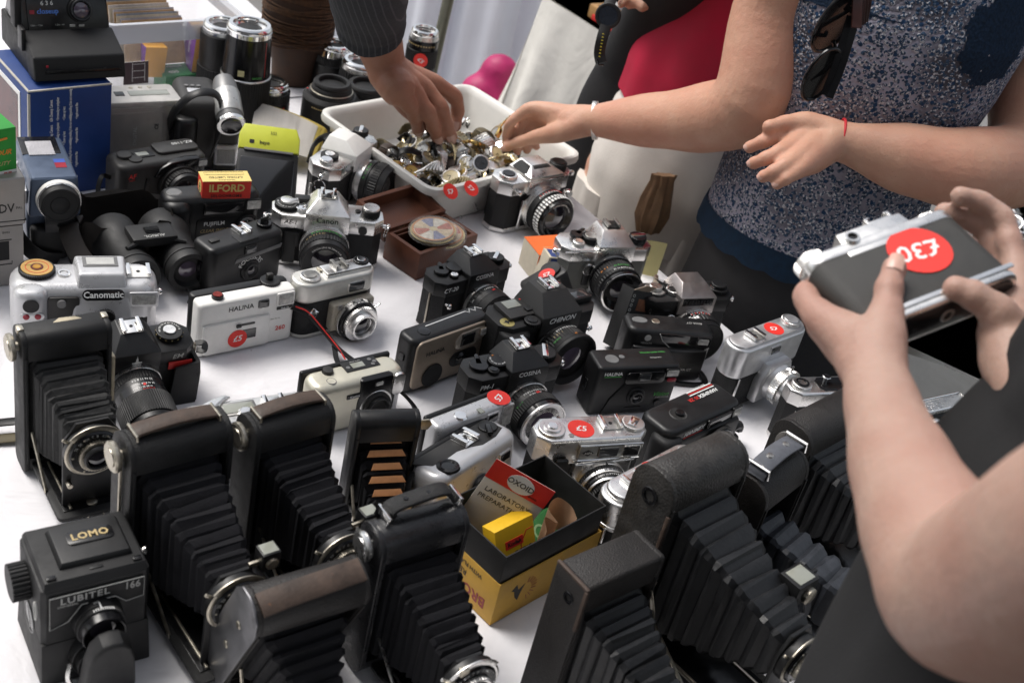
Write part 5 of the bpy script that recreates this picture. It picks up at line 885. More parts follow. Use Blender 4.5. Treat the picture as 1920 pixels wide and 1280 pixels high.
gt = thing('film_carton', 'green printed carton lying flat at the back of the black box', 'box', loc3(.104, .068, .0105), (R(38), 0, yaw+R(6))); add(gt, 'carton', box(.05, .03, .04, mat('green_carton', (.05, .2, .06), .5, var=.2), .0006)); add(gt, 'round_print', ringm(.008, .0055, .0003, mat('pale_green', (.3, .5, .25), .5), 22, 0), (-.008, 0, .04))
# red and green capsule by the Hanimex
p = P(1298, 752, 0); t = thing('film_capsule', 'tiny red and green capsule lying behind the compact with red and white top print', 'capsule', (p.x, p.y, .0055), (0, PI/2, R(60))); add(t, 'body', cyl(.0055, .014, mat('red_capsule', (.4, .04, .03), .35), 16)); add(t, 'green_end', cyl(.0056, .006, mat('green_capsule', (.06, .35, .1), .35), 16), (0, 0, .014))
# ================================================================ white tray with watches
TRW = mat('white_tray_plastic', (.72, .71, .67), .38, var=.03, spec=.4)
_c = [P(*q, .071) for q in ((612, 203), (800, 360), (1082, 290), (886, 160))]; tc = sum(_c, Vector())/4; tc.z = 0; TA = tc
TY = math.atan2((_c[2]-_c[1]).y, (_c[2]-_c[1]).x); tw = (_c[2]-_c[1]).length+.006; td = (_c[1]-_c[0]).length+.008
def tl(x, y, z): return local(TA, TY, x, y, z)
t = thing('plastic_tray', 'white plastic tray full of old wristwatches, with two price stickers', 'tray', tc, (0, 0, TY))
bm = bmesh.new()
def rr_(o, z, r): return [bm.verts.new((x, y, z)) for x, y in rrect(tw+o, td+o, r, 5)]
lv = [rr_(-.046, 0, .014), rr_(-.04, .004, .016), rr_(-.022, .058, .02), rr_(-.002, .0595, .024), rr_(.0005, .064, .025), rr_(-.002, .071, .024), rr_(-.008, .0725, .022), rr_(-.02, .07, .02), rr_(-.028, .06, .018), rr_(-.048, .006, .014), rr_(-.06, .0035, .01)]
for a, b in zip(lv, lv[1:]):
    for i in range(len(a)): bm.faces.new((a[i], a[(i+1) % len(a)], b[(i+1) % len(a)], b[i]))
bm.faces.new(lv[0][::-1]); bm.faces.new(lv[-1])
add(t, 'tray_shell', fin(bm, TRW, 50))
for k in range(2): sticker(t, (-tw/2+.028+.042*k, -td/2-.006, .0715-.004*k), (R(38), 0, 0), .0125, '£5', .0105, spin=R(170-60*k))
MET = [CHRB, CHR, STL, mat('gold_plate', (.62, .43, .16), .22, 1, var=.15), mat('two_tone_metal', (.55, .47, .3), .28, 1, var=.3, vs_=200)]
DIA = [mat('cream_dial', (.6, .5, .28), .35, coat=.5), mat('black_dial', (.02, .02, .022), .2, coat=.6), mat('silver_dial', (.45, .45, .43), .25, .4, coat=.5), mat('gold_dial', (.5, .33, .08), .3, .4, coat=.5)]
def watch(label, loc, rot, cm, dm, kind, rs, grp='jumbled wristwatches in the white tray'):
    t = thing('wristwatch', label, 'watch', loc, rot, grp); r = rs.uniform(.011, .0155)
    cs = add(t, 'case', lathe([(0, 0), (r*.9, 0), (r, .0015), (r, .005), (r*.93, .0065), (r*.8, .0068), (r*.78, .0058), (0, .0058)], cm, 22)); add(cs, 'dial', cyl(r*.77, .0004, dm, 20), (0, 0, .0058)); add(cs, 'hands', join([(box(.0008, r*.6, .0003, BKP, 0), TR(0, r*.25, .0064)), (box(.0008, r*.4, .0003, BKP, 0), TR(r*.18, 0, .0064, 0, 0, R(-90)))], BKP)); add(cs, 'crown', cyl(.0018, .003, cm, 10), (r, 0, .0034), (0, PI/2, 0))
    wd = r*rs.uniform(1.0, 1.25); n = 15; curl = rs.uniform(.7, 1.25); sm_ = [LEAB, BLK, mat('olive_strap', (.1, .08, .04), .6)][rs.randrange(3)]
    for sg in (-1, 1):
        x = r*.95; z = .003; an = 0; ms = []
        for k in range(n):
            an -= R(9*curl+(2 if k > 3 else 0)); ln = .0046
            ms.append((box(ln*1.04, wd*(1-.02*k), .0022, cm, .0005, 1), TR(0, sg*(x+math.cos(an)*ln/2), z+math.sin(an)*ln/2, sg*an, 0, PI/2)))
            x += math.cos(an)*ln; z += math.sin(an)*ln
        if kind: add(t, 'bracelet', join(ms, cm))
        else: add(t, 'strap', ribbon([(0, sg*r*.9, .003), (0, sg*(r+.018), 0), (0, sg*(r+.03), -.014), (0, sg*(r+.022), -.03)], wd, .0022, sm_, (0, 0, 1)))
    return t
rs = random.Random(5)
protos = []
n_w = 0
for i in range(78):
    for _ in range(40):
        x = rs.uniform(-.12, .11); y = rs.uniform(-.1, .08)
        if (x+.01)**2/.0125+(y+.018)**2/.0075 < 1: break
    z = .012+.03*max(0, 1-((x-.01)**2/.010+(y+.015)**2/.008))+rs.uniform(0, .012)
    p = Vector((tc.x+x*math.cos(TY)-y*math.sin(TY), tc.y+x*math.sin(TY)+y*math.cos(TY), z))
    rot = (rs.uniform(-.9, .9), rs.uniform(-.9, .9), rs.uniform(0, 6.28))
    if len(protos) < 14:
        mi, di, ki = rs.choice((0, 1, 1, 2, 2, 3, 4)), rs.choice((0, 1, 1, 2, 2, 3)), 0 if rs.random() < .22 else 1; w_ = watch('%s wristwatch with a %s dial on a %s, in the tray heap' % (('bright steel', 'satin steel', 'dull steel', 'gold', 'two-tone')[mi], ('cream', 'black', 'silver', 'golden')[di], ('leather strap', 'link bracelet')[ki]), p, rot, MET[mi], DIA[di], ki, rs); protos.append(w_)
    else:
        w_ = copy_tree(protos[rs.randrange(len(protos))]); w_.location = p; w_.rotation_euler = rot
    if i % 3 == 0: w_.location.z += .01
p = P(880, 298, .03); w_ = watch('wristwatch with a round cream dial, nearest the tray front edge', (p.x, p.y, .034), (R(42), R(-8), TY), MET[4], DIA[0], 1, random.Random(2)); w_.scale = (1.1, 1.1, 1.1)
p = P(930, 262, .045); w_ = watch('gold and steel wristwatch arching up by the pale fingers', (p.x, p.y, .05), (R(-60), R(20), TY+R(60)), MET[3], DIA[2], 1, random.Random(9)); w_.scale = (1.35, 1.35, 1.35)
# ================================================================ wooden box with round clear cases
WD = mat('mahogany', (.1, .035, .018), .42, var=.35, vs_=18, bump=.15, bs=90, btype='wave', rvar=.15)
A = Vector((-.149, 1.458, 0)); yaw = R(55); w = .115; d = .068
def wl_(x, y, z): return local(A, yaw, x, y, z)
t = thing('wooden_box', 'dark wooden hinged box lying open, holding round clear cases', 'box', wl_(w/2, d/2, 0), (0, 0, yaw)); add(t, 'box_base', tray(w, d, .042, .0065, WD, .001, 0, .012)); add(t, 'inner_ledge', tray(w-.016, d-.016, .038, .0025, WD, .0005, 0, .012))
ld = add(t, 'box_lid', tray(w, d, .024, .0065, WD, .001, 0, .006), (0, d+.012, .004), (R(-22), 0, 0)); ld.location = (0, d/2+d/2*math.cos(R(11))+.003, .023+math.sin(R(11))*d/2); ld.rotation_euler = (R(11), 0, 0)
for s in (-1, 1): add(t, 'hinge', box(.014, .006, .004, BRS, .001), (s*.03, d/2+.002, .0415))
CLP = mat('clear_case', (.85, .84, .78), .12, alpha=.14, var=0, rvar=0, coat=.6)
p = wl_(w*.5, d*.45, 0)
for k, (dx, dy, dz, tx, lab) in enumerate(((.012, -.004, .036, R(10), 'lower round clear case in the wooden box'), (-.004, .0, .0455, R(7), 'upper round clear case with patterned card face on the wooden box'))):
    o = thing('round_case', lab, 'case', wl_(w*.5+dx, d*.45+dy, dz), (R(-2), R(-3)-tx*.6, yaw)); add(o, 'case_shell', lathe([(0, 0), (.033, 0), (.035, .001), (.035, .006), (.034, .0068), (.0325, .007), (0, .007)], CLP, 36)); add(o, 'brass_reel', ringm(.0325, .012, .0025, mat('brass_reel', (.5, .4, .18), .3, .8), 32), (0, 0, .002))
    cf = add(o, 'card_face', cyl(.03, .0006, mat('patterned_card', (.55, .47, .36), .5, var=.5, vs_=70, wear=(.45, .12, .08), wscale=60, wth=.58), 36), (0, 0, .0058)); add(cf, 'printed_ring', ringm(.03, .0275, .0003, mat('red_gold_print', (.5, .2, .06), .4), 36, 0), (0, 0, .0006))
    for q in range(8): add(cf, 'printed_panel', prism([(r_*math.cos(a_), r_*math.sin(a_)) for r_, a_ in [(.0065, q*PI/4+.04), (.026, q*PI/4+.04), (.0265, q*PI/4+.26), (.0265, q*PI/4+.5), (.026, q*PI/4+.74), (.0065, q*PI/4+.74)]], .0003, (mat('pale_panel', (.62, .58, .5), .5, var=.3, vs_=150), mat('red_panel', (.4, .13, .09), .5, var=.4, vs_=150), mat('buff_panel', (.55, .44, .3), .5, var=.3, vs_=150), mat('blue_panel', (.2, .21, .32), .5, var=.4, vs_=150))[(q*3) % 4], 0), (0, 0, .0006))
    add(cf, 'hub', cyl(.005, .0004, DIA[0], 16), (0, 0, .0006))
# ================================================================ boxes behind the grey SLR
A = P(1010, 520, 0); yaw = R(43)
t = thing('orange_carton', 'orange-topped film carton behind the grey chrome SLR', 'box', P(1085, 470, 0)*1, (0, 0, R(30))); t.location = P(1056, 462, .04); t.location.z = 0; t.rotation_euler = (0, 0, R(33))
add(t, 'carton', box(.105, .05, .044, mat('cream_board', (.6, .54, .42), .7, var=.08), .0008)); tp = add(t, 'orange_top', box(.1055, .0505, .0006, mat('orange_board', (.8, .16, .03), .5, var=.04), 0), (0, 0, .0438)); add(tp, 'faint_print', join([(box(.0022, .0016, .0002, GLD, 0), TR(x, y, .0006)) for x, y in [(-.036+.003*k, -.006) for k in range(5)]+[(-.006+.0032*k, -.011) for k in range(6)]+[(-.004+.0032*k, -.016) for k in range(5)]], GLD)); add(t, 'blue_band', box(.106, .0006, .012, mat('blue_board', (.03, .09, .3), .5), 0), (0, -.0252, .004))
add(t, 'orange_front', box(.1056, .0006, .022, MATS['orange_board'], 0), (.0, -.0252, .0205))
p = P(1000, 545, 0); t = thing('blue_carton', 'small worn blue and cream carton standing left of the orange one', 'box', (p.x+.012, p.y+.02, 0), (0, R(8), R(28))); t.location.z = .004
add(t, 'carton', box(.03, .024, .05, MATS['cream_board'], .0008)); add(t, 'blue_face', box(.0262, .0008, .046, mat('worn_blue_board', (.03, .055, .2), .6, wear=(.5, .45, .36), wscale=50, wth=.68), 0), (.002, -.0123, .002)); add(t, 'blue_top', box(.026, .02, .0006, MATS['worn_blue_board'], 0), (.002, 0, .0498))
# small dark camera with sticker, lying between
p = P(1030, 592, 0); t = thing('compact_camera', 'dark compact propped on end with a price sticker, behind the matt black SLR', 'camera', (p.x+.004, p.y+.012, .006), (R(-6), R(-28), R(38)), 'compact cameras on the table')
add(t, 'body', prism(rrect(.062, .034, .007, 5), .06, DKG, .004), (0, 0, 0)); add(t, 'front_card', box(.044, .001, .05, mat('brown_card', (.09, .07, .065), .5, var=.4), 0), (-.006, -.0174, .005)); add(t, 'knob', cyl(.014, .004, BLKM, 26), (.014, .002, .06)); sticker(t, (.004, -.006, .0645), TOP, .0115, '£5', .01, spin=R(160)); add(t, 'red_tab', box(.008, .0012, .024, STK, 0), (-.02, -.0176, .03))
# yellow paper sheet
a_ = P(1196, 520, .03); solo('paper_sheet', sheet([[P(1196, 512, .001), P(1212, 516, .001), P(1230, 520, .001)], [P(1204, 450, .055), P(1228, 452, .057), P(1252, 457, .056)]], mat('pale_yellow_paper', (.62, .58, .34), .7, var=.04), .001), 'pale yellow sheet of paper propped at the table edge behind the grey SLR', 'paper')
# open film box with printed strip left of the Minolta
A = P(1150, 660, 0); t = thing('film_box', 'open narrow black box with a column of small printed icons', 'box', (A.x+.006, A.y+.01, .004), (R(-14), R(16), R(36))); t.scale = (.8,)*3; add(t, 'box_body', tray(.05, .03, .105, .001, BLKM, .0004)); ic = []
for k in range(11): add(t, 'icon_print', ringm(.0028, .0019, .0003, GRP, 12, 0), (-.02, -.0152, .012+.0082*k), FRONT)
add(t, 'cardboard_flap', hexa([(-.025, -.0155, .104), (.01, -.0155, .104), (.01, -.0147, .104), (-.025, -.0147, .104)], [(-.018, -.034, .118), (.006, -.034, .118), (.006, -.033, .118), (-.018, -.033, .118)], mat('board_inside', (.5, .4, .32), .7), 0)); add(t, 'side_sheet', box(.001, .034, .12, BLKG, 0), (.03, .0, .004), (0, R(6), 0)); add(t, 'brown_print', box(.03, .0006, .02, mat('brown_photo', (.2, .08, .04), .4, var=.6), 0), (.008, -.0153, .07))
# ================================================================ carton on the instant camera pile
BLUE = mat('blue_carton', (.012, .045, .19), .45, var=.12, vs_=20, wear=(.55, .53, .5), wscale=16, wth=.73, bump=.15, bs=200)
A = P(66, 400, 0); A = P(205, 352, 0); yaw = R(46); w = .112; d = .13
def bl(x, y, z): return local(A, yaw, x, y, z)
t = thing('blue_carton', 'big scuffed blue carton with white print and a photo on its side, far left', 'box', bl(-w/2, d/2, 0), (0, 0, yaw)); add(t, 'carton', box(w, d, .158, BLUE, .0012)); add(t, 'torn_corner', box(.0035, .0035, .15, mat('torn_board', (.5, .47, .42), .8, var=.15), .001), (-w/2+.0012, -d/2+.0012, .004)); add(t, 'torn_top_edge', box(w+.0006, .003, .0022, MATS['torn_board'], .0008), (0, -d/2+.001, .1562)); add(t, 'torn_side_edge', box(.003, d+.0006, .0022, MATS['torn_board'], .0008), (-w/2+.001, 0, .1562))
lines = ['636 Closeup Camera', '• Erroneudig to polypaker', '• Close up lens', '• Scherpstelling 0.6m tot oneindig', '• Ingebouwde flits']
for k in range(4):
    for j, s in enumerate(lines): add(t, 'printed_line', textm(s, .0052 if j else .0058, WHP, align='LEFT', bold=.01, sx=.62), (-w/2+.03+.0085*j, -d/2-.0004, .112-.036*k), (PI/2, R(-90), 0))
ph = add(t, 'photo_frame', box(.001, .084, .095, WHP, 0), (-w/2-.0004, .004, .05)); add(ph, 'photo_print', box(.001, .072, .072, mat('photo_print', (.12, .05, .05), .3, var=.7, vs_=18, wear=(.6, .22, .06), wscale=9, wth=.58), 0), (-.0005, .001, .016)); p2_ = add(t, 'second_photo', box(.001, .07, .04, WHP, 0), (-w/2-.0006, -.02, .006)); add(p2_, 'photo_print', box(.001, .06, .03, mat('photo_print_b', (.5, .3, .22), .3, var=.6, vs_=20), 0), (-.0005, 0, .004))
# instant camera
t = thing('instant_camera', 'black instant camera with a big front slot, sitting on the blue carton', 'camera', bl(-w/2+.024, .088, .1582), (0, 0, yaw-R(4)))
add(t, 'base', hexa([(-.058, -.055, 0), (.058, -.055, 0), (.06, .07, 0), (-.06, .07, 0)], [(-.06, -.06, .034), (.06, -.06, .034), (.06, .07, .046), (-.06, .07, .046)], BLKM, .004, 3)); fd = add(t, 'film_door', hexa([(-.06, -.078, .004), (.06, -.078, .004), (.06, -.05, .002), (-.06, -.05, .002)], [(-.06, -.07, .034), (.06, -.07, .034), (.06, -.02, .052), (-.06, -.02, .052)], BLKM, .003, 3)); add(fd, 'film_slot', box(.1, .002, .005, BLKG, .0006), (.004, -.0772, .014)); add(fd, 'red_dot', box(.003, .0008, .003, REDB, 0), (-.044, -.0768, .023))
up = add(t, 'upper_body', hexa([(-.058, -.02, .046), (.058, -.02, .046), (.058, .06, .046), (-.058, .06, .046)], [(-.056, .004, .115), (.056, .004, .115), (.056, .03, .115), (-.056, .03, .115)], BLKG, .003)); add(up, 'face_panel', hexa([(-.05, -.0225, .05), (.054, -.0225, .05), (.054, -.019, .05), (-.05, -.019, .05)], [(-.05, -.0005, .11), (.054, -.0005, .11), (.054, .003, .11), (-.05, .003, .11)], BLKG, .001))
fr = (R(90-19.5), 0, 0); txt(up, '6 3 6', .008, WHP, (-.024, -.0108, .083), fr, name='number_lettering'); txt(up, 'closeup', .0092, mat('blue_print', (.08, .2, .6), .4, var=0), (-.024, -.0148, .0735), fr, bold=.02); lo, _ = lens(t, (.018, -.014, .074), [('barrel', .0165, .016, .004, BLK, 0), ('front_ring', .0145, .014, .005, BLKG, 0)], .01, GLSP, rot=fr, rec=.002); window(up, 'flash_window', .046, -.004, .1, .018, .016, FLS, BLKG); [add(up, 'slider_pip', box(.007, .002, .003, GRP, .0005), (x, -.0225, .0545)) for x in (.006, .018)]; txt(up, '0.6m - 1.2m', .0032, GRP, (-.04, -.0205, .057), fr); txt(up, '1.2m - ∞', .0032, GRP, (-.01, -.0205, .057), fr); add(up, 'red_logo', box(.006, .0006, .005, REDB, 0), (-.044, -.0155, .0705), (R(-19), 0, 0))
sd = add(t, 'side_catch', box(.006, .018, .03, BLK, .002), (-.062, -.03, .03)); add(t, 'strap_post', box(.01, .02, .05, BLKM, .003), (-.06, .0, .05))
# ================================================================ clear bin with film cartons
FROST = mat('frosted_plastic', (.7, .72, .76), .25, alpha=.13, var=0, rvar=0, coat=.3)
FROST2 = mat('frosted_rim', (.66, .68, .72), .35, alpha=.75, var=0, rvar=0)
A = P(446, 188, 0); yaw = R(45); w = .23; d = .16
t = thing('storage_bin', 'clear frosted plastic bin with film cartons and postcards, top left', 'bin', local(A, yaw, -w/2, d/2, .003), (0, 0, yaw)); add(t, 'bin_shell', tray(w-.02, d-.02, .136, .0016, FROST, .002, .008)); rim = add(t, 'bin_rim', ringm(.1, .09, .01, FROST2)) if False else None
bm = bmesh.new()
def rq(o, z, r): return [bm.verts.new((x, y, z)) for x, y in rrect(w+o, d+o, r, 5)]
lv = [rq(-.006, .132, .018), rq(.012, .112, .024), rq(.014, .112, .024), rq(.014, .134, .024), rq(.008, .141, .022), rq(-.002, .142, .02), rq(-.008, .136, .017)]
for a, b in zip(lv, lv[1:]):
    for i in range(len(a)): bm.faces.new((a[i], a[(i+1) % len(a)], b[(i+1) % len(a)], b[i]))
add(t, 'bin_rim', fin(bm, FROST2, 50))
def bb(x, y, z): return local(A, yaw, -w+x, y, z+.003)
KOD = mat('film_yellow', (.75, .36, .03), .4, var=.04); PUR = mat('purple_board', (.2, .05, .33), .4, var=.05); FGR = mat('film_green', (.02, .2, .06), .45, var=.08)
def fcart(label, loc, rot, sz, m, side=None, txts=()):
    o = thing('film_carton', label, 'box', loc, rot); add(o, 'carton', box(*sz, m, .0008))
    if side: add(o, 'side_panel', box(.0006, sz[1]+.0004, sz[2]*.99, side, 0), (-sz[0]/2-.0002, 0, sz[2]*.005))
    for s, size, mm, l_, r_ in txts: add(o, 'lettering', textm(s, size, mm, bold=.02), l_, r_)
    return o
fcart('orange film carton with a purple side, upright in the clear bin', bb(.176, .034, .047), (R(4), R(3), yaw-R(6)), (.046, .044, .068), KOD, PUR, (('Kodak', .0085, REDP, (.016, -.0223, .036), (PI/2, R(-90), 0)), ('Kodak', .0075, REDP, (0, 0, .0682), TOPR), ('Gold', .011, WHP, (-.0234, 0, .036), (R(90), R(90), R(-90)))))
fcart('orange film carton tipped sideways behind the upright one in the clear bin', bb(.21, .05, .056), (R(10), R(-28), yaw+R(8)), (.042, .04, .056), KOD, PUR, (('Kodak', .0085, REDP, (.002, -.0203, .03), (PI/2, R(-60), 0)),))
fcart('orange film carton mostly hidden at the left in the clear bin', bb(.09, .04, .04), (0, R(5), yaw), (.036, .036, .05), KOD, PUR)
fcart('green film carton with large white numerals lying left at the bottom of the clear bin', bb(.14, .03, .004), (0, 0, yaw), (.07, .044, .042), FGR, None, (('400', .012, WHP, (-.016, -.008, .0424), TOP), ('FUJICOLOR', .005, WHP, (-.006, .012, .0424), TOP), ('FUJIFILM', .005, WHP, (.02, -.0223, .018), (PI/2, R(-90), 0))))
fcart('green film carton on the right at the bottom of the clear bin', bb(.2, .034, .004), (0, 0, yaw+R(3)), (.04, .044, .046), FGR, None, (('FUJICOLOR', .0045, WHP, (.0, .006, .0464), TOP), ('36', .006, WHP, (-.006, -.0223, .02), FRONT)))
c_ = thing('bin_label', 'white and dark card with a barcode, stuck on the clear bin', 'label', bb(.052, -.0005, .016), (R(-3), 0, yaw)); add(c_, 'card', box(.04, .0008, .062, WHP, 0), (0, 0, 0)); add(c_, 'dark_part', box(.0402, .0004, .036, mat('dark_card', (.05, .03, .035), .4), 0), (0, -.0005, .026)); txt(c_, 'Crystal Box & Lid', .0042, BKP, (.0, -.0006, .021)); add(c_, 'barcode', join([(box(.0006+.0004*(k % 3 == 0), .0003, .012, BKP, 0), TR(-.01+.0017*k, -.0006, .004)) for k in range(12)], BKP)); add(c_, 'print_lines', join([(box(.02, .0003, .0005, WHP, 0), TR(.004, -.0008, .036+.011*k)) for k in range(3)]+[(box(.0005, .0003, .03, WHP, 0), TR(-.006+.02*k, -.0008, .03)) for k in range(2)], WHP))
rs = random.Random(3); PC = [mat('postcard_%d' % k, c, .5, var=.4, vs_=40) for k, c in enumerate(((.4, .25, .12), (.35, .36, .42), (.5, .42, .3), (.22, .25, .3), (.55, .5, .46)))]
for k in range(16):
    solo('postcard', box(.1, .0012, .07, PC[k % 5], 0), 'postcard filed upright in the clear bin', 'postcard', bb(.1+rs.uniform(-.004, .004), .03+.0068*k, .058+rs.uniform(-.004, .002)), (R(rs.uniform(-22, -12)), 0, yaw), 'postcards filed in the clear bin')
# ================================================================ camcorders
SG = mat('grey_satin_plastic', (.3, .28, .26), .4, .3, var=.08)
loc, yaw, w = site((207, 195), (318, 190), .105, .05, .096); t = thing('camcorder', 'flat grey camcorder with a lighter top, in front of the clear bin', 'camcorder', loc, (0, 0, yaw)); d = .05
add(t, 'body', prism(rrect(w, d, .006, 4), .09, SG, .003), (0, 0, 0)); tp = add(t, 'top_deck', prism(rrect(w+.002, d+.001, .006, 4), .009, mat('light_silver', (.52, .5, .47), .35, .4), .002), (0, 0, .0885)); add(tp, 'display', box(.052, .014, .0008, LCD, .0002), (.012, 0, .0088)); add(tp, 'black_pad', box(.012, .012, .0008, BLKG, .0002), (-.026, 0, .0088)); [add(tp, 'button', cyl(.003, .001, BRS, 12), (-.006+.012*k, .017, .0088)) for k in range(3)]; add(t, 'side_panel', fprism(rrect(.07, .074, .003, 3), .0014, SG, .0006), (-.01, -d/2-.0006, .046)); add(t, 'dark_strip', box(.014, .002, .082, DKG, .0006), (.041, -d/2-.0002, .003)); txt(t, 'DIGITAL', .007, GRP, (-.012, -d/2-.0012, .05), (PI/2, R(-90), 0)); txt(t, 'CE', .007, BKP, (.016, -d/2-.0012, .062), (PI/2, R(-90), 0), bold=.01); add(t, 'small_logo', ringm(.003, .002, .0003, BKP, 14, 0), (.014, -d/2-.001, .022), FRONT)
# black camcorder with silver tube
p = P(372, 305, 0); t = thing('camcorder', 'black hand camcorder with a silver viewfinder tube and looped strap', 'camcorder', (p.x, p.y, 0), (0, 0, R(28))); add(t, 'body', prism(rrect(.058, .09, .016, 6), .1, DKG, .012, 4), (-.004, .02, 0)); add(t, 'side_bulge', prism(rrect(.03, .06, .012, 5), .05, BLK, .006, 3), (-.024, -.008, .03))
add(t, 'viewfinder_tube', lathe([(0, 0), (.015, 0), (.017, .004), (.0175, .05), (.016, .066), (.0135, .076), (0, .076)], SLVD, 28), (.03, -.046, .082), (R(-68), 0, 0)); tb = t.children[-1]; add(tb, 'silver_sleeve', lathe([(.0178, .012), (.0182, .013), (.0182, .05), (.0178, .051)], mat('pale_sleeve', (.45, .45, .44), .3, .6), 28)); add(tb, 'chrome_rim', ringm(.0188, .0135, .006, CHRB, 32), (0, 0, -.004)); add(tb, 'eyepiece', lathe([(0, .003), (.008, .0025), (.013, 0), (.0135, -.003)], GLS, 24), (0, 0, -.003)); lp = add(t, 'front_grille', prism(rrect(.03, .014, .004, 4), .03, SLV, .002), (.03, -.024, .012)); add(lp, 'mesh_plate', box(.024, .002, .02, mat('mesh_grey', (.3, .3, .3), .4, .6, bump=1, bs=700, btype='voro'), .0004), (0, -.007, .004)); add(t, 'front_column', prism(rrect(.034, .03, .008, 5), .08, DKG, .005, 3), (.03, -.012, 0)); add(t, 'switch_plate', box(.018, .012, .002, SLV, .0008), (-.01, .01, .1)); [add(t, 'button', cyl(.003, .0016, GRY, 12), (-.018+.008*k, .026, .1)) for k in range(3)]
add(t, 'hand_strap', ribbon([(-.034, .02, .02), (-.044, -.01, .05), (-.04, -.03, .09), (-.016, -.036, .118), (.014, -.03, .112), (.02, -.034, .07), (.008, -.04, .03)], .012, .002, BLK, [(-1, -.3, 0), (-1, -.3, 0), (-.7, -.5, .4), (0, -.3, 1), (.7, -.4, .4), (1, -.4, 0), (1, -.4, 0)])); add(t, 'strap_tail', ribbon([(-.034, -.02, .06), (-.036, -.026, .03), (-.03, -.03, .002)], .016, .003, BLKM, (-.6, -1, 0)))
# blue camcorder
CB = mat('steel_blue_paint', (.09, .12, .18), .36, .35, var=.08); p = P(100, 488, 0); t = thing('camcorder', 'steel blue camcorder standing upright with a black lens cap', 'camcorder', (p.x-.012, p.y+.02, 0), (0, 0, R(34)))
add(t, 'body', prism(rrect(.068, .06, .008, 5), .088, CB, .004, 3), (0, .012, .0)); hd = add(t, 'lens_block', hexa([(-.034, -.032, .072), (.034, -.032, .072), (.034, .1, .078), (-.034, .1, .078)], [(-.03, -.028, .13), (.03, -.028, .13), (.03, .1, .124), (-.03, .1, .124)], CB, .006, 3)); L, _ = lens(t, (.004, -.031, .1), [('barrel', .029, .0285, .008, WHT, 0), ('chrome_ring', .028, .028, .003, CHRB, 0), ('lens_cap', .0265, .025, .009, BLKM, 0)], .012, BLKM, rec=.001, name='lens_barrel'); add(hd, 'mesh_pad', box(.034, .04, .002, mat('mesh_pad', (.45, .44, .46), .5, .3, bump=1, bs=600, btype='voro'), .0008), (-.004, .06, .1265)); add(hd, 'black_slot', box(.05, .05, .003, BLKG, .001), (-.004, .07, .1245)); lb = add(hd, 'colour_label', box(.014, .022, .0006, REDB, 0), (.014, .012, .1285)); add(lb, 'blue_label', box(.0142, .01, .0007, mat('label_blue', (.05, .1, .4), .4), 0), (0, .008, 0)); [add(hd, 'side_button', cyl(.004, .002, SLV, 14), (-.0335, .01+.022*k, .108), (0, R(-86), 0)) for k in range(4)]; add(hd, 'side_switch', box(.003, .018, .02, SLV, .001), (-.034, -.008, .086))
add(t, 'grip_pad', prism(rrect(.05, .024, .01, 5), .05, BLKM, .006, 3), (-.006, -.024, .006)); add(t, 'grip_strap', ribbon([(-.036, .03, .06), (-.046, .0, .045), (-.04, -.026, .03), (-.02, -.04, .016), (.004, -.036, .008)], .026, .003, BLK, (-1, -.6, .2))); add(t, 'pull_cord', tube([(.012, -.038, .03), (.016, -.048, .014), (.02, -.05, .004), (.024, -.048, .004)], .0012, BLK, 6, sm=5)); add(t, 'lens_visor', box(.04, .006, .026, BLKG, .002), (.006, -.034, .05))
# grey DV boxes at the left edge
SGB = mat('grey_satin_box', (.36, .34, .32), .36, .45, var=.05); p = P(46, 530, 0); yaw = R(40)
t = thing('camcorder_box', 'grey box with a small line drawing, lower of two at the left edge', 'box', local(p, yaw, -.05, .035, 0), (0, 0, yaw)); add(t, 'carton', box(.1, .07, .082, SGB, .002)); dr = add(t, 'line_drawing', box(.022, .0004, .026, BLKM, 0), (.022, -.0352, .036)); [add(t, 'drawing_stroke', tube([(.008, -.0354, .03+.034*k), (.036, -.0354, .03+.034*k), (.036, -.0354, .034+.03*k)], .0006, BKP, 4)) for k in range(2)]; add(t, 'striped_edge', join([(box(.0006, .006, .0028, BKP, 0), TR(.0502, -.02, .02+.006*k)) for k in range(5)], BKP)); txt(t, 'DVC1', .0035, BKP, (.03, -.0354, .074))
t = thing('camcorder', 'grey box-shaped camcorder stacked under the green film carton', 'camcorder', local(p, yaw, -.05, .035, .0825), (0, 0, yaw)); add(t, 'body', box(.096, .066, .058, SGB, .004, 3)); txt(t, 'DV', .015, BKP, (.028, -.0332, .022), bold=.012, sx=.8); txt(t, 'Mini', .004, BKP, (.012, -.0332, .026)); txt(t, 'PAL', .004, BKP, (.041, -.0332, .022)); add(t, 'seam', box(.0965, .0665, .001, BLK, 0), (0, 0, .006)); add(t, 'rear_mount', box(.03, .02, .006, SGB, .002), (-.02, .01, .057))
t = thing('film_carton', 'green film carton on the stacked grey boxes at the left edge', 'box', local(p, yaw, -.052, .03, .1412), (0, 0, yaw+R(12))); add(t, 'carton', box(.09, .05, .062, mat('lime_green_board', (.03, .3, .04), .42, var=.06), .0008)); txt(t, 'COLOUR', .009, ORP, (.02, -.0254, .032), bold=.02, shear=.3); txt(t, 'QUALITY', .007, GLD, (.022, -.0254, .018), bold=.01, shear=.3); add(t, 'white_band', box(.0904, .0506, .008, WHP, 0), (0, 0, .0005)); txt(t, 'FUJI', .0055, REDP, (.034, -.0258, .0045), bold=.02); add(t, 'orange_swoosh', tube([(.0, -.0254, .03), (.014, -.0254, .046), (.034, -.0254, .05)], .0014, ORP, 5, sm=4))
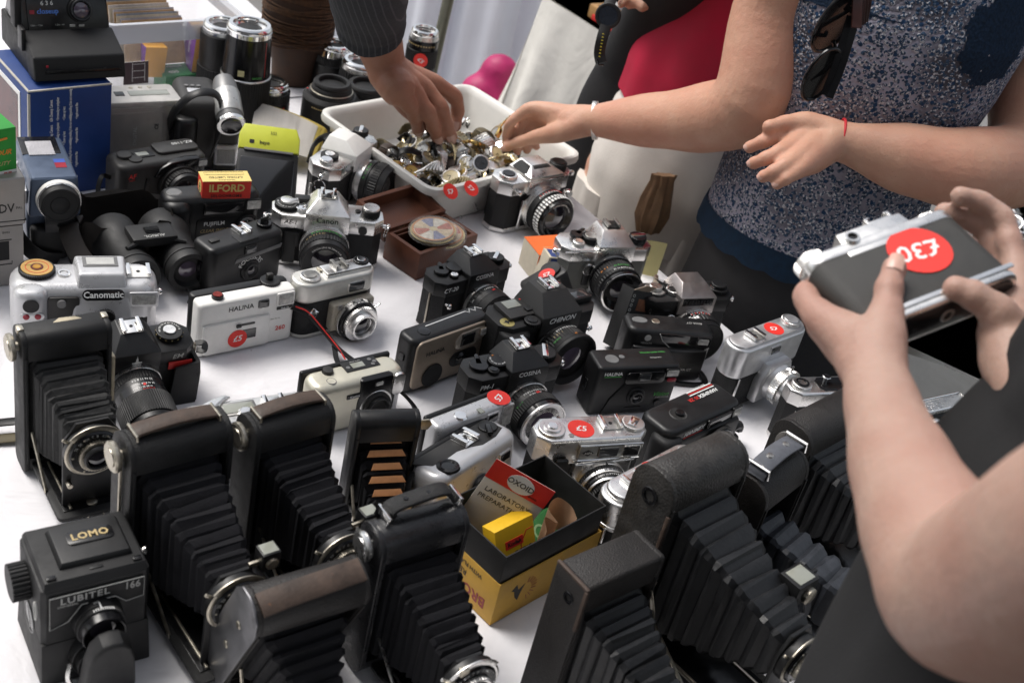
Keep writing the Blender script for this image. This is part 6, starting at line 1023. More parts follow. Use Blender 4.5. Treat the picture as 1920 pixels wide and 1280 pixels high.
# ================================================================ Ilford carton
T0 = FUJI.location; yaw = R(24); p = P(363, 368, .075); ILR = mat('carton_red', (.68, .04, .025), .45, var=.05)
t = thing('film_carton', 'small red and yellow carton lying on a black compact', 'box', (p.x+.032, p.y+.026, .0745), (0, 0, R(31))); add(t, 'carton', box(.064, .027, .026, ILR, .0006)); tp = add(t, 'yellow_top', box(.0645, .0275, .0008, mat('carton_yellow', (.75, .58, .2), .5, var=.05), 0), (0, 0, .0256)); txt(tp, 'ILFORD LIMITED', .0062, BKP, (0, -.003, .0009), TOPR, bold=.004); txt(tp, 'PANCHROMATIC', .0028, BKP, (0, -.0098, .0009), TOPR); add(tp, 'box_outline', tube([(-.026, .004, .0009), (.026, .004, .0009), (.026, .011, .0009), (-.026, .011, .0009)], .0003, BKP, 4, True))
txt(t, 'ILFORD', .0148, MATS['carton_yellow'], (.0, -.0139, .0155), bold=.03, sx=.95); txt(t, 'SELOCHROME', .0056, BKP, (0, -.0139, .0045), bold=.02, space=1.2); ov = add(t, 'number_disc', cyl(.0085, .0004, MATS['carton_yellow'], 20), (-.0322, -.001, .013), (0, -PI/2, 0)); txt(t, '127', .008, BKP, (-.0329, -.001, .013), (PI/2, R(90), -PI/2), bold=.01)
# ================================================================ card reader and paper pad
bl_, br_ = P(440, 392, 0), P(567, 388, 0); yaw = R(15); t = thing('card_reader', 'black card payment reader with a lime yellow top, leaning back', 'card reader', P(489, 440, 0), (R(-46), 0, yaw))
t.location.z = .004; add(t, 'screen_body', fprism([(-.04, 0), (.04, 0), (.038, .108), (-.038, .108)], .014, BLK, .003), (0, 0, 0)); add(t, 'screen', fprism(rrect(.068, .092, .003, 3), .001, WINB, .0003), (0, -.0006, .052)); LIM = mat('lime_yellow', (.62, .66, .06), .45, var=.04); y_ = add(t, 'lime_top', fprism([(-.0385, .108), (.0385, .108), (.0385, .128), (.033, .142), (-.033, .142), (-.0385, .128)], .016, LIM, .003), (0, -.001, 0)); add(t, 'receipt_slot', box(.062, .003, .003, GRY, .0005), (0, -.0008, .106)); txt(t, 'beyo', .0065, BKP, (-.006, -.0016, .118), bold=.01); add(t, 'logo_mark', fprism(rrect(.006, .005, .001, 2), .0005, BKP, 0), (-.022, -.0014, .118)); [add(t, 'contactless_arc', tube([(.0+.002*k+.0015*math.cos(a_), -.0013, .132+.003*math.sin(a_)) for a_ in (-.8, -.3, .3, .8)], .0003, BKP, 4)) for k in range(4)]
pts = [P(468, 215, .06), P(482, 196, .078), P(510, 204, .078), P(560, 226, .074), P(594, 240, .066), P(598, 252, .05)]
YPA = mat('yellow_paper', (.72, .58, .15), .7, var=.05)
t = thing('paper_pad', 'curled white receipt pad with yellow under-sheets beside the payment reader', 'paper', P(540, 260, 0)); Lq = Vector(t.location)
top_ = [P(480, 192, .05), P(505, 198, .058), P(550, 214, .058), P(592, 234, .05), P(600, 246, .036)]; bot_ = [P(470, 245, .03), P(500, 262, .034), P(540, 282, .032), P(572, 294, .024), P(588, 294, .012)]
add(t, 'white_sheet', sheet([[p_-Lq for p_ in bot_], [p_-Lq for p_ in top_]], WHT if False else mat('white_paper', (.74, .71, .67), .75, var=.03), .001))
for k in (1, 2): add(t, 'yellow_sheet', sheet([[p_-Lq+Vector((.004*k, .006*k, -.003*k)) for p_ in bot_], [p_-Lq+Vector((.005*k, .006*k, -.003*k)) for p_ in top_]], YPA, .0008))
# ================================================================ standing lenses
def stand(name, label, x, y, prof, g='spare lenses standing on the table'):
    p = P(x, y, 0); t = thing(name, label, 'lens', (p.x, p.y, .003), (0, 0, random.uniform(0, 6)), g); z = 0; last = None
    for nm, r1, r2, h, m, k in prof:
        add(t, nm, knurl(r1, h, m, k, .0008) if k else cyl(r1, h, m, 36, .0008, r2), (0, 0, z)); z += h
    r = prof[-1][2]
    add(t, 'mount_ring', lathe([(r*.72, 0), (r*.98, 0), (r, .002), (r*.98, .004), (r*.9, .0065), (r*.74, .0065), (r*.7, .004), (r*.7, .0)], prof[-1][4] if prof[-1][4] in (BLK, BLKM) else CHRB, 36), (0, 0, z)); add(t, 'rear_glass', lathe([(0, .003), (r*.5, .0015), (r*.7, 0), (r*.7, -.001), (0, -.001)], BLKM, 26), (0, 0, z-.001)); return t, z
t, z = stand('camera_lens', 'tall gloss black zoom lens with a silver mount, beside the clear bin', 452, 236, [('grip_sleeve', .036, .036, .078, BLKM, 60), ('chrome_line', .0355, .0355, .003, CHR, 0), ('gloss_barrel', .034, .031, .058, BLKG, 0), ('top_ring', .0315, .0315, .008, CHRB, 0)]); add(t, 'paper_tag', box(.009, .0008, .008, mat('tag_yellow', (.6, .55, .3), .6), 0), (-.006, -.0345, .088)); t.rotation_euler.z = R(15); txt(t, 'MACRO', .004, GRNP, (.016, -.0318, .087), (PI/2, 0, R(28))); add(t, 'red_line', tube([(.026, -.0215, .086), (.025, -.02, .136)], .0004, REDP, 4)); t.rotation_euler.x = R(0)
stand('camera_lens', 'lens with a wide silver rim half hidden between the bin and tall zoom', 408, 206, [('grip_sleeve', .034, .034, .07, BLKM, 50), ('barrel', .032, .032, .05, BLK, 0), ('top_ring', .03, .029, .006, CHR, 0)])
t, z = stand('camera_lens', 'short black lens with bright silver mount ring behind the paper pad', 500, 228, [('grip_sleeve', .031, .031, .018, BLKM, 50), ('barrel', .03, .03, .02, BLK, 0), ('aperture_ring', .0295, .028, .012, BLK, 44), ('top_ring', .028, .027, .006, CHRB, 0)]); dots(t, .0302, .03, 9, .002, .002, REDP, 0, 5); dots(t, .0302, .024, 12, .003, .0014, WHP, .2, 5.2)
t, z = stand('camera_lens', 'stout matt black lens with a brass-lined rear cap, left of the tray corner', 612, 245, [('barrel', .041, .041, .052, BLKM, 0), ('shoulder', .041, .037, .006, BLKM, 0), ('top_ring', .033, .032, .005, BLK, 0), ('brass_line', .0315, .0315, .0015, BRS, 0), ('rear_cap', .03, .028, .006, BLKM, 0)]); dots(t, .0412, .045, 8, .0022, .0014, GLD, 3.6, 4.2); add(t, 'red_dot', cyl(.0015, .0006, REDP, 10), (-.03, .018, .0575))
stand('camera_lens', 'lens with a mirror-bright rim at the back beside the pinstripe sleeve', 618, 168, [('barrel', .029, .029, .046, BLK, 0), ('aperture_ring', .0285, .0285, .012, BLK, 44), ('top_ring', .028, .026, .012, CHRB, 0)])
stand('camera_lens', 'lens with a dull silver rim just left of the dark wrist', 668, 200, [('barrel', .034, .034, .05, BLKM, 0), ('aperture_ring', .033, .033, .012, BLK, 40), ('top_ring', .032, .031, .007, CHR, 0)])
stand('camera_lens', 'low capped black lens between the stout lens and the dark wrist', 678, 232, [('barrel', .034, .034, .036, BLK, 0), ('aperture_ring', .033, .033, .012, BLK, 40), ('rear_cap', .031, .03, .009, BLKM, 0)])
t, z = stand('camera_lens', 'slim black zoom lens with a red price sticker right of the pinstripe sleeve', 778, 172, [('barrel', .025, .025, .045, BLK, 0), ('grip_sleeve', .0255, .0255, .03, BLKM, 50), ('top_barrel', .024, .024, .016, BLKG, 0), ('top_ring', .0235, .022, .008, CHR, 0)]); t.rotation_euler.z = 0; dots(t, .0242, .083, 12, .002, .002, GLD, 2.2, 4.2); sticker(t, (.004, -.0258, .062), FRONT, .0115, '£5', .01, spin=R(-35))
stand('camera_lens', 'black lens in shadow behind the twine-wrapped pot', 585, 120, [('barrel', .03, .03, .05, BLK, 0), ('top_ring', .03, .029, .02, BLKM, 40)])
# twine-wrapped pot
TW = mat('brown_twine', (.085, .042, .02), .85, var=.5, vs_=160, bump=1, bs=160, btype='wave'); p = P(548, 150, 0); t = thing('twine_pot', 'dark brown pot wrapped in twine standing behind the lenses', 'pot', (p.x, p.y, .003)); add(t, 'pot', lathe([(0, 0), (.034, 0), (.036, .03), (.042, .05), (.05, .075), (.054, .1), (.055, .14), (.052, .17), (.045, .19), (0, .19)], mat('brown_pot', (.05, .026, .016), .75, var=.3), 36))
rs = random.Random(8)
for k in range(46):
    z_ = .07+.115*k/45; r_ = (.0485+.007*math.sin(PI*(z_-.06)/.13))+.0005; a0 = rs.uniform(-.012, .012); b0 = rs.uniform(0, 6)
    add(t, 'twine_turn', tube([((r_+.001)*math.cos(q), (r_+.001)*math.sin(q), z_+a0*math.sin(q+b0)) for q in [j*2*PI/24 for j in range(24)]], .0013, TW, 5, True))
# ================================================================ binoculars and their case
p = P(288, 520, 0); yaw = R(40); t = thing('binoculars', 'black binoculars lying behind the large silver plastic camera', 'binoculars', (p.x-.006, p.y, .0), (0, 0, yaw))
for s in (-1, 1):
    b_ = add(t, 'barrel', lathe([(0, 0), (.026, 0), (.028, .004), (.029, .03), (.024, .045), (.022, .075), (.024, .085), (.0255, .1), (.0245, .104), (.019, .104), (.016, .098), (.012, .096), (0, .096)], BLKM, 32), (s*.029, .055, .031), FRONT); add(b_, 'eyepiece_glass', lathe([(0, .003), (.006, .002), (.0105, 0), (0, -.001)], GLSP, 20), (0, 0, .0965)); add(b_, 'eyecup_rib', ringm(.0256, .02, .003, BLKM, 32), (0, 0, .088))
hg = add(t, 'bridge', box(.052, .034, .012, BLKM, .003), (0, .0, .05)); add(hg, 'focus_wheel', knurl(.008, .016, BLK, 24), (-.008, 0, .008), (0, PI/2, 0)); txt(hg, 'AURIOL', .0066, GRP, (0, -.012, .0122), TOPR, bold=.01); [add(hg, 'bridge_arm', tube([(s*.02, -.014, .006), (s*.034, -.02, .004)], .003, BLKM, 8)) for s in (-1, 1)]; add(t, 'neck_strap', ribbon([(.03, -.04, .012), (.034, -.056, .006), (.026, -.07, .003)], .012, .002, BLK))
p = P(222, 482, 0); FAB = mat('dark_brown_fabric', (.03, .025, .022), .6, var=.4, vs_=30, bump=.5, bs=120); t = thing('soft_case', 'open dark brown soft case behind the binoculars', 'case', (p.x, p.y+.01, 0), (0, 0, R(30)))
bm = bmesh.new(); rings = []
for i, (z_, w_, d_) in enumerate(((0.001, .085, .06), (.02, .1, .072), (.045, .108, .076), (.06, .112, .074))):
    rings.append([bm.verts.new((x*(1+.05*math.sin(5*k+i)), y*(1+.06*math.cos(3*k+i)), z_+(.006*math.sin(k*1.7) if i == 3 else 0))) for k, (x, y) in enumerate(rrect(w_, d_, .028, 5))])
for a, b in zip(rings, rings[1:]):
    for i in range(len(a)): bm.faces.new((a[i], a[(i+1) % len(a)], b[(i+1) % len(a)], b[i]))
bm.faces.new(rings[0][::-1]); bmesh.ops.solidify(bm, geom=list(bm.faces), thickness=.003); add(t, 'pouch', fin(bm, FAB, 60)); add(t, 'case_flap', sheet([[(-.05, .036, .058), (0, .04, .064), (.05, .036, .058)], [(-.046, .06, .03), (0, .066, .036), (.05, .062, .03)]], FAB, .003)); add(t, 'case_strap', ribbon([(-.054, .0, .05), (-.062, -.03, .05), (-.05, -.06, .03), (-.02, -.08, .012)], .022, .004, FAB, (-.4, -.3, 1)))
# loose strap at the left edge
pts = [P(-30, 800, .002), P(10, 803, .004), P(40, 800, .01)]; solo('loose_strap', ribbon([P(-40, 826, .002), P(0, 822, .003), P(44, 818, .004)], .014, .002, mat('olive_webbing', (.12, .1, .06), .7), sm=6), 'olive webbing strap crossing the left edge of the table', 'strap'); solo('loose_strap', ribbon([P(-40, 798, .012), P(0, 792, .012), P(44, 788, .014)], .012, .002, BLK, sm=6), 'black strap lying above the olive one at the left edge', 'strap')

for o in list(COL.objects):
    if o.parent is None and o.get('category') in ('camcorder', 'lens', 'card reader', 'pot', 'binoculars', 'case') and o.name.split('.')[0] != 'round_case': o.scale = (.92,)*3 if 'steel blue' in o['label'] else (1.1, 1.1, 1.1)
# ================================================================ people
def skin(name, col, spot, fs=170, f0=.05, f1=.16):
    m = bpy.data.materials.new(name); m.use_nodes = True; n = m.node_tree.nodes; l = m.node_tree.links; b = n['Principled BSDF']
    tc = n.new('ShaderNodeTexCoord'); nz = n.new('ShaderNodeTexNoise'); nz.inputs['Scale'].default_value = 22; nz.inputs['Detail'].default_value = 5; l.new(tc.outputs['Object'], nz.inputs['Vector'])
    rp = n.new('ShaderNodeValToRGB'); e = rp.color_ramp.elements; e[0].position = .32; e[1].position = .68
    e[0].color = (col[0]*.95, col[1]*.84, col[2]*.82, 1); e[1].color = (*[min(1, c*1.07) for c in col], 1); l.new(nz.outputs[0], rp.inputs[0])
    n2 = n.new('ShaderNodeTexVoronoi'); n2.inputs['Scale'].default_value = fs; l.new(tc.outputs['Object'], n2.inputs['Vector'])
    r2 = n.new('ShaderNodeValToRGB'); r2.color_ramp.elements[0].position = f0; r2.color_ramp.elements[1].position = f1; r2.color_ramp.elements[0].color = (.55, .55, .55, 1); r2.color_ramp.elements[1].color = (0, 0, 0, 1); l.new(n2.outputs['Distance'], r2.inputs[0])
    mx = n.new('ShaderNodeMix'); mx.data_type = 'RGBA'; l.new(r2.outputs[0], mx.inputs[0]); l.new(rp.outputs[0], mx.inputs[6]); mx.inputs[7].default_value = (*spot, 1); l.new(mx.outputs[2], b.inputs['Base Color'])
    n4 = n.new('ShaderNodeTexNoise'); n4.inputs['Scale'].default_value = 7; n4.inputs['Detail'].default_value = 3; l.new(tc.outputs['Object'], n4.inputs['Vector']); m4 = n.new('ShaderNodeMapRange'); m4.inputs[1].default_value = .42; m4.inputs[2].default_value = .7; m4.inputs[3].default_value = 0; m4.inputs[4].default_value = .55; l.new(n4.outputs[0], m4.inputs[0]); m5 = n.new('ShaderNodeMix'); m5.data_type = 'RGBA'; l.new(m4.outputs[0], m5.inputs[0]); l.new(mx.outputs[2], m5.inputs[6]); m5.inputs[7].default_value = (col[0]*.98, col[1]*.74, col[2]*.72, 1); l.new(m5.outputs[2], b.inputs['Base Color'])
    b.inputs['Roughness'].default_value = .5; b.inputs['Subsurface Weight'].default_value = .25; b.inputs['Subsurface Radius'].default_value = (1, .35, .2); b.inputs['Subsurface Scale'].default_value = .005; b.inputs['Specular IOR Level'].default_value = .38
    t = n.new('ShaderNodeTexNoise'); t.inputs['Scale'].default_value = 260; t.inputs['Detail'].default_value = 5; l.new(tc.outputs['Object'], t.inputs['Vector']); bp = n.new('ShaderNodeBump'); bp.inputs['Strength'].default_value = .22; bp.inputs['Distance'].default_value = .001; l.new(t.outputs[0], bp.inputs['Height'])
    t6 = n.new('ShaderNodeTexNoise'); t6.inputs['Scale'].default_value = 70; t6.inputs['Detail'].default_value = 6; t6.inputs['Roughness'].default_value = .65; l.new(tc.outputs['Object'], t6.inputs['Vector']); b6 = n.new('ShaderNodeBump'); b6.inputs['Strength'].default_value = .6; b6.inputs['Distance'].default_value = .0025; l.new(t6.outputs[0], b6.inputs['Height']); l.new(bp.outputs[0], b6.inputs['Normal']); l.new(b6.outputs[0], b.inputs['Normal'])
    return m
SKD = skin('dark_skin', (.33, .17, .112), (.23, .105, .065)); SKB = skin('freckled_skin', (.56, .335, .235), (.36, .17, .1)); SKC = skin('pale_skin', (.41, .28, .225), (.2, .1, .07), 34, .022, .05)
NAILD = mat('nail_dark', (.5, .31, .25), .28, var=.05); NAILP = mat('nail_pale', (.6, .37, .3), .22, var=.05)
def cap_chain(bm, ch):
    """tapered round limb through points (position, radius), round ends"""
    n = 30 if max(r for _, r in ch) > .02 else 16; pts = []
    p0, r_0 = ch[0]; p1, _ = ch[1]; d = (p0-p1).normalized()
    for a in (80, 50, 25): pts.append((p0+d*r_0*math.sin(R(a)), r_0*math.cos(R(a))))
    for i in range(len(ch)-1):
        for k in range(5):
            t_ = k/5; pts.append((None, (i, t_)))
    sp = spline([c[0] for c in ch], 5); out = pts[:3]
    for j, p in enumerate(sp):
        i = min(j//5, len(ch)-2); t_ = j/5-i; q_ = .93+.07*math.cos(2*PI*t_) if n == 16 or (i > 1 and n == 30 and ch[-1][1] < .012) else 1; t_ = t_*t_*(3-2*t_); out.append((p, (ch[i][1]*(1-t_)+ch[i+1][1]*t_)*q_))
    pe, re = ch[-1]; d = (pe-ch[-2][0]).normalized()
    for a in (25, 50, 80): out.append((pe+d*re*math.sin(R(a)), re*math.cos(R(a))))
    rings = []; prev = None
    for i, (p, r) in enumerate(out):
        a = out[max(0, i-1)][0]; b = out[min(len(out)-1, i+1)][0]; t_ = (b-a).normalized()
        u = t_.orthogonal().normalized() if prev is None else (prev-t_*prev.dot(t_)).normalized(); prev = u; v = t_.cross(u)
        rings.append([bm.verts.new(p+(u*math.cos(2*PI*k/n)+v*math.sin(2*PI*k/n))*r) for k in range(n)])
    for a, b in zip(rings, rings[1:]):
        for k in range(n): bm.faces.new((a[k], a[(k+1) % n], b[(k+1) % n], b[k]))
    bm.faces.new(rings[0][::-1]); bm.faces.new(rings[-1])
def flesh(chains, m, voxel=.0022, sm=6):
    """one continuous surface grown over several limbs"""
    bm = bmesh.new()
    for ch in chains: cap_chain(bm, [(Vector(p), r) for p, r in ch])
    bmesh.ops.recalc_face_normals(bm, faces=bm.faces); me = bpy.data.meshes.new('body'); bm.to_mesh(me); bm.free()
    ob = bpy.data.objects.new('tmp', me); COL.objects.link(ob)
    rm = ob.modifiers.new('r', 'REMESH'); rm.mode = 'VOXEL'; rm.voxel_size = voxel
    s = ob.modifiers.new('s', 'SMOOTH'); s.iterations = sm; s.factor = .5
    dg = bpy.context.evaluated_depsgraph_get(); out = bpy.data.meshes.new_from_object(ob.evaluated_get(dg))
    bpy.data.objects.remove(ob); bpy.data.meshes.remove(me)
    out.polygons.foreach_set('use_smooth', [True]*len(out.polygons)); out.materials.clear(); out.materials.append(m); return out
def nail(parent, tip, prev, up, r, m):
    tip, prev = Vector(tip), Vector(prev); d = (tip-prev).normalized(); n = (cC-(parent.matrix_basis @ tip)) if up is None else Vector(up); n = (n-d*n.dot(d)).normalized(); s = n.cross(d)
    bm = bmesh.new(); g = []
    for i in range(6):
        a = -1+2*i/5; row = []
        for j in range(5):
            b = -1+2*j/4; wq = r*.62*(1-.25*max(0, a)**2); row.append(bm.verts.new(tip+d*(a*r*.75+r*.1)+s*(b*wq)+n*(r*1.0*math.sqrt(max(0, 1-(b*.62)**2))+.0002-.0012*max(0, a))))
        g.append(row)
    for i in range(5):
        for j in range(4): bm.faces.new((g[i][j], g[i+1][j], g[i+1][j+1], g[i][j+1]))
    return add(parent, 'fingernail', fin(bm, m, 60))
def tubeloft(secs, m, n=28, cap=True, ang=50, wob=0):
    """cloth tube through elliptical sections (centre, half width, half depth, turn)"""
    bm = bmesh.new(); rings = []
    if wob:
        n *= 2; secs = [(Vector(s[0]).lerp(Vector(e[0]), k/6), s[1]+(e[1]-s[1])*k/6, s[2]+(e[2]-s[2])*k/6, s[3]) for s, e in zip(secs, secs[1:]) for k in range(6)]+[secs[-1]]
        def w_(k, z): th = 2*PI*k/n; return 1+wob*(math.sin(7*th+z*11+math.sin(z*7)*1.5)+.6*math.sin(13*th-z*17+1))
    for c, a_, b_, q in secs:
      for a, b in ((a_, b_),):
        f_ = [w_(k, c[2]) for k in range(n)] if wob else [1]*n
        rings.append([bm.verts.new((c[0]+f_[k]*a*math.cos(2*PI*k/n)*math.cos(q)-f_[k]*b*math.sin(2*PI*k/n)*math.sin(q), c[1]+f_[k]*a*math.cos(2*PI*k/n)*math.sin(q)+f_[k]*b*math.sin(2*PI*k/n)*math.cos(q), c[2])) for k in range(n)])
    for a, b in zip(rings, rings[1:]):
        for k in range(n): bm.faces.new((a[k], a[(k+1) % n], b[(k+1) % n], b[k]))
    if cap: bm.faces.new(rings[0][::-1]); bm.faces.new(rings[-1])
    return fin(bm, m, ang)
def cuff(pts, rads, m, th=.003, n=26, wr=0):
    """sleeve: tube around an arm, open at the first end, with slight wrinkles"""
    path = spline(pts, 6); bm = bmesh.new(); rings = []; prev = None; K = len(path)
    def ring(i, dr):
        nonlocal prev
        a = path[max(0, i-1)]; b = path[min(K-1, i+1)]; t_ = (b-a).normalized(); u = t_.orthogonal().normalized() if prev is None else (prev-t_*prev.dot(t_)).normalized(); prev = u; v = t_.cross(u)
        f = i/6; j = min(int(f), len(rads)-2); r = rads[j]*(1-(f-j))+rads[j+1]*(f-j)+dr
        return [bm.verts.new(path[i]+(u*math.cos(2*PI*k/n)+v*math.sin(2*PI*k/n))*(r+wr*math.sin(i*1.3+k*.9)*math.sin(k*.5+i*.35))) for k in range(n)]
    rings.append(ring(1, -th)); prev = None; rings.append(ring(0, -th)); prev = None
    for i in range(K): rings.append(ring(i, 0))
    for a, b in zip(rings, rings[1:]):
        for k in range(n): bm.faces.new((a[k], a[(k+1) % n], b[(k+1) % n], b[k]))
    bm.faces.new(rings[-1]); return fin(bm, m, 55)

# ---- man reaching into the tray
t = thing('person', 'person in a pinstripe jacket whose dark hand sorts the watches in the tray', 'person', P(640, -250, -.75))
o0 = -Vector(t.location)
def J(*a): return [(P(x, y, z)+o0, r) for x, y, z, r in a]
wr = (728, 136, .165, .0255)
ch = [J((690, 10, .27, .034), (708, 70, .215, .031), wr, (745, 165, .155, .024)),
      J(wr, (748, 172, .15, .017), (766, 194, .136, .0118), (778, 220, .108, .0095), (784, 244, .076, .0082)),
      J(wr, (762, 165, .152, .018), (780, 180, .143, .0125), (802, 211, .122, .0105), (813, 238, .094, .0095), (820, 256, .074, .0088)),
      J(wr, (772, 158, .152, .018), (797, 168, .145, .0128), (825, 201, .124, .011), (837, 234, .094, .0098), (845, 256, .074, .009)),
      J(wr, (778, 150, .15, .018), (812, 156, .145, .0125), (851, 181, .122, .0108), (858, 208, .096, .0095), (853, 236, .074, .0086)),
      J((735, 150, .15, .02), (762, 195, .115, .0145), (795, 226, .082, .011), (818, 246, .055, .009))]
b_ = add(t, 'body', flesh([[(p, r*(1.22 if i else 1.15)) for p, r in c_] for i, c_ in enumerate(ch)], SKD, .0018, 3))
for c_ in ch[1:5]: nail(t, c_[-1][0], c_[-2][0], None, c_[-1][1]*1.2, NAILD)
def pin():
    m = mat('pinstripe_wool', (.02, .023, .03), .85, var=.2, vs_=200, bump=.2, bs=800); n = m.node_tree.nodes; l = m.node_tree.links; b = n['Principled BSDF']
    tc = n.new('ShaderNodeTexCoord'); wv = n.new('ShaderNodeTexWave'); wv.bands_direction = 'X'; wv.inputs['Scale'].default_value = 38; wv.inputs['Distortion'].default_value = .3; l.new(tc.outputs['Object'], wv.inputs['Vector'])
    rp = n.new('ShaderNodeValToRGB'); rp.color_ramp.elements[0].position = .86; rp.color_ramp.elements[0].color = (.018, .021, .028, 1); rp.color_ramp.elements[1].position = .97; rp.color_ramp.elements[1].color = (.055, .055, .065, 1); l.new(wv.outputs['Fac'], rp.inputs[0]); l.new(rp.outputs[0], b.inputs['Base Color']); return m
PIN = pin(); sp_ = [P(696, 50, .247)+o0, P(693, 20, .28)+o0, P(688, -30, .345)+o0, P(670, -150, .48)+o0, P(640, -260, .62)+o0]
sl_ = add(t, 'jacket_sleeve', cuff(sp_, [.05, .051, .055, .062, .07], PIN, .003, wr=.0012))
for k in range(3):
    q = P(646+2*k, 18+20*k, .262-.02*k)+o0; bt = add(sl_, 'sleeve_button', lathe([(0, .001), (.005, .001), (.007, .0025), (.0078, .001), (.0078, 0), (0, 0)], BLKG, 18), q+Vector((-.004, -.012, .0)), (R(55), R(-25), 0))
add(t, 'jacket', tubeloft([((.12, .1, .1), .2, .14, 0), ((.06, .08, .5), .2, .13, 0), ((.02, .04, .9), .21, .13, 0), ((0, 0, 1.25), .22, .12, 0), ((0, 0, 1.4), .16, .1, 0), ((0, 0, 1.45), .06, .06, 0)], PIN)) if False else None

# ---- woman in the blue crochet top
t = thing('person', 'person in a blue crochet top and dark trousers, one hand in the watch tray', 'person', (.385, 1.70, -.75)); o0 = -Vector(t.location)
wr = (1104, 226, .152, .0235)
ra = [J((1500, -100, .5, .06), (1448, 30, .405, .056), (1404, 188, .3, .052), (1330, 220, .245, .05), (1230, 226, .2, .041), wr, (1070, 228, .14, .022)),
      J(wr, (1050, 215, .14, .017), (996, 204, .132, .0115), (958, 230, .104, .0088), (950, 252, .078, .0078), (948, 270, .058, .007)),
      J(wr, (1050, 224, .134, .017), (1000, 212, .122, .0115), (972, 244, .088, .0088), (970, 284, .05, .0072)),
      J(wr, (1052, 232, .126, .016), (1008, 222, .112, .011), (988, 252, .082, .0082), (988, 282, .05, .007)),
      J(wr, (1054, 240, .12, .015), (1018, 234, .104, .0105), (1003, 258, .078, .0075), (1006, 276, .056, .0062)),
      J(wr, (1056, 246, .128, .017), (1006, 257, .1, .0118), (974, 266, .08, .0098), (950, 276, .06, .0085))]
wl2 = (1566, 262, .306, .0255)
la = [J((1975, -40, .5, .066), (1945, 130, .4, .064), (1925, 290, .315, .057), (1830, 318, .308, .056), (1710, 300, .306, .047), wl2),
      J(wl2, (1520, 244, 0.303, 0.0224), (1464, 254, 0.299, 0.0121), (1430, 266, 0.291, 0.0101), (1406, 276, 0.279, 0.0087)),
      J(wl2, (1520, 262, 0.299, 0.0238), (1466, 284, 0.293, 0.0121), (1436, 297, 0.285, 0.0101), (1413, 306, 0.273, 0.0087)),
      J(wl2, (1524, 280, 0.295, 0.0238), (1476, 307, 0.288, 0.0118), (1450, 322, 0.279, 0.0099), (1431, 331, 0.269, 0.0085)),
      J(wl2, (1530, 294, 0.293, 0.0198), (1492, 322, 0.283, 0.0110), (1472, 336, 0.275, 0.0092), (1457, 345, 0.267, 0.0078)),
      J(wl2, (1516, 238, 0.313, 0.0198), (1474, 232, 0.315, 0.0118), (1442, 238, 0.311, 0.0095))]
core = [[(Vector((.387, 1.71, z_+.04))+o0, r_) for z_, r_ in ((.02, .12), (.2, .105), (.4, .11), (.55, .09), (.63, .05), (.72, .05))], [(Vector((.387, 1.70, .78))+o0, .085), (Vector((.382, 1.68, .88))+o0, .09)]]
add(t, 'body', flesh(ra+la+core, SKB, .0026, 5))
nail(t, ra[5][-1][0], ra[5][-2][0], None, ra[5][-1][1], NAILP)
for c_ in la[1:5]: nail(t, c_[-1][0], c_[-2][0], (-.2, -.7, .6), c_[-1][1]*.9, NAILP)
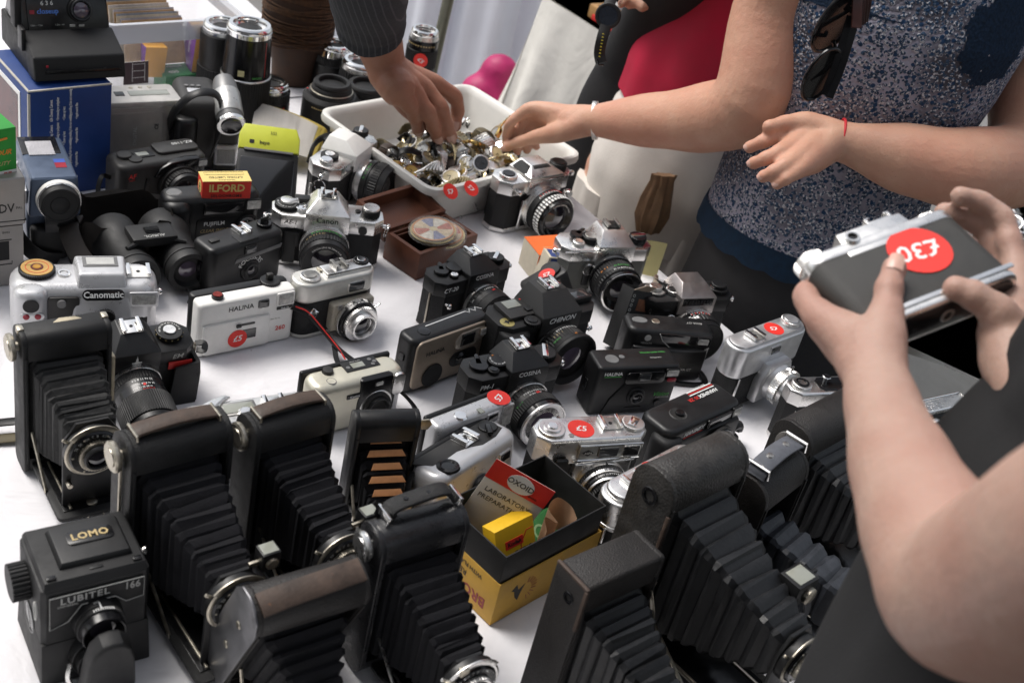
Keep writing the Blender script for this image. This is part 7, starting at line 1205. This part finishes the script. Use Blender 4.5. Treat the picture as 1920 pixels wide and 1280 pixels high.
def crochet():
    m = bpy.data.materials.new('blue_crochet'); m.use_nodes = True; n = m.node_tree.nodes; l = m.node_tree.links; b = n['Principled BSDF']; tc = n.new('ShaderNodeTexCoord')
    def ramp(src, a, ca, b_, cb):
        r = n.new('ShaderNodeValToRGB'); r.color_ramp.elements[0].position = a; r.color_ramp.elements[0].color = (*ca, 1); r.color_ramp.elements[1].position = b_; r.color_ramp.elements[1].color = (*cb, 1); l.new(src, r.inputs[0]); return r.outputs[0]
    def mixc(f, a, c):
        x = n.new('ShaderNodeMix'); x.data_type = 'RGBA'; l.new(f, x.inputs[0]); l.new(a, x.inputs[6]); l.new(c, x.inputs[7]); return x.outputs[2]
    v = n.new('ShaderNodeTexVoronoi'); v.inputs['Scale'].default_value = 190; v.inputs['Randomness'].default_value = 1; l.new(tc.outputs['Object'], v.inputs['Vector'])
    nz = n.new('ShaderNodeTexNoise'); nz.inputs['Scale'].default_value = 240; nz.inputs['Detail'].default_value = 3; l.new(tc.outputs['Object'], nz.inputs['Vector'])
    big = n.new('ShaderNodeTexNoise'); big.inputs['Scale'].default_value = 9; big.inputs['Detail'].default_value = 2; l.new(tc.outputs['Object'], big.inputs['Vector'])
    blue = ramp(nz.outputs[0], .35, (.02, .035, .065), .62, (.055, .095, .16)); white = ramp(nz.outputs[0], .3, (.3, .29, .32), .6, (.62, .6, .62)); lin = ramp(big.outputs[0], .35, (.07, .065, .08), .62, (.36, .34, .41))
    hole = ramp(v.outputs['Distance'], .5, (0, 0, 0), .6, (1, 1, 1)); n3 = n.new('ShaderNodeTexNoise'); n3.inputs['Scale'].default_value = 310; n3.inputs['Detail'].default_value = 2; l.new(tc.outputs['Object'], n3.inputs['Vector'])
    mpx = n.new('ShaderNodeMapping'); mpx.inputs['Location'].default_value = (3, 7, 1); l.new(tc.outputs['Object'], mpx.inputs['Vector']); l.new(mpx.outputs[0], n3.inputs['Vector'])
    fl = ramp(n3.outputs[0], .51, (0, 0, 0), .6, (1, 1, 1)); c1 = mixc(fl, blue, white); v2 = n.new('ShaderNodeTexVoronoi'); v2.inputs['Scale'].default_value = 85; l.new(tc.outputs['Object'], v2.inputs['Vector']); dot = ramp(v2.outputs['Distance'], .22, (1, 1, 1), .27, (0, 0, 0)); c2 = mixc(hole, c1, lin)
    nv = n.new('ShaderNodeRGB'); nv.outputs[0].default_value = (.02, .05, .11, 1); c3 = mixc(dot, c2, nv.outputs[0]); l.new(c3, b.inputs['Base Color']); b.inputs['Roughness'].default_value = .85; b.inputs['Specular IOR Level'].default_value = .2
    bp = n.new('ShaderNodeBump'); bp.inputs['Strength'].default_value = 1; bp.inputs['Distance'].default_value = .003; l.new(v.outputs['Distance'], bp.inputs['Height']); bp.invert = True; l.new(bp.outputs[0], b.inputs['Normal']); return m
CRO = crochet(); NAVY = mat('navy_cotton', (.018, .045, .09), .8, var=.25, vs_=120, bump=.4, bs=500)
def S_(x, y, z, a, b, q=-.12): return ((x+o0.x, y+o0.y, z+o0.z), a, b, q)
tor = [S_(0.390, 1.700, 0.095, .158, .128), S_(0.390, 1.700, 0.140, .156, .127), S_(0.388, 1.700, 0.210, .15, .122), S_(0.392, 1.700, 0.290, .155, .122), S_(0.396, 1.695, 0.370, .165, .126), S_(0.398, 1.692, 0.450, .172, .13), S_(0.394, 1.700, 0.530, .168, .118), S_(0.384, 1.710, 0.600, .13, .09), S_(0.387, 1.720, 0.640, .08, .06)]
tp = add(t, 'crochet_top', tubeloft(tor, CRO, 44, wob=.007))
hm = [];  N_ = 60
bm = bmesh.new(); r1 = []; r2 = []; r3 = []
for k in range(N_):
    a = 2*PI*k/N_; q = -.12
    def el(A_, B_, z_): return bm.verts.new((.39+o0.x+A_*math.cos(a)*math.cos(q)-B_*math.sin(a)*math.sin(q), 1.70+o0.y+A_*math.cos(a)*math.sin(q)+B_*math.sin(a)*math.cos(q), z_+o0.z))
    sc_ = .006*abs(math.sin(k*PI/3)); r1.append(el(.1595, .1295, .115)); r2.append(el(.163, .133, .098)); r3.append(el(.165, .135, .08-sc_))
for a, b in ((r1, r2), (r2, r3)):
    for k in range(N_): bm.faces.new((a[k], a[(k+1) % N_], b[(k+1) % N_], b[k]))
bmesh.ops.solidify(bm, geom=list(bm.faces), thickness=.002); add(tp, 'scalloped_hem', fin(bm, NAVY, 50))
# rosettes and ruffled edges of the top
def tor_pt(ang, z):
    for s0, s1 in zip(tor, tor[1:]):
        if s0[0][2] <= z+o0.z <= s1[0][2]:
            f = (z+o0.z-s0[0][2])/(s1[0][2]-s0[0][2]); c = Vector(s0[0]).lerp(Vector(s1[0]), f); a = s0[1]*(1-f)+s1[1]*f; b = s0[2]*(1-f)+s1[2]*f; q = -.12
            return Vector((c.x+a*math.cos(ang)*math.cos(q)-b*math.sin(ang)*math.sin(q), c.y+a*math.cos(ang)*math.sin(q)+b*math.sin(ang)*math.cos(q), z+o0.z))
def patch(a0, a1, z0, z1, wob, k=1.013):
    """raised navy crochet panel following the top, with a ragged outline"""
    bm = bmesh.new(); N = 34; g = [[None]*N for _ in range(N)]
    def inside(u, v): a = math.atan2(v, u); return math.hypot(u, v) < 1+wob*math.sin(a*7+1)+wob*.7*math.sin(a*13)
    for i in range(N):
        for j in range(N):
            u, v = -1.25+2.5*i/(N-1), -1.25+2.5*j/(N-1); p = tor_pt((a0+a1)/2+u*(a1-a0)/2, (z0+z1)/2+v*(z1-z0)/2)
            if p: c = Vector((.385+o0.x, 1.695+o0.y, p.z)); g[i][j] = (c+(p-c)*(k+.006*math.sin(i*1.7)*math.cos(j*1.5)), inside(u, v))
    vm = {}
    def V(i, j):
        if (i, j) not in vm: vm[i, j] = bm.verts.new(g[i][j][0])
        return vm[i, j]
    for i in range(N-1):
        for j in range(N-1):
            q = ((i, j), (i+1, j), (i+1, j+1), (i, j+1))
            if all(g[a][b] and g[a][b][1] for a, b in q): bm.faces.new([V(a, b) for a, b in q])
    bmesh.ops.solidify(bm, geom=list(bm.faces), thickness=.002); return fin(bm, NAVC, 60)
NAVC = mat('navy_crochet', (.02, .042, .085), .85, var=.5, vs_=260, bump=1, bs=230, btype='voro')
for q in ((-1.15, -.45, .405, .535, .07), (-2.9, -1.75, .452, .478, .2), (-3.1, -2.75, .34, .4, .1), (-.75, -.2, .315, .34, .2)): add(tp, 'crochet_panel', patch(*q))
add(tp, 'cap_sleeve', cuff([P(1950, 52, .455)+o0, P(1962, 10, .485)+o0, P(1972, -40, .51)+o0], [.074, .074, .07], NAVY, .003, wr=.002))
TRS = mat('charcoal_trousers', (.022, .021, .022), .8, var=.3, vs_=40, bump=.3, bs=300)
tr = add(t, 'trousers', tubeloft([S_(0.397, 1.700, 0.100, .152, .124), S_(0.397, 1.700, 0.040, .16, .128), S_(0.397, 1.702, -0.040, .168, .13), S_(0.397, 1.705, -0.120, .172, .128), S_(0.397, 1.705, -0.160, .17, .12)], TRS, 40)); add(tr, 'waistband', tubeloft([S_(0.397, 1.700, 0.068, .1605, .1295), S_(0.397, 1.700, 0.102, .157, .1275)], TRS, 40, False))
for s in (-1, 1): add(tr, 'trouser_leg', tubeloft([S_(0.397+s*.082, 1.705-s*.01, -0.680, .085, .09), S_(0.397+s*.084, 1.705-s*.01, -0.410, .088, .1), S_(0.397+s*.084, 1.705-s*.01, -0.110, .09, .118)], TRS, 30)); add(t, 'shoe', prism(rrect(.09, .25, .04, 6), .08, BLK, .02, 3), (.397+s*.085+o0.x, 1.66+o0.y, 0))
bc = P(1116, 226, .155)+o0; ax = ((P(1150, 227, .16)-P(1090, 227, .147)).normalized()); u_ = ax.orthogonal().normalized(); v_ = ax.cross(u_)
add(t, 'silver_bangle', ribbon([bc+(u_*math.cos(a)+v_*math.sin(a))*.0285 for a in [k*2*PI/24 for k in range(25)]], .0075, .0016, mat('engraved_silver', (.75, .73, .7), .25, 1, bump=.8, bs=500, btype='voro'), [(u_*math.cos(a)+v_*math.sin(a)) for a in [k*2*PI/24 for k in range(25)]], sm=2))
bc = P(1572, 262, .306)+o0; ax = (P(1620, 276, .306)-P(1540, 256, .306)).normalized(); u_ = ax.orthogonal().normalized(); v_ = ax.cross(u_); rb = add(t, 'red_cord_bracelet', tube([bc+(u_*math.cos(a)+v_*math.sin(a))*.029+Vector((0, 0, -.002)) for a in [k*2*PI/22 for k in range(22)]], .0018, mat('red_cord', (.55, .02, .03), .6, bump=.5, bs=900), 8, True)); add(rb, 'knot', lathe([(0, -.002), (.0025, 0), (0, .002)], GLD, 8), P(1569, 286, .294)+o0+Vector((0, -.01, .004)))
add(t, 'hair', join([(ribbon([P(1608+7*k, -70, .53)+o0, P(1606+6*k, -10, .5)+o0+Vector((0, -.01, 0)), P(1604+4*k, 46-4*k, .47)+o0+Vector((0, -.012, 0))], .012, .006, mat('auburn_hair', (.035, .01, .007), .4, var=.3), (0, -1, .3)), TR(0, 0, 0)) for k in range(4)], MATS['auburn_hair']))
# sunglasses hooked on the top
t = thing('sunglasses', 'black sunglasses hanging folded from the neckline of the blue top', 'sunglasses', P(1560, 90, 0.435)); o0s = -Vector(t.location)
def G(x, y, z): return P(x, y, z)+o0s
for nm, (cx, cy, cz), (a, b) in (('upper', (1572, 38, 0.466), (40, 62)), ('lower', (1540, 140, 0.402), (32, 48))):
    ct = G(cx, cy, cz); ex = (G(cx+30, cy, cz)-ct).normalized(); ey = (G(cx+14, cy-40, cz+.03)-ct).normalized(); nn = ex.cross(ey).normalized(); ey = nn.cross(ex); A_, B_ = a/1300*.95, b/1300*1.0
    fr_ = add(t, 'frame_rim', tube([ct+ex*A_*math.cos(q)+ey*B_*math.sin(q)-ex*.25*B_*math.sin(q)*0 for q in [k*2*PI/24 for k in range(24)]], .0024, BLKG, 8, True)); bm = bmesh.new(); c0 = bm.verts.new(ct+nn*.003); rg = [bm.verts.new(ct+ex*A_*math.cos(q)+ey*B_*math.sin(q)) for q in [k*2*PI/24 for k in range(24)]]; [bm.faces.new((c0, rg[k], rg[(k+1) % 24])) for k in range(24)]; bmesh.ops.solidify(bm, geom=list(bm.faces), thickness=.0015); add(fr_, 'tinted_lens', fin(bm, WINB, 60))
add(t, 'bridge', tube([G(1562, 78, 0.440), G(1566, 90, 0.432), G(1556, 104, 0.425)], .003, BLKG, 8)); add(t, 'temple', ribbon([G(1555, 184, 0.380), G(1580, 120, 0.420), G(1603, 40, 0.470), G(1612, -20, 0.505)], .009, .003, BLKG, (0, -1, .4))); add(t, 'temple', ribbon([G(1545, 178, 0.382), G(1570, 110, 0.426), G(1594, 30, 0.475)], .008, .0025, BLKG, (0, -1, .4)))

# ---- person holding the camera in the foreground
t = thing('person', 'person in a black sleeveless top holding up a camera, bare arm in the right foreground', 'person', (.5, .68, -.75)); t.location.z = -.75; o0 = -Vector(t.location)
DS = .79
def K(*a): return [(PD(x, y, dp*DS)+o0, r*.985) for x, y, dp, r in a]
wd = (1641, 700, 1.035, .0215)
la = [K((2230, 960, .60, .05), (2060, 1010, .67, .05), (1920, 1085, .75, .049), (1815, 1110, .82, .0455), (1752, 1010, .875, .04), (1697, 890, .94, .033), (1660, 780, .995, .0255), wd, (1632, 650, 1.06, .021)),
      K(wd, (1600, 640, 1.075, .018), (1536, 592, 1.105, .0125), (1512, 556, 1.13, .0105), (1530, 530, 1.165, .0092), (1575, 520, 1.185, .0082)),
      K(wd, (1596, 650, 1.085, .018), (1545, 612, 1.125, .0125), (1530, 590, 1.16, .0102), (1570, 575, 1.19, .009), (1620, 560, 1.2, .008)),
      K(wd, (1606, 660, 1.09, .018), (1562, 632, 1.135, .012), (1560, 612, 1.17, .0098), (1610, 595, 1.19, .0085)),
      K(wd, (1616, 668, 1.085, .016), (1585, 646, 1.135, .0112), (1590, 630, 1.165, .0088), (1630, 615, 1.18, .0078)),
      K(wd, (1650, 640, 1.055, .0185), (1662, 585, 1.072, .0128), (1667, 540, 1.082, .0108), (1677, 503, 1.092, .0092))]
we = (1905, 690, 1.08, .023)
ra = [K((2260, 900, .86, .05), (2080, 840, .98, .042), (1975, 770, 1.04, .031), we, (1893, 640, 1.1, .022)),
      K(we, (1900, 600, 1.12, .018), (1905, 515, 1.15, .0125), (1893, 452, 1.165, .0102), (1880, 408, 1.172, .0092), (1838, 377, 1.175, .0086), (1800, 367, 1.172, .0078)),
      K(we, (1896, 606, 1.13, .018), (1890, 530, 1.165, .0122), (1862, 455, 1.185, .0102), (1830, 418, 1.19, .0092), (1770, 398, 1.19, .008)),
      K(we, (1890, 615, 1.14, .018), (1880, 555, 1.18, .0118), (1850, 490, 1.205, .0098), (1800, 450, 1.215, .0085)),
      K(we, (1885, 625, 1.14, .016), (1872, 580, 1.19, .011), (1840, 530, 1.215, .009), (1790, 500, 1.225, .008)),
      K(we, (1884, 625, 1.095, .0195), (1868, 585, 1.09, .0142), (1822, 552, 1.088, .0115), (1792, 541, 1.09, .0098))]
tors = [[(PD(2260, 930, .57)+o0, .07), (PD(2330, 1000, .62)+o0, .08), (PD(2380, 960, .7)+o0, .06)]]
add(t, 'body', flesh(la+ra+tors, SKC, .0024, 6))
nail(t, la[5][-1][0], la[5][-2][0], None, la[5][-1][1], NAILP)
BTP = mat('black_jersey', (.012, .012, .013), .85, var=.2, vs_=30, bump=.25, bs=500)
PC_ = t
sil = [PD(x, y, dp) for x, y, dp in ((1420, 1440, .86), (1500, 1280, .85), (1640, 1000, .84), (1745, 860, .83), (1848, 760, .82), (1915, 655, .8), (1990, 560, .78))]
add(t, 'black_dress', tubeloft([((p.x+cR.x*.16+o0.x, p.y+.02+o0.y, p.z+o0.z), .15, .11, R(12)) for p in [Vector((sil[0].x-.02, sil[0].y+.02, -.7))]+sil], BTP, 40, wob=.022))
# ---- camera held up
TLq, TRq, BRq = PD(1527, 505, 1.115*DS), PD(1800, 405, 1.16*DS), PD(1868, 495, 1.115*DS)
Xv = (TRq-TLq); w = Xv.length; Xv.normalize(); Dn = BRq-TRq; Dn = (Dn-Xv*Dn.dot(Xv)); h = .066; Dn.normalize(); lx = -Xv; lz = -Dn; ly = lz.cross(lx)
d = .03; org = TLq-lz*h-ly*(d/2)-lx*(w/2)
hc = thing('viewfinder_camera', 'black-backed chrome camera with a big £30 sticker, held up in two hands', 'camera', org, Matrix((lx, ly, lz)).transposed().to_euler())
add(hc, 'body_covering', prism(rrect(w, d, .012, 6), h, mat('worn_grey_leatherette', (.035, .034, .032), .5, bump=.35, bs=1400, btype='voro', var=.25), .001), (0, 0, .006)); add(hc, 'base_plate', prism(rrect(w+.002, d+.002, .013, 6), .006, CHR, .0018)); add(hc, 'base_inset', prism(rrect(w-.006, d-.006, .011, 6), .0006, BLKG, .0002), (0, 0, -.0006)); add(hc, 'tripod_socket', ringm(.006, .0035, .001, STL, 24), (-.004, -.001, -.0016)); rm_ = add(hc, 'rear_rim', box(w*.99, .002, .004, CHRB, .0008), (0, d/2+.0004, .006))
tpz = h+.005; add(hc, 'top_plate', prism(rrect(w+.001, d+.002, .013, 6), .01, CHR, .002), (0, 0, tpz-.002)); add(hc, 'finder_housing', hexa([(-.03, -.013, tpz), (.034, -.013, tpz), (.034, .0155, tpz-.006), (-.03, .0155, tpz-.006)], [(-.026, -.011, tpz+.02), (.03, -.011, tpz+.02), (.03, .0155, tpz+.018), (-.026, .0155, tpz+.018)], CHR, .0015)); ep = add(hc, 'eyepiece', ringm(.0058, .0038, .003, CHRB, 22), (.022, .0155, tpz+.009), (-PI/2, 0, 0)); add(ep, 'pane', cyl(.0038, .001, WINB, 18)); dial(hc, 'winding_knob', w/2-.011, 0, tpz+.008, .012, .008, CHR, 50); shoe(hc, -.012, .002, tpz+.02, .022, .02); add(hc, 'rewind_knob', knurl(.0105, .006, CHR, 40), (-w/2+.016, 0, tpz+.008))
sticker(hc, (-.014, d/2+.0006, h*.74), (PI/2, 0, PI), .0235, '£30', .0225, spin=R(180-8)); lens(hc, (0, -d/2, .034), [('barrel', .024, .024, .008, CHR, 0), ('focus_ring', .022, .022, .008, BLK, 40), ('front_ring', .02, .019, .006, CHR, 0)], .012)

# ---- person behind: red top, white shorts, black coat over the arm
t = thing('person', 'person in a red top and white shorts behind the crochet top', 'person', (.2, 1.96, -.75)); o0 = -Vector(t.location)
REDT = mat('crimson_cotton', (.42, .008, .04), .75, var=.12, vs_=12, bump=.2, bs=200); WSH = mat('white_denim', (.66, .62, .57), .85, var=.06, vs_=14, bump=.3, bs=300)
def S3(x, y, z, a, b): return ((x+o0.x, y+o0.y, z+o0.z), a, b, -.5)
bm = None
wob = [S3(0.205, 1.950, 0.150, .142, .115), S3(0.205, 1.950, 0.210, .14, .115), S3(0.205, 1.950, 0.310, .125, .1), S3(0.210, 1.950, 0.430, .135, .108), S3(0.215, 1.950, 0.550, .14, .11), S3(0.220, 1.950, 0.650, .13, .09), S3(0.225, 1.950, 0.710, .07, .06)]
tp_ = add(t, 'red_top', tubeloft(wob, REDT, 36, wob=.016))
sh = add(t, 'white_shorts', tubeloft([S3(0.200, 1.950, 0.166, .115, .095), S3(0.200, 1.950, 0.130, .135, .112), S3(0.200, 1.950, 0.030, .15, .125), S3(0.200, 1.950, -0.070, .15, .12)], WSH, 32, wob=.012)); add(sh, 'shorts_button', cyl(.008, .003, BRS, 14), (.105+o0.x, 1.85+o0.y, .16+o0.z), (PI/2, 0, R(-40)))
for s in (-1, 1): add(sh, 'shorts_leg', tubeloft([S3(0.200+s*.07, 1.950-s*.035, -0.370, .088, .098), S3(0.200+s*.07, 1.950-s*.035, -0.170, .088, .1), S3(0.200+s*.07, 1.950-s*.035, -0.020, .084, .1)], WSH, 26, wob=.03))
def J3(*a): return [(P(x, y, z)+o0, r) for x, y, z, r in a]
hw = (1262, -16, .33, .024)
add(t, 'body', flesh([[(Vector((.2+s*.07, 1.95-s*.035, z_))+o0, r_) for z_, r_ in ((-.74, .035), (-.5, .05), (-.3, .065), (0, .08))] for s in (-1, 1)]+[[(Vector((.21, 1.95, z_+.12))+o0, r_) for z_, r_ in ((0, .09), (.3, .09), (.52, .07), (.6, .045), (.68, .045))], [(Vector((.22, 1.94, .84))+o0, .08), (Vector((.22, 1.93, .92))+o0, .085)],
    J3((1500, -60, .42, .045), (1400, -20, .36, .04), (1330, -8, .345, .034), hw), J3(hw, (1225, -14, .325, .016), (1205, -4, .318, .011), (1190, 6, .31, .0085), (1180, 10, .305, .0075)), J3(hw, (1225, -22, .325, .016), (1195, -14, .318, .011), (1172, 0, .312, .0085), (1165, 8, .308, .0075)), J3(hw, (1232, -6, .322, .014), (1215, 6, .315, .0105), (1204, 14, .308, .0085))], SKB, .004, 4))
add(t, 'black_coat', flesh([J3((1300, -90, .42, .055), (1252, 0, .31, .058), (1205, 110, .18, .068), (1160, 230, .05, .082), (1110, 390, -.14, .08), (1105, 470, -.4, .085), (1105, 520, -.6, .085)), J3((1260, -60, .38, .04), (1215, 50, .25, .05), (1175, 160, .12, .06), (1165, 300, -.05, .075), (1150, 420, -.3, .085))], mat('black_wool', (.009, .009, .01), .9, var=.3, bump=.3, bs=300), .006, 8))
# watch dangling from that hand
t = thing('wristwatch', 'big black sports watch with a yellow-dotted strap, dangling from the hand at the top', 'watch', P(1140, 30, .3)); o0 = -Vector(t.location); ct = Vector((0, 0, 0)); vw = (cC-Vector(t.location)).normalized(); rq_ = vw.to_track_quat('Z', 'Y').to_euler()
cs = add(t, 'case', lathe([(0, 0), (.018, 0), (.0195, .003), (.0195, .009), (.018, .011), (.015, .011), (.0145, .010), (0, .010)], BLKM, 30), (0, 0, 0), rq_); add(cs, 'dial', cyl(.0145, .0004, mat('watch_dial', (.015, .02, .03), .15, coat=.7), 28), (0, 0, .0101)); s_ = add(t, 'strap', ribbon([P(1136, 48, .29)+o0, P(1128, 76, .27)+o0, P(1124, 100, .25)+o0, P(1127, 118, .238)+o0], .017, .003, BLKM, vw)); dm = []
for k in range(8): add(s_, 'strap_hole', box(.0026, .0012, .0014, mat('yellow_rubber', (.7, .6, .05), .5), 0), P(1131-1.0*k, 64+6*k, .281-.005*k)+o0+vw*.0022, rq_)
add(t, 'strap', ribbon([P(1142, 10, .312)+o0, P(1150, -10, .322)+o0, P(1165, -24, .33)+o0], .017, .003, BLKM, vw)); add(t, 'buckle', tube([P(1120, 112, .242)+o0, P(1122, 122, .236)+o0, P(1131, 122, .236)+o0], .0016, BLKG, 6))
# ================================================================ dress of the foreground person and things behind
# ---- ivory-clothed table behind the tray
def hang(name, label, top, bottom, m, folds=.03, n=40, lid=None, seed=1):
    """cloth falling from a top edge to a hem, in soft folds"""
    t = thing(name, label, 'table', (*(sum((Vector(p) for p in top), Vector())/len(top)).xy, -.75)); L = Vector(t.location); rs = random.Random(seed)
    tp = spline(top, max(2, n//(len(top)-1))); bt = spline(bottom, max(2, n//(len(bottom)-1))); m_ = min(len(tp), len(bt)); bm = bmesh.new(); rows = []
    ph = [rs.uniform(0, 6) for _ in range(4)]
    for j in range(10):
        f = j/9; row = []
        for i in range(m_):
            p = tp[i].lerp(bt[i], f); nrm = Vector((-(tp[min(i+1, m_-1)]-tp[max(i-1, 0)]).y, (tp[min(i+1, m_-1)]-tp[max(i-1, 0)]).x, 0)).normalized()
            p = p+nrm*folds*min(1, f*1.6)*(math.sin(i*.55+ph[0])+.6*math.sin(i*1.15+ph[1]+f))*.5; row.append(bm.verts.new(p-L))
        rows.append(row)
    for a, b in zip(rows, rows[1:]):
        for i in range(m_-1): bm.faces.new((a[i], a[i+1], b[i+1], b[i]))
    add(t, 'hanging_cloth', fin(bm, m, 70))
    if lid:
        bm = bmesh.new(); bm.faces.new([bm.verts.new(Vector(p)-L+Vector((0, 0, .001))) for p in lid]); bmesh.ops.solidify(bm, geom=list(bm.faces), thickness=.02); add(t, 'table_top', fin(bm, m, 30))
    return t
b, c_ = P(1022, -8, 0), P(1300, 172, 0)
far = (c_-b).normalized(); bk = Vector((-far.y, far.x, 0))
BT = hang('market_table', 'ivory-clothed stall table behind the watch tray', [b+bk*.9, b+bk*.4, b+bk*.06, b, b+far*.12, b+far*.3, c_], [Vector((*(b+bk*.9).xy, -.7))+Vector((-.12, -.02, 0)), Vector((*(b+bk*.4).xy, -.7))+Vector((-.1, -.05, 0)), Vector((*(b+bk*.06).xy, -.7))+Vector((-.16, -.08, 0)), Vector((*b.xy, -.7))+Vector((-.1, -.14, 0)), Vector((*(b+far*.12).xy, -.7))+Vector((-.06, -.1, 0)), Vector((*(b+far*.3).xy, -.7))+Vector((-.05, -.07, 0)), Vector((*c_.xy, -.7))+Vector((-.05, -.07, 0))], CLOTHG, .045, 48, [b+bk*.95, b, c_, c_+bk*.95], 3)
# tray of trinkets on it
q0 = b+far*.16+bk*.12; yaw = math.atan2(far.y, far.x); t = thing('wicker_tray', 'wooden display tray of shiny trinkets on the ivory table', 'tray', (q0.x+far.x*.1, q0.y+far.y*.1, .003), (0, 0, yaw)); add(t, 'tray_frame', tray(.26, .2, .03, .012, mat('pine_frame', (.36, .2, .07), .5, var=.2), .003)); add(t, 'red_edge', box(.1, .004, .012, REDP, .001), (-.06, -.103, .002)); rs = random.Random(6)
for k in range(34):
    solo('trinket', lathe([(0, 0), (.012, .001), (.016, .006), (.01, .012), (0, .014)], [CHRB, MET[3], CHR, STL][k % 4], 10, 20), 'small shiny trinket heaped in the wooden display tray', 'trinket', local(q0, yaw, .1-.11+rs.uniform(0, .22), -.08+rs.uniform(0, .16), .012+rs.uniform(0, .02)), (rs.uniform(-1, 1), rs.uniform(-1, 1), 0), 'trinkets in the wooden display tray')
# white sheet hung further back, pole and bag
p0, p1, p2 = PD(700, -60, 4.0), PD(860, -40, 3.9), PD(1040, -30, 3.9)
top = [Vector((p.x, p.y, .35)) for p in (PD(560, -80, 4.1), p0, p1, p2, PD(1200, -20, 4.00))]
hang('market_table', 'far table whose white cloth hangs in bluish folds behind the pole', top, [Vector((p.x, p.y-.1, -.74)) for p in top], mat('cool_white_cloth', (.8, .82, .88), .85, var=.04, vs_=6, spec=.2, rvar=0), .07, 60, None, 5)
b0 = PD(806, 150, 2.49); b1 = PD(845, -20, 2.37); dv = b1-b0; solo('pole', tube([b0-dv*1.2, b0, b1, b1+dv*1.5], .011, mat('drab_steel', (.2, .2, .15), .45, .6), 12), 'thin drab metal stall pole in front of the far white cloth', 'pole')
t = thing('bag', 'magenta bag slumped on the ground between the white cloths', 'bag', PD(925, 140, 3.15)); t.location.z = -.75; o0 = -Vector(t.location); cbx = PD(925, 135, 3.15)
add(t, 'bag_body', flesh([[(Vector((cbx.x, cbx.y, -.62))+o0, .1), (Vector((cbx.x+.01, cbx.y, cbx.z-.1))+o0, .085), (Vector((cbx.x+.015, cbx.y, cbx.z+.0))+o0, .05)], [(Vector((cbx.x-.05, cbx.y, -.6))+o0, .09), (Vector((cbx.x-.02, cbx.y-.02, cbx.z-.06))+o0, .055)]], mat('magenta_nylon', (.4, .015, .11), .5, var=.25, vs_=14, bump=.6, bs=40), .008, 4))
# brown paper bag by the white shorts
t = thing('paper_bag', 'crumpled brown paper bag hanging below the white shorts', 'bag', PD(1232, 372, 1.95)); o0 = -Vector(t.location)
add(t, 'bag_body', tubeloft([((0, 0, z), a, b, .4) for z, a, b in ((-.06, .018, .01), (-.03, .026, .014), (0, .024, .013), (.03, .018, .01), (.042, .02, .006))], mat('brown_kraft', (.22, .13, .07), .7, var=.2, bump=.3, bs=150), 24, wob=.14))
# ---- table at the right with silver goods
n0, n1 = P(1700, 648, 0), P(1960, 770, 0); al = (n1-n0).normalized(); bk = Vector((-al.y, al.x, 0)); n0 = n0-al*.02
hang('market_table', 'grey-clothed stall table at the right edge behind the raised hands', [n0+bk*1.2, n0+bk*.3, n0, n0+al*.2, n0+al*1.2], [Vector((*p.xy, -.7)) for p in (n0+bk*1.2, n0+bk*.3, n0+Vector((0, .03, 0)), n0+al*.2+bk*.03, n0+al*1.2+bk*.03)], CLOTHG, .02, 40, [n0+bk*1.2, n0, n0+al*1.3, n0+al*1.3+bk*1.2], 8)
rs = random.Random(12)
for k in range(40):
    v = P(1850+rs.uniform(0, 140), 380+rs.uniform(0, 100), .004); kind_ = k % 3
    me = [ringm(.012, .009, .005, CHRB, 18), lathe([(0, 0), (.014, .001), (.016, .004), (.012, .008), (0, .009)], CHRB, 16), ringm(.02, .0175, .004, CHR, 20)][kind_]
    solo('silver_trinket', me, 'small silver ring or trinket on the right-hand stall table', 'trinket', (v.x, v.y, .004), (rs.uniform(-.5, .5), rs.uniform(-.5, .5), 0), 'silver trinkets on the right-hand table')
# ---- unseen awning added to shade the near end, above and behind the photographer
t = thing('added_shade_awning', 'unseen canvas awning added to shade the near end of the camera table', 'awning', (-.9, -1.0, -.75))
CNV = mat('grey_canvas', (.34, .34, .36), .9, var=.08, vs_=8, bump=.2, bs=300)
add(t, 'canvas', hexa([(-2.2, -1.6, 2.2), (2.4, -1.6, 2.2), (2.4, 1.15, 2.62), (-2.2, 1.15, 2.62)], [(-2.2, -1.6, 2.206), (2.4, -1.6, 2.206), (2.4, 1.15, 2.626), (-2.2, 1.15, 2.626)], CNV, 0))
add(t, 'valance', box(4.6, .006, .22, CNV, 0), (.1, -1.6, 1.98))
for x in (-2.15, 2.35): add(t, 'pole', cyl(.02, 2.2, STL, 16), (x, -1.56, 0)); add(t, 'pole', cyl(.02, 2.6, STL, 16), (x, 1.0, 0))
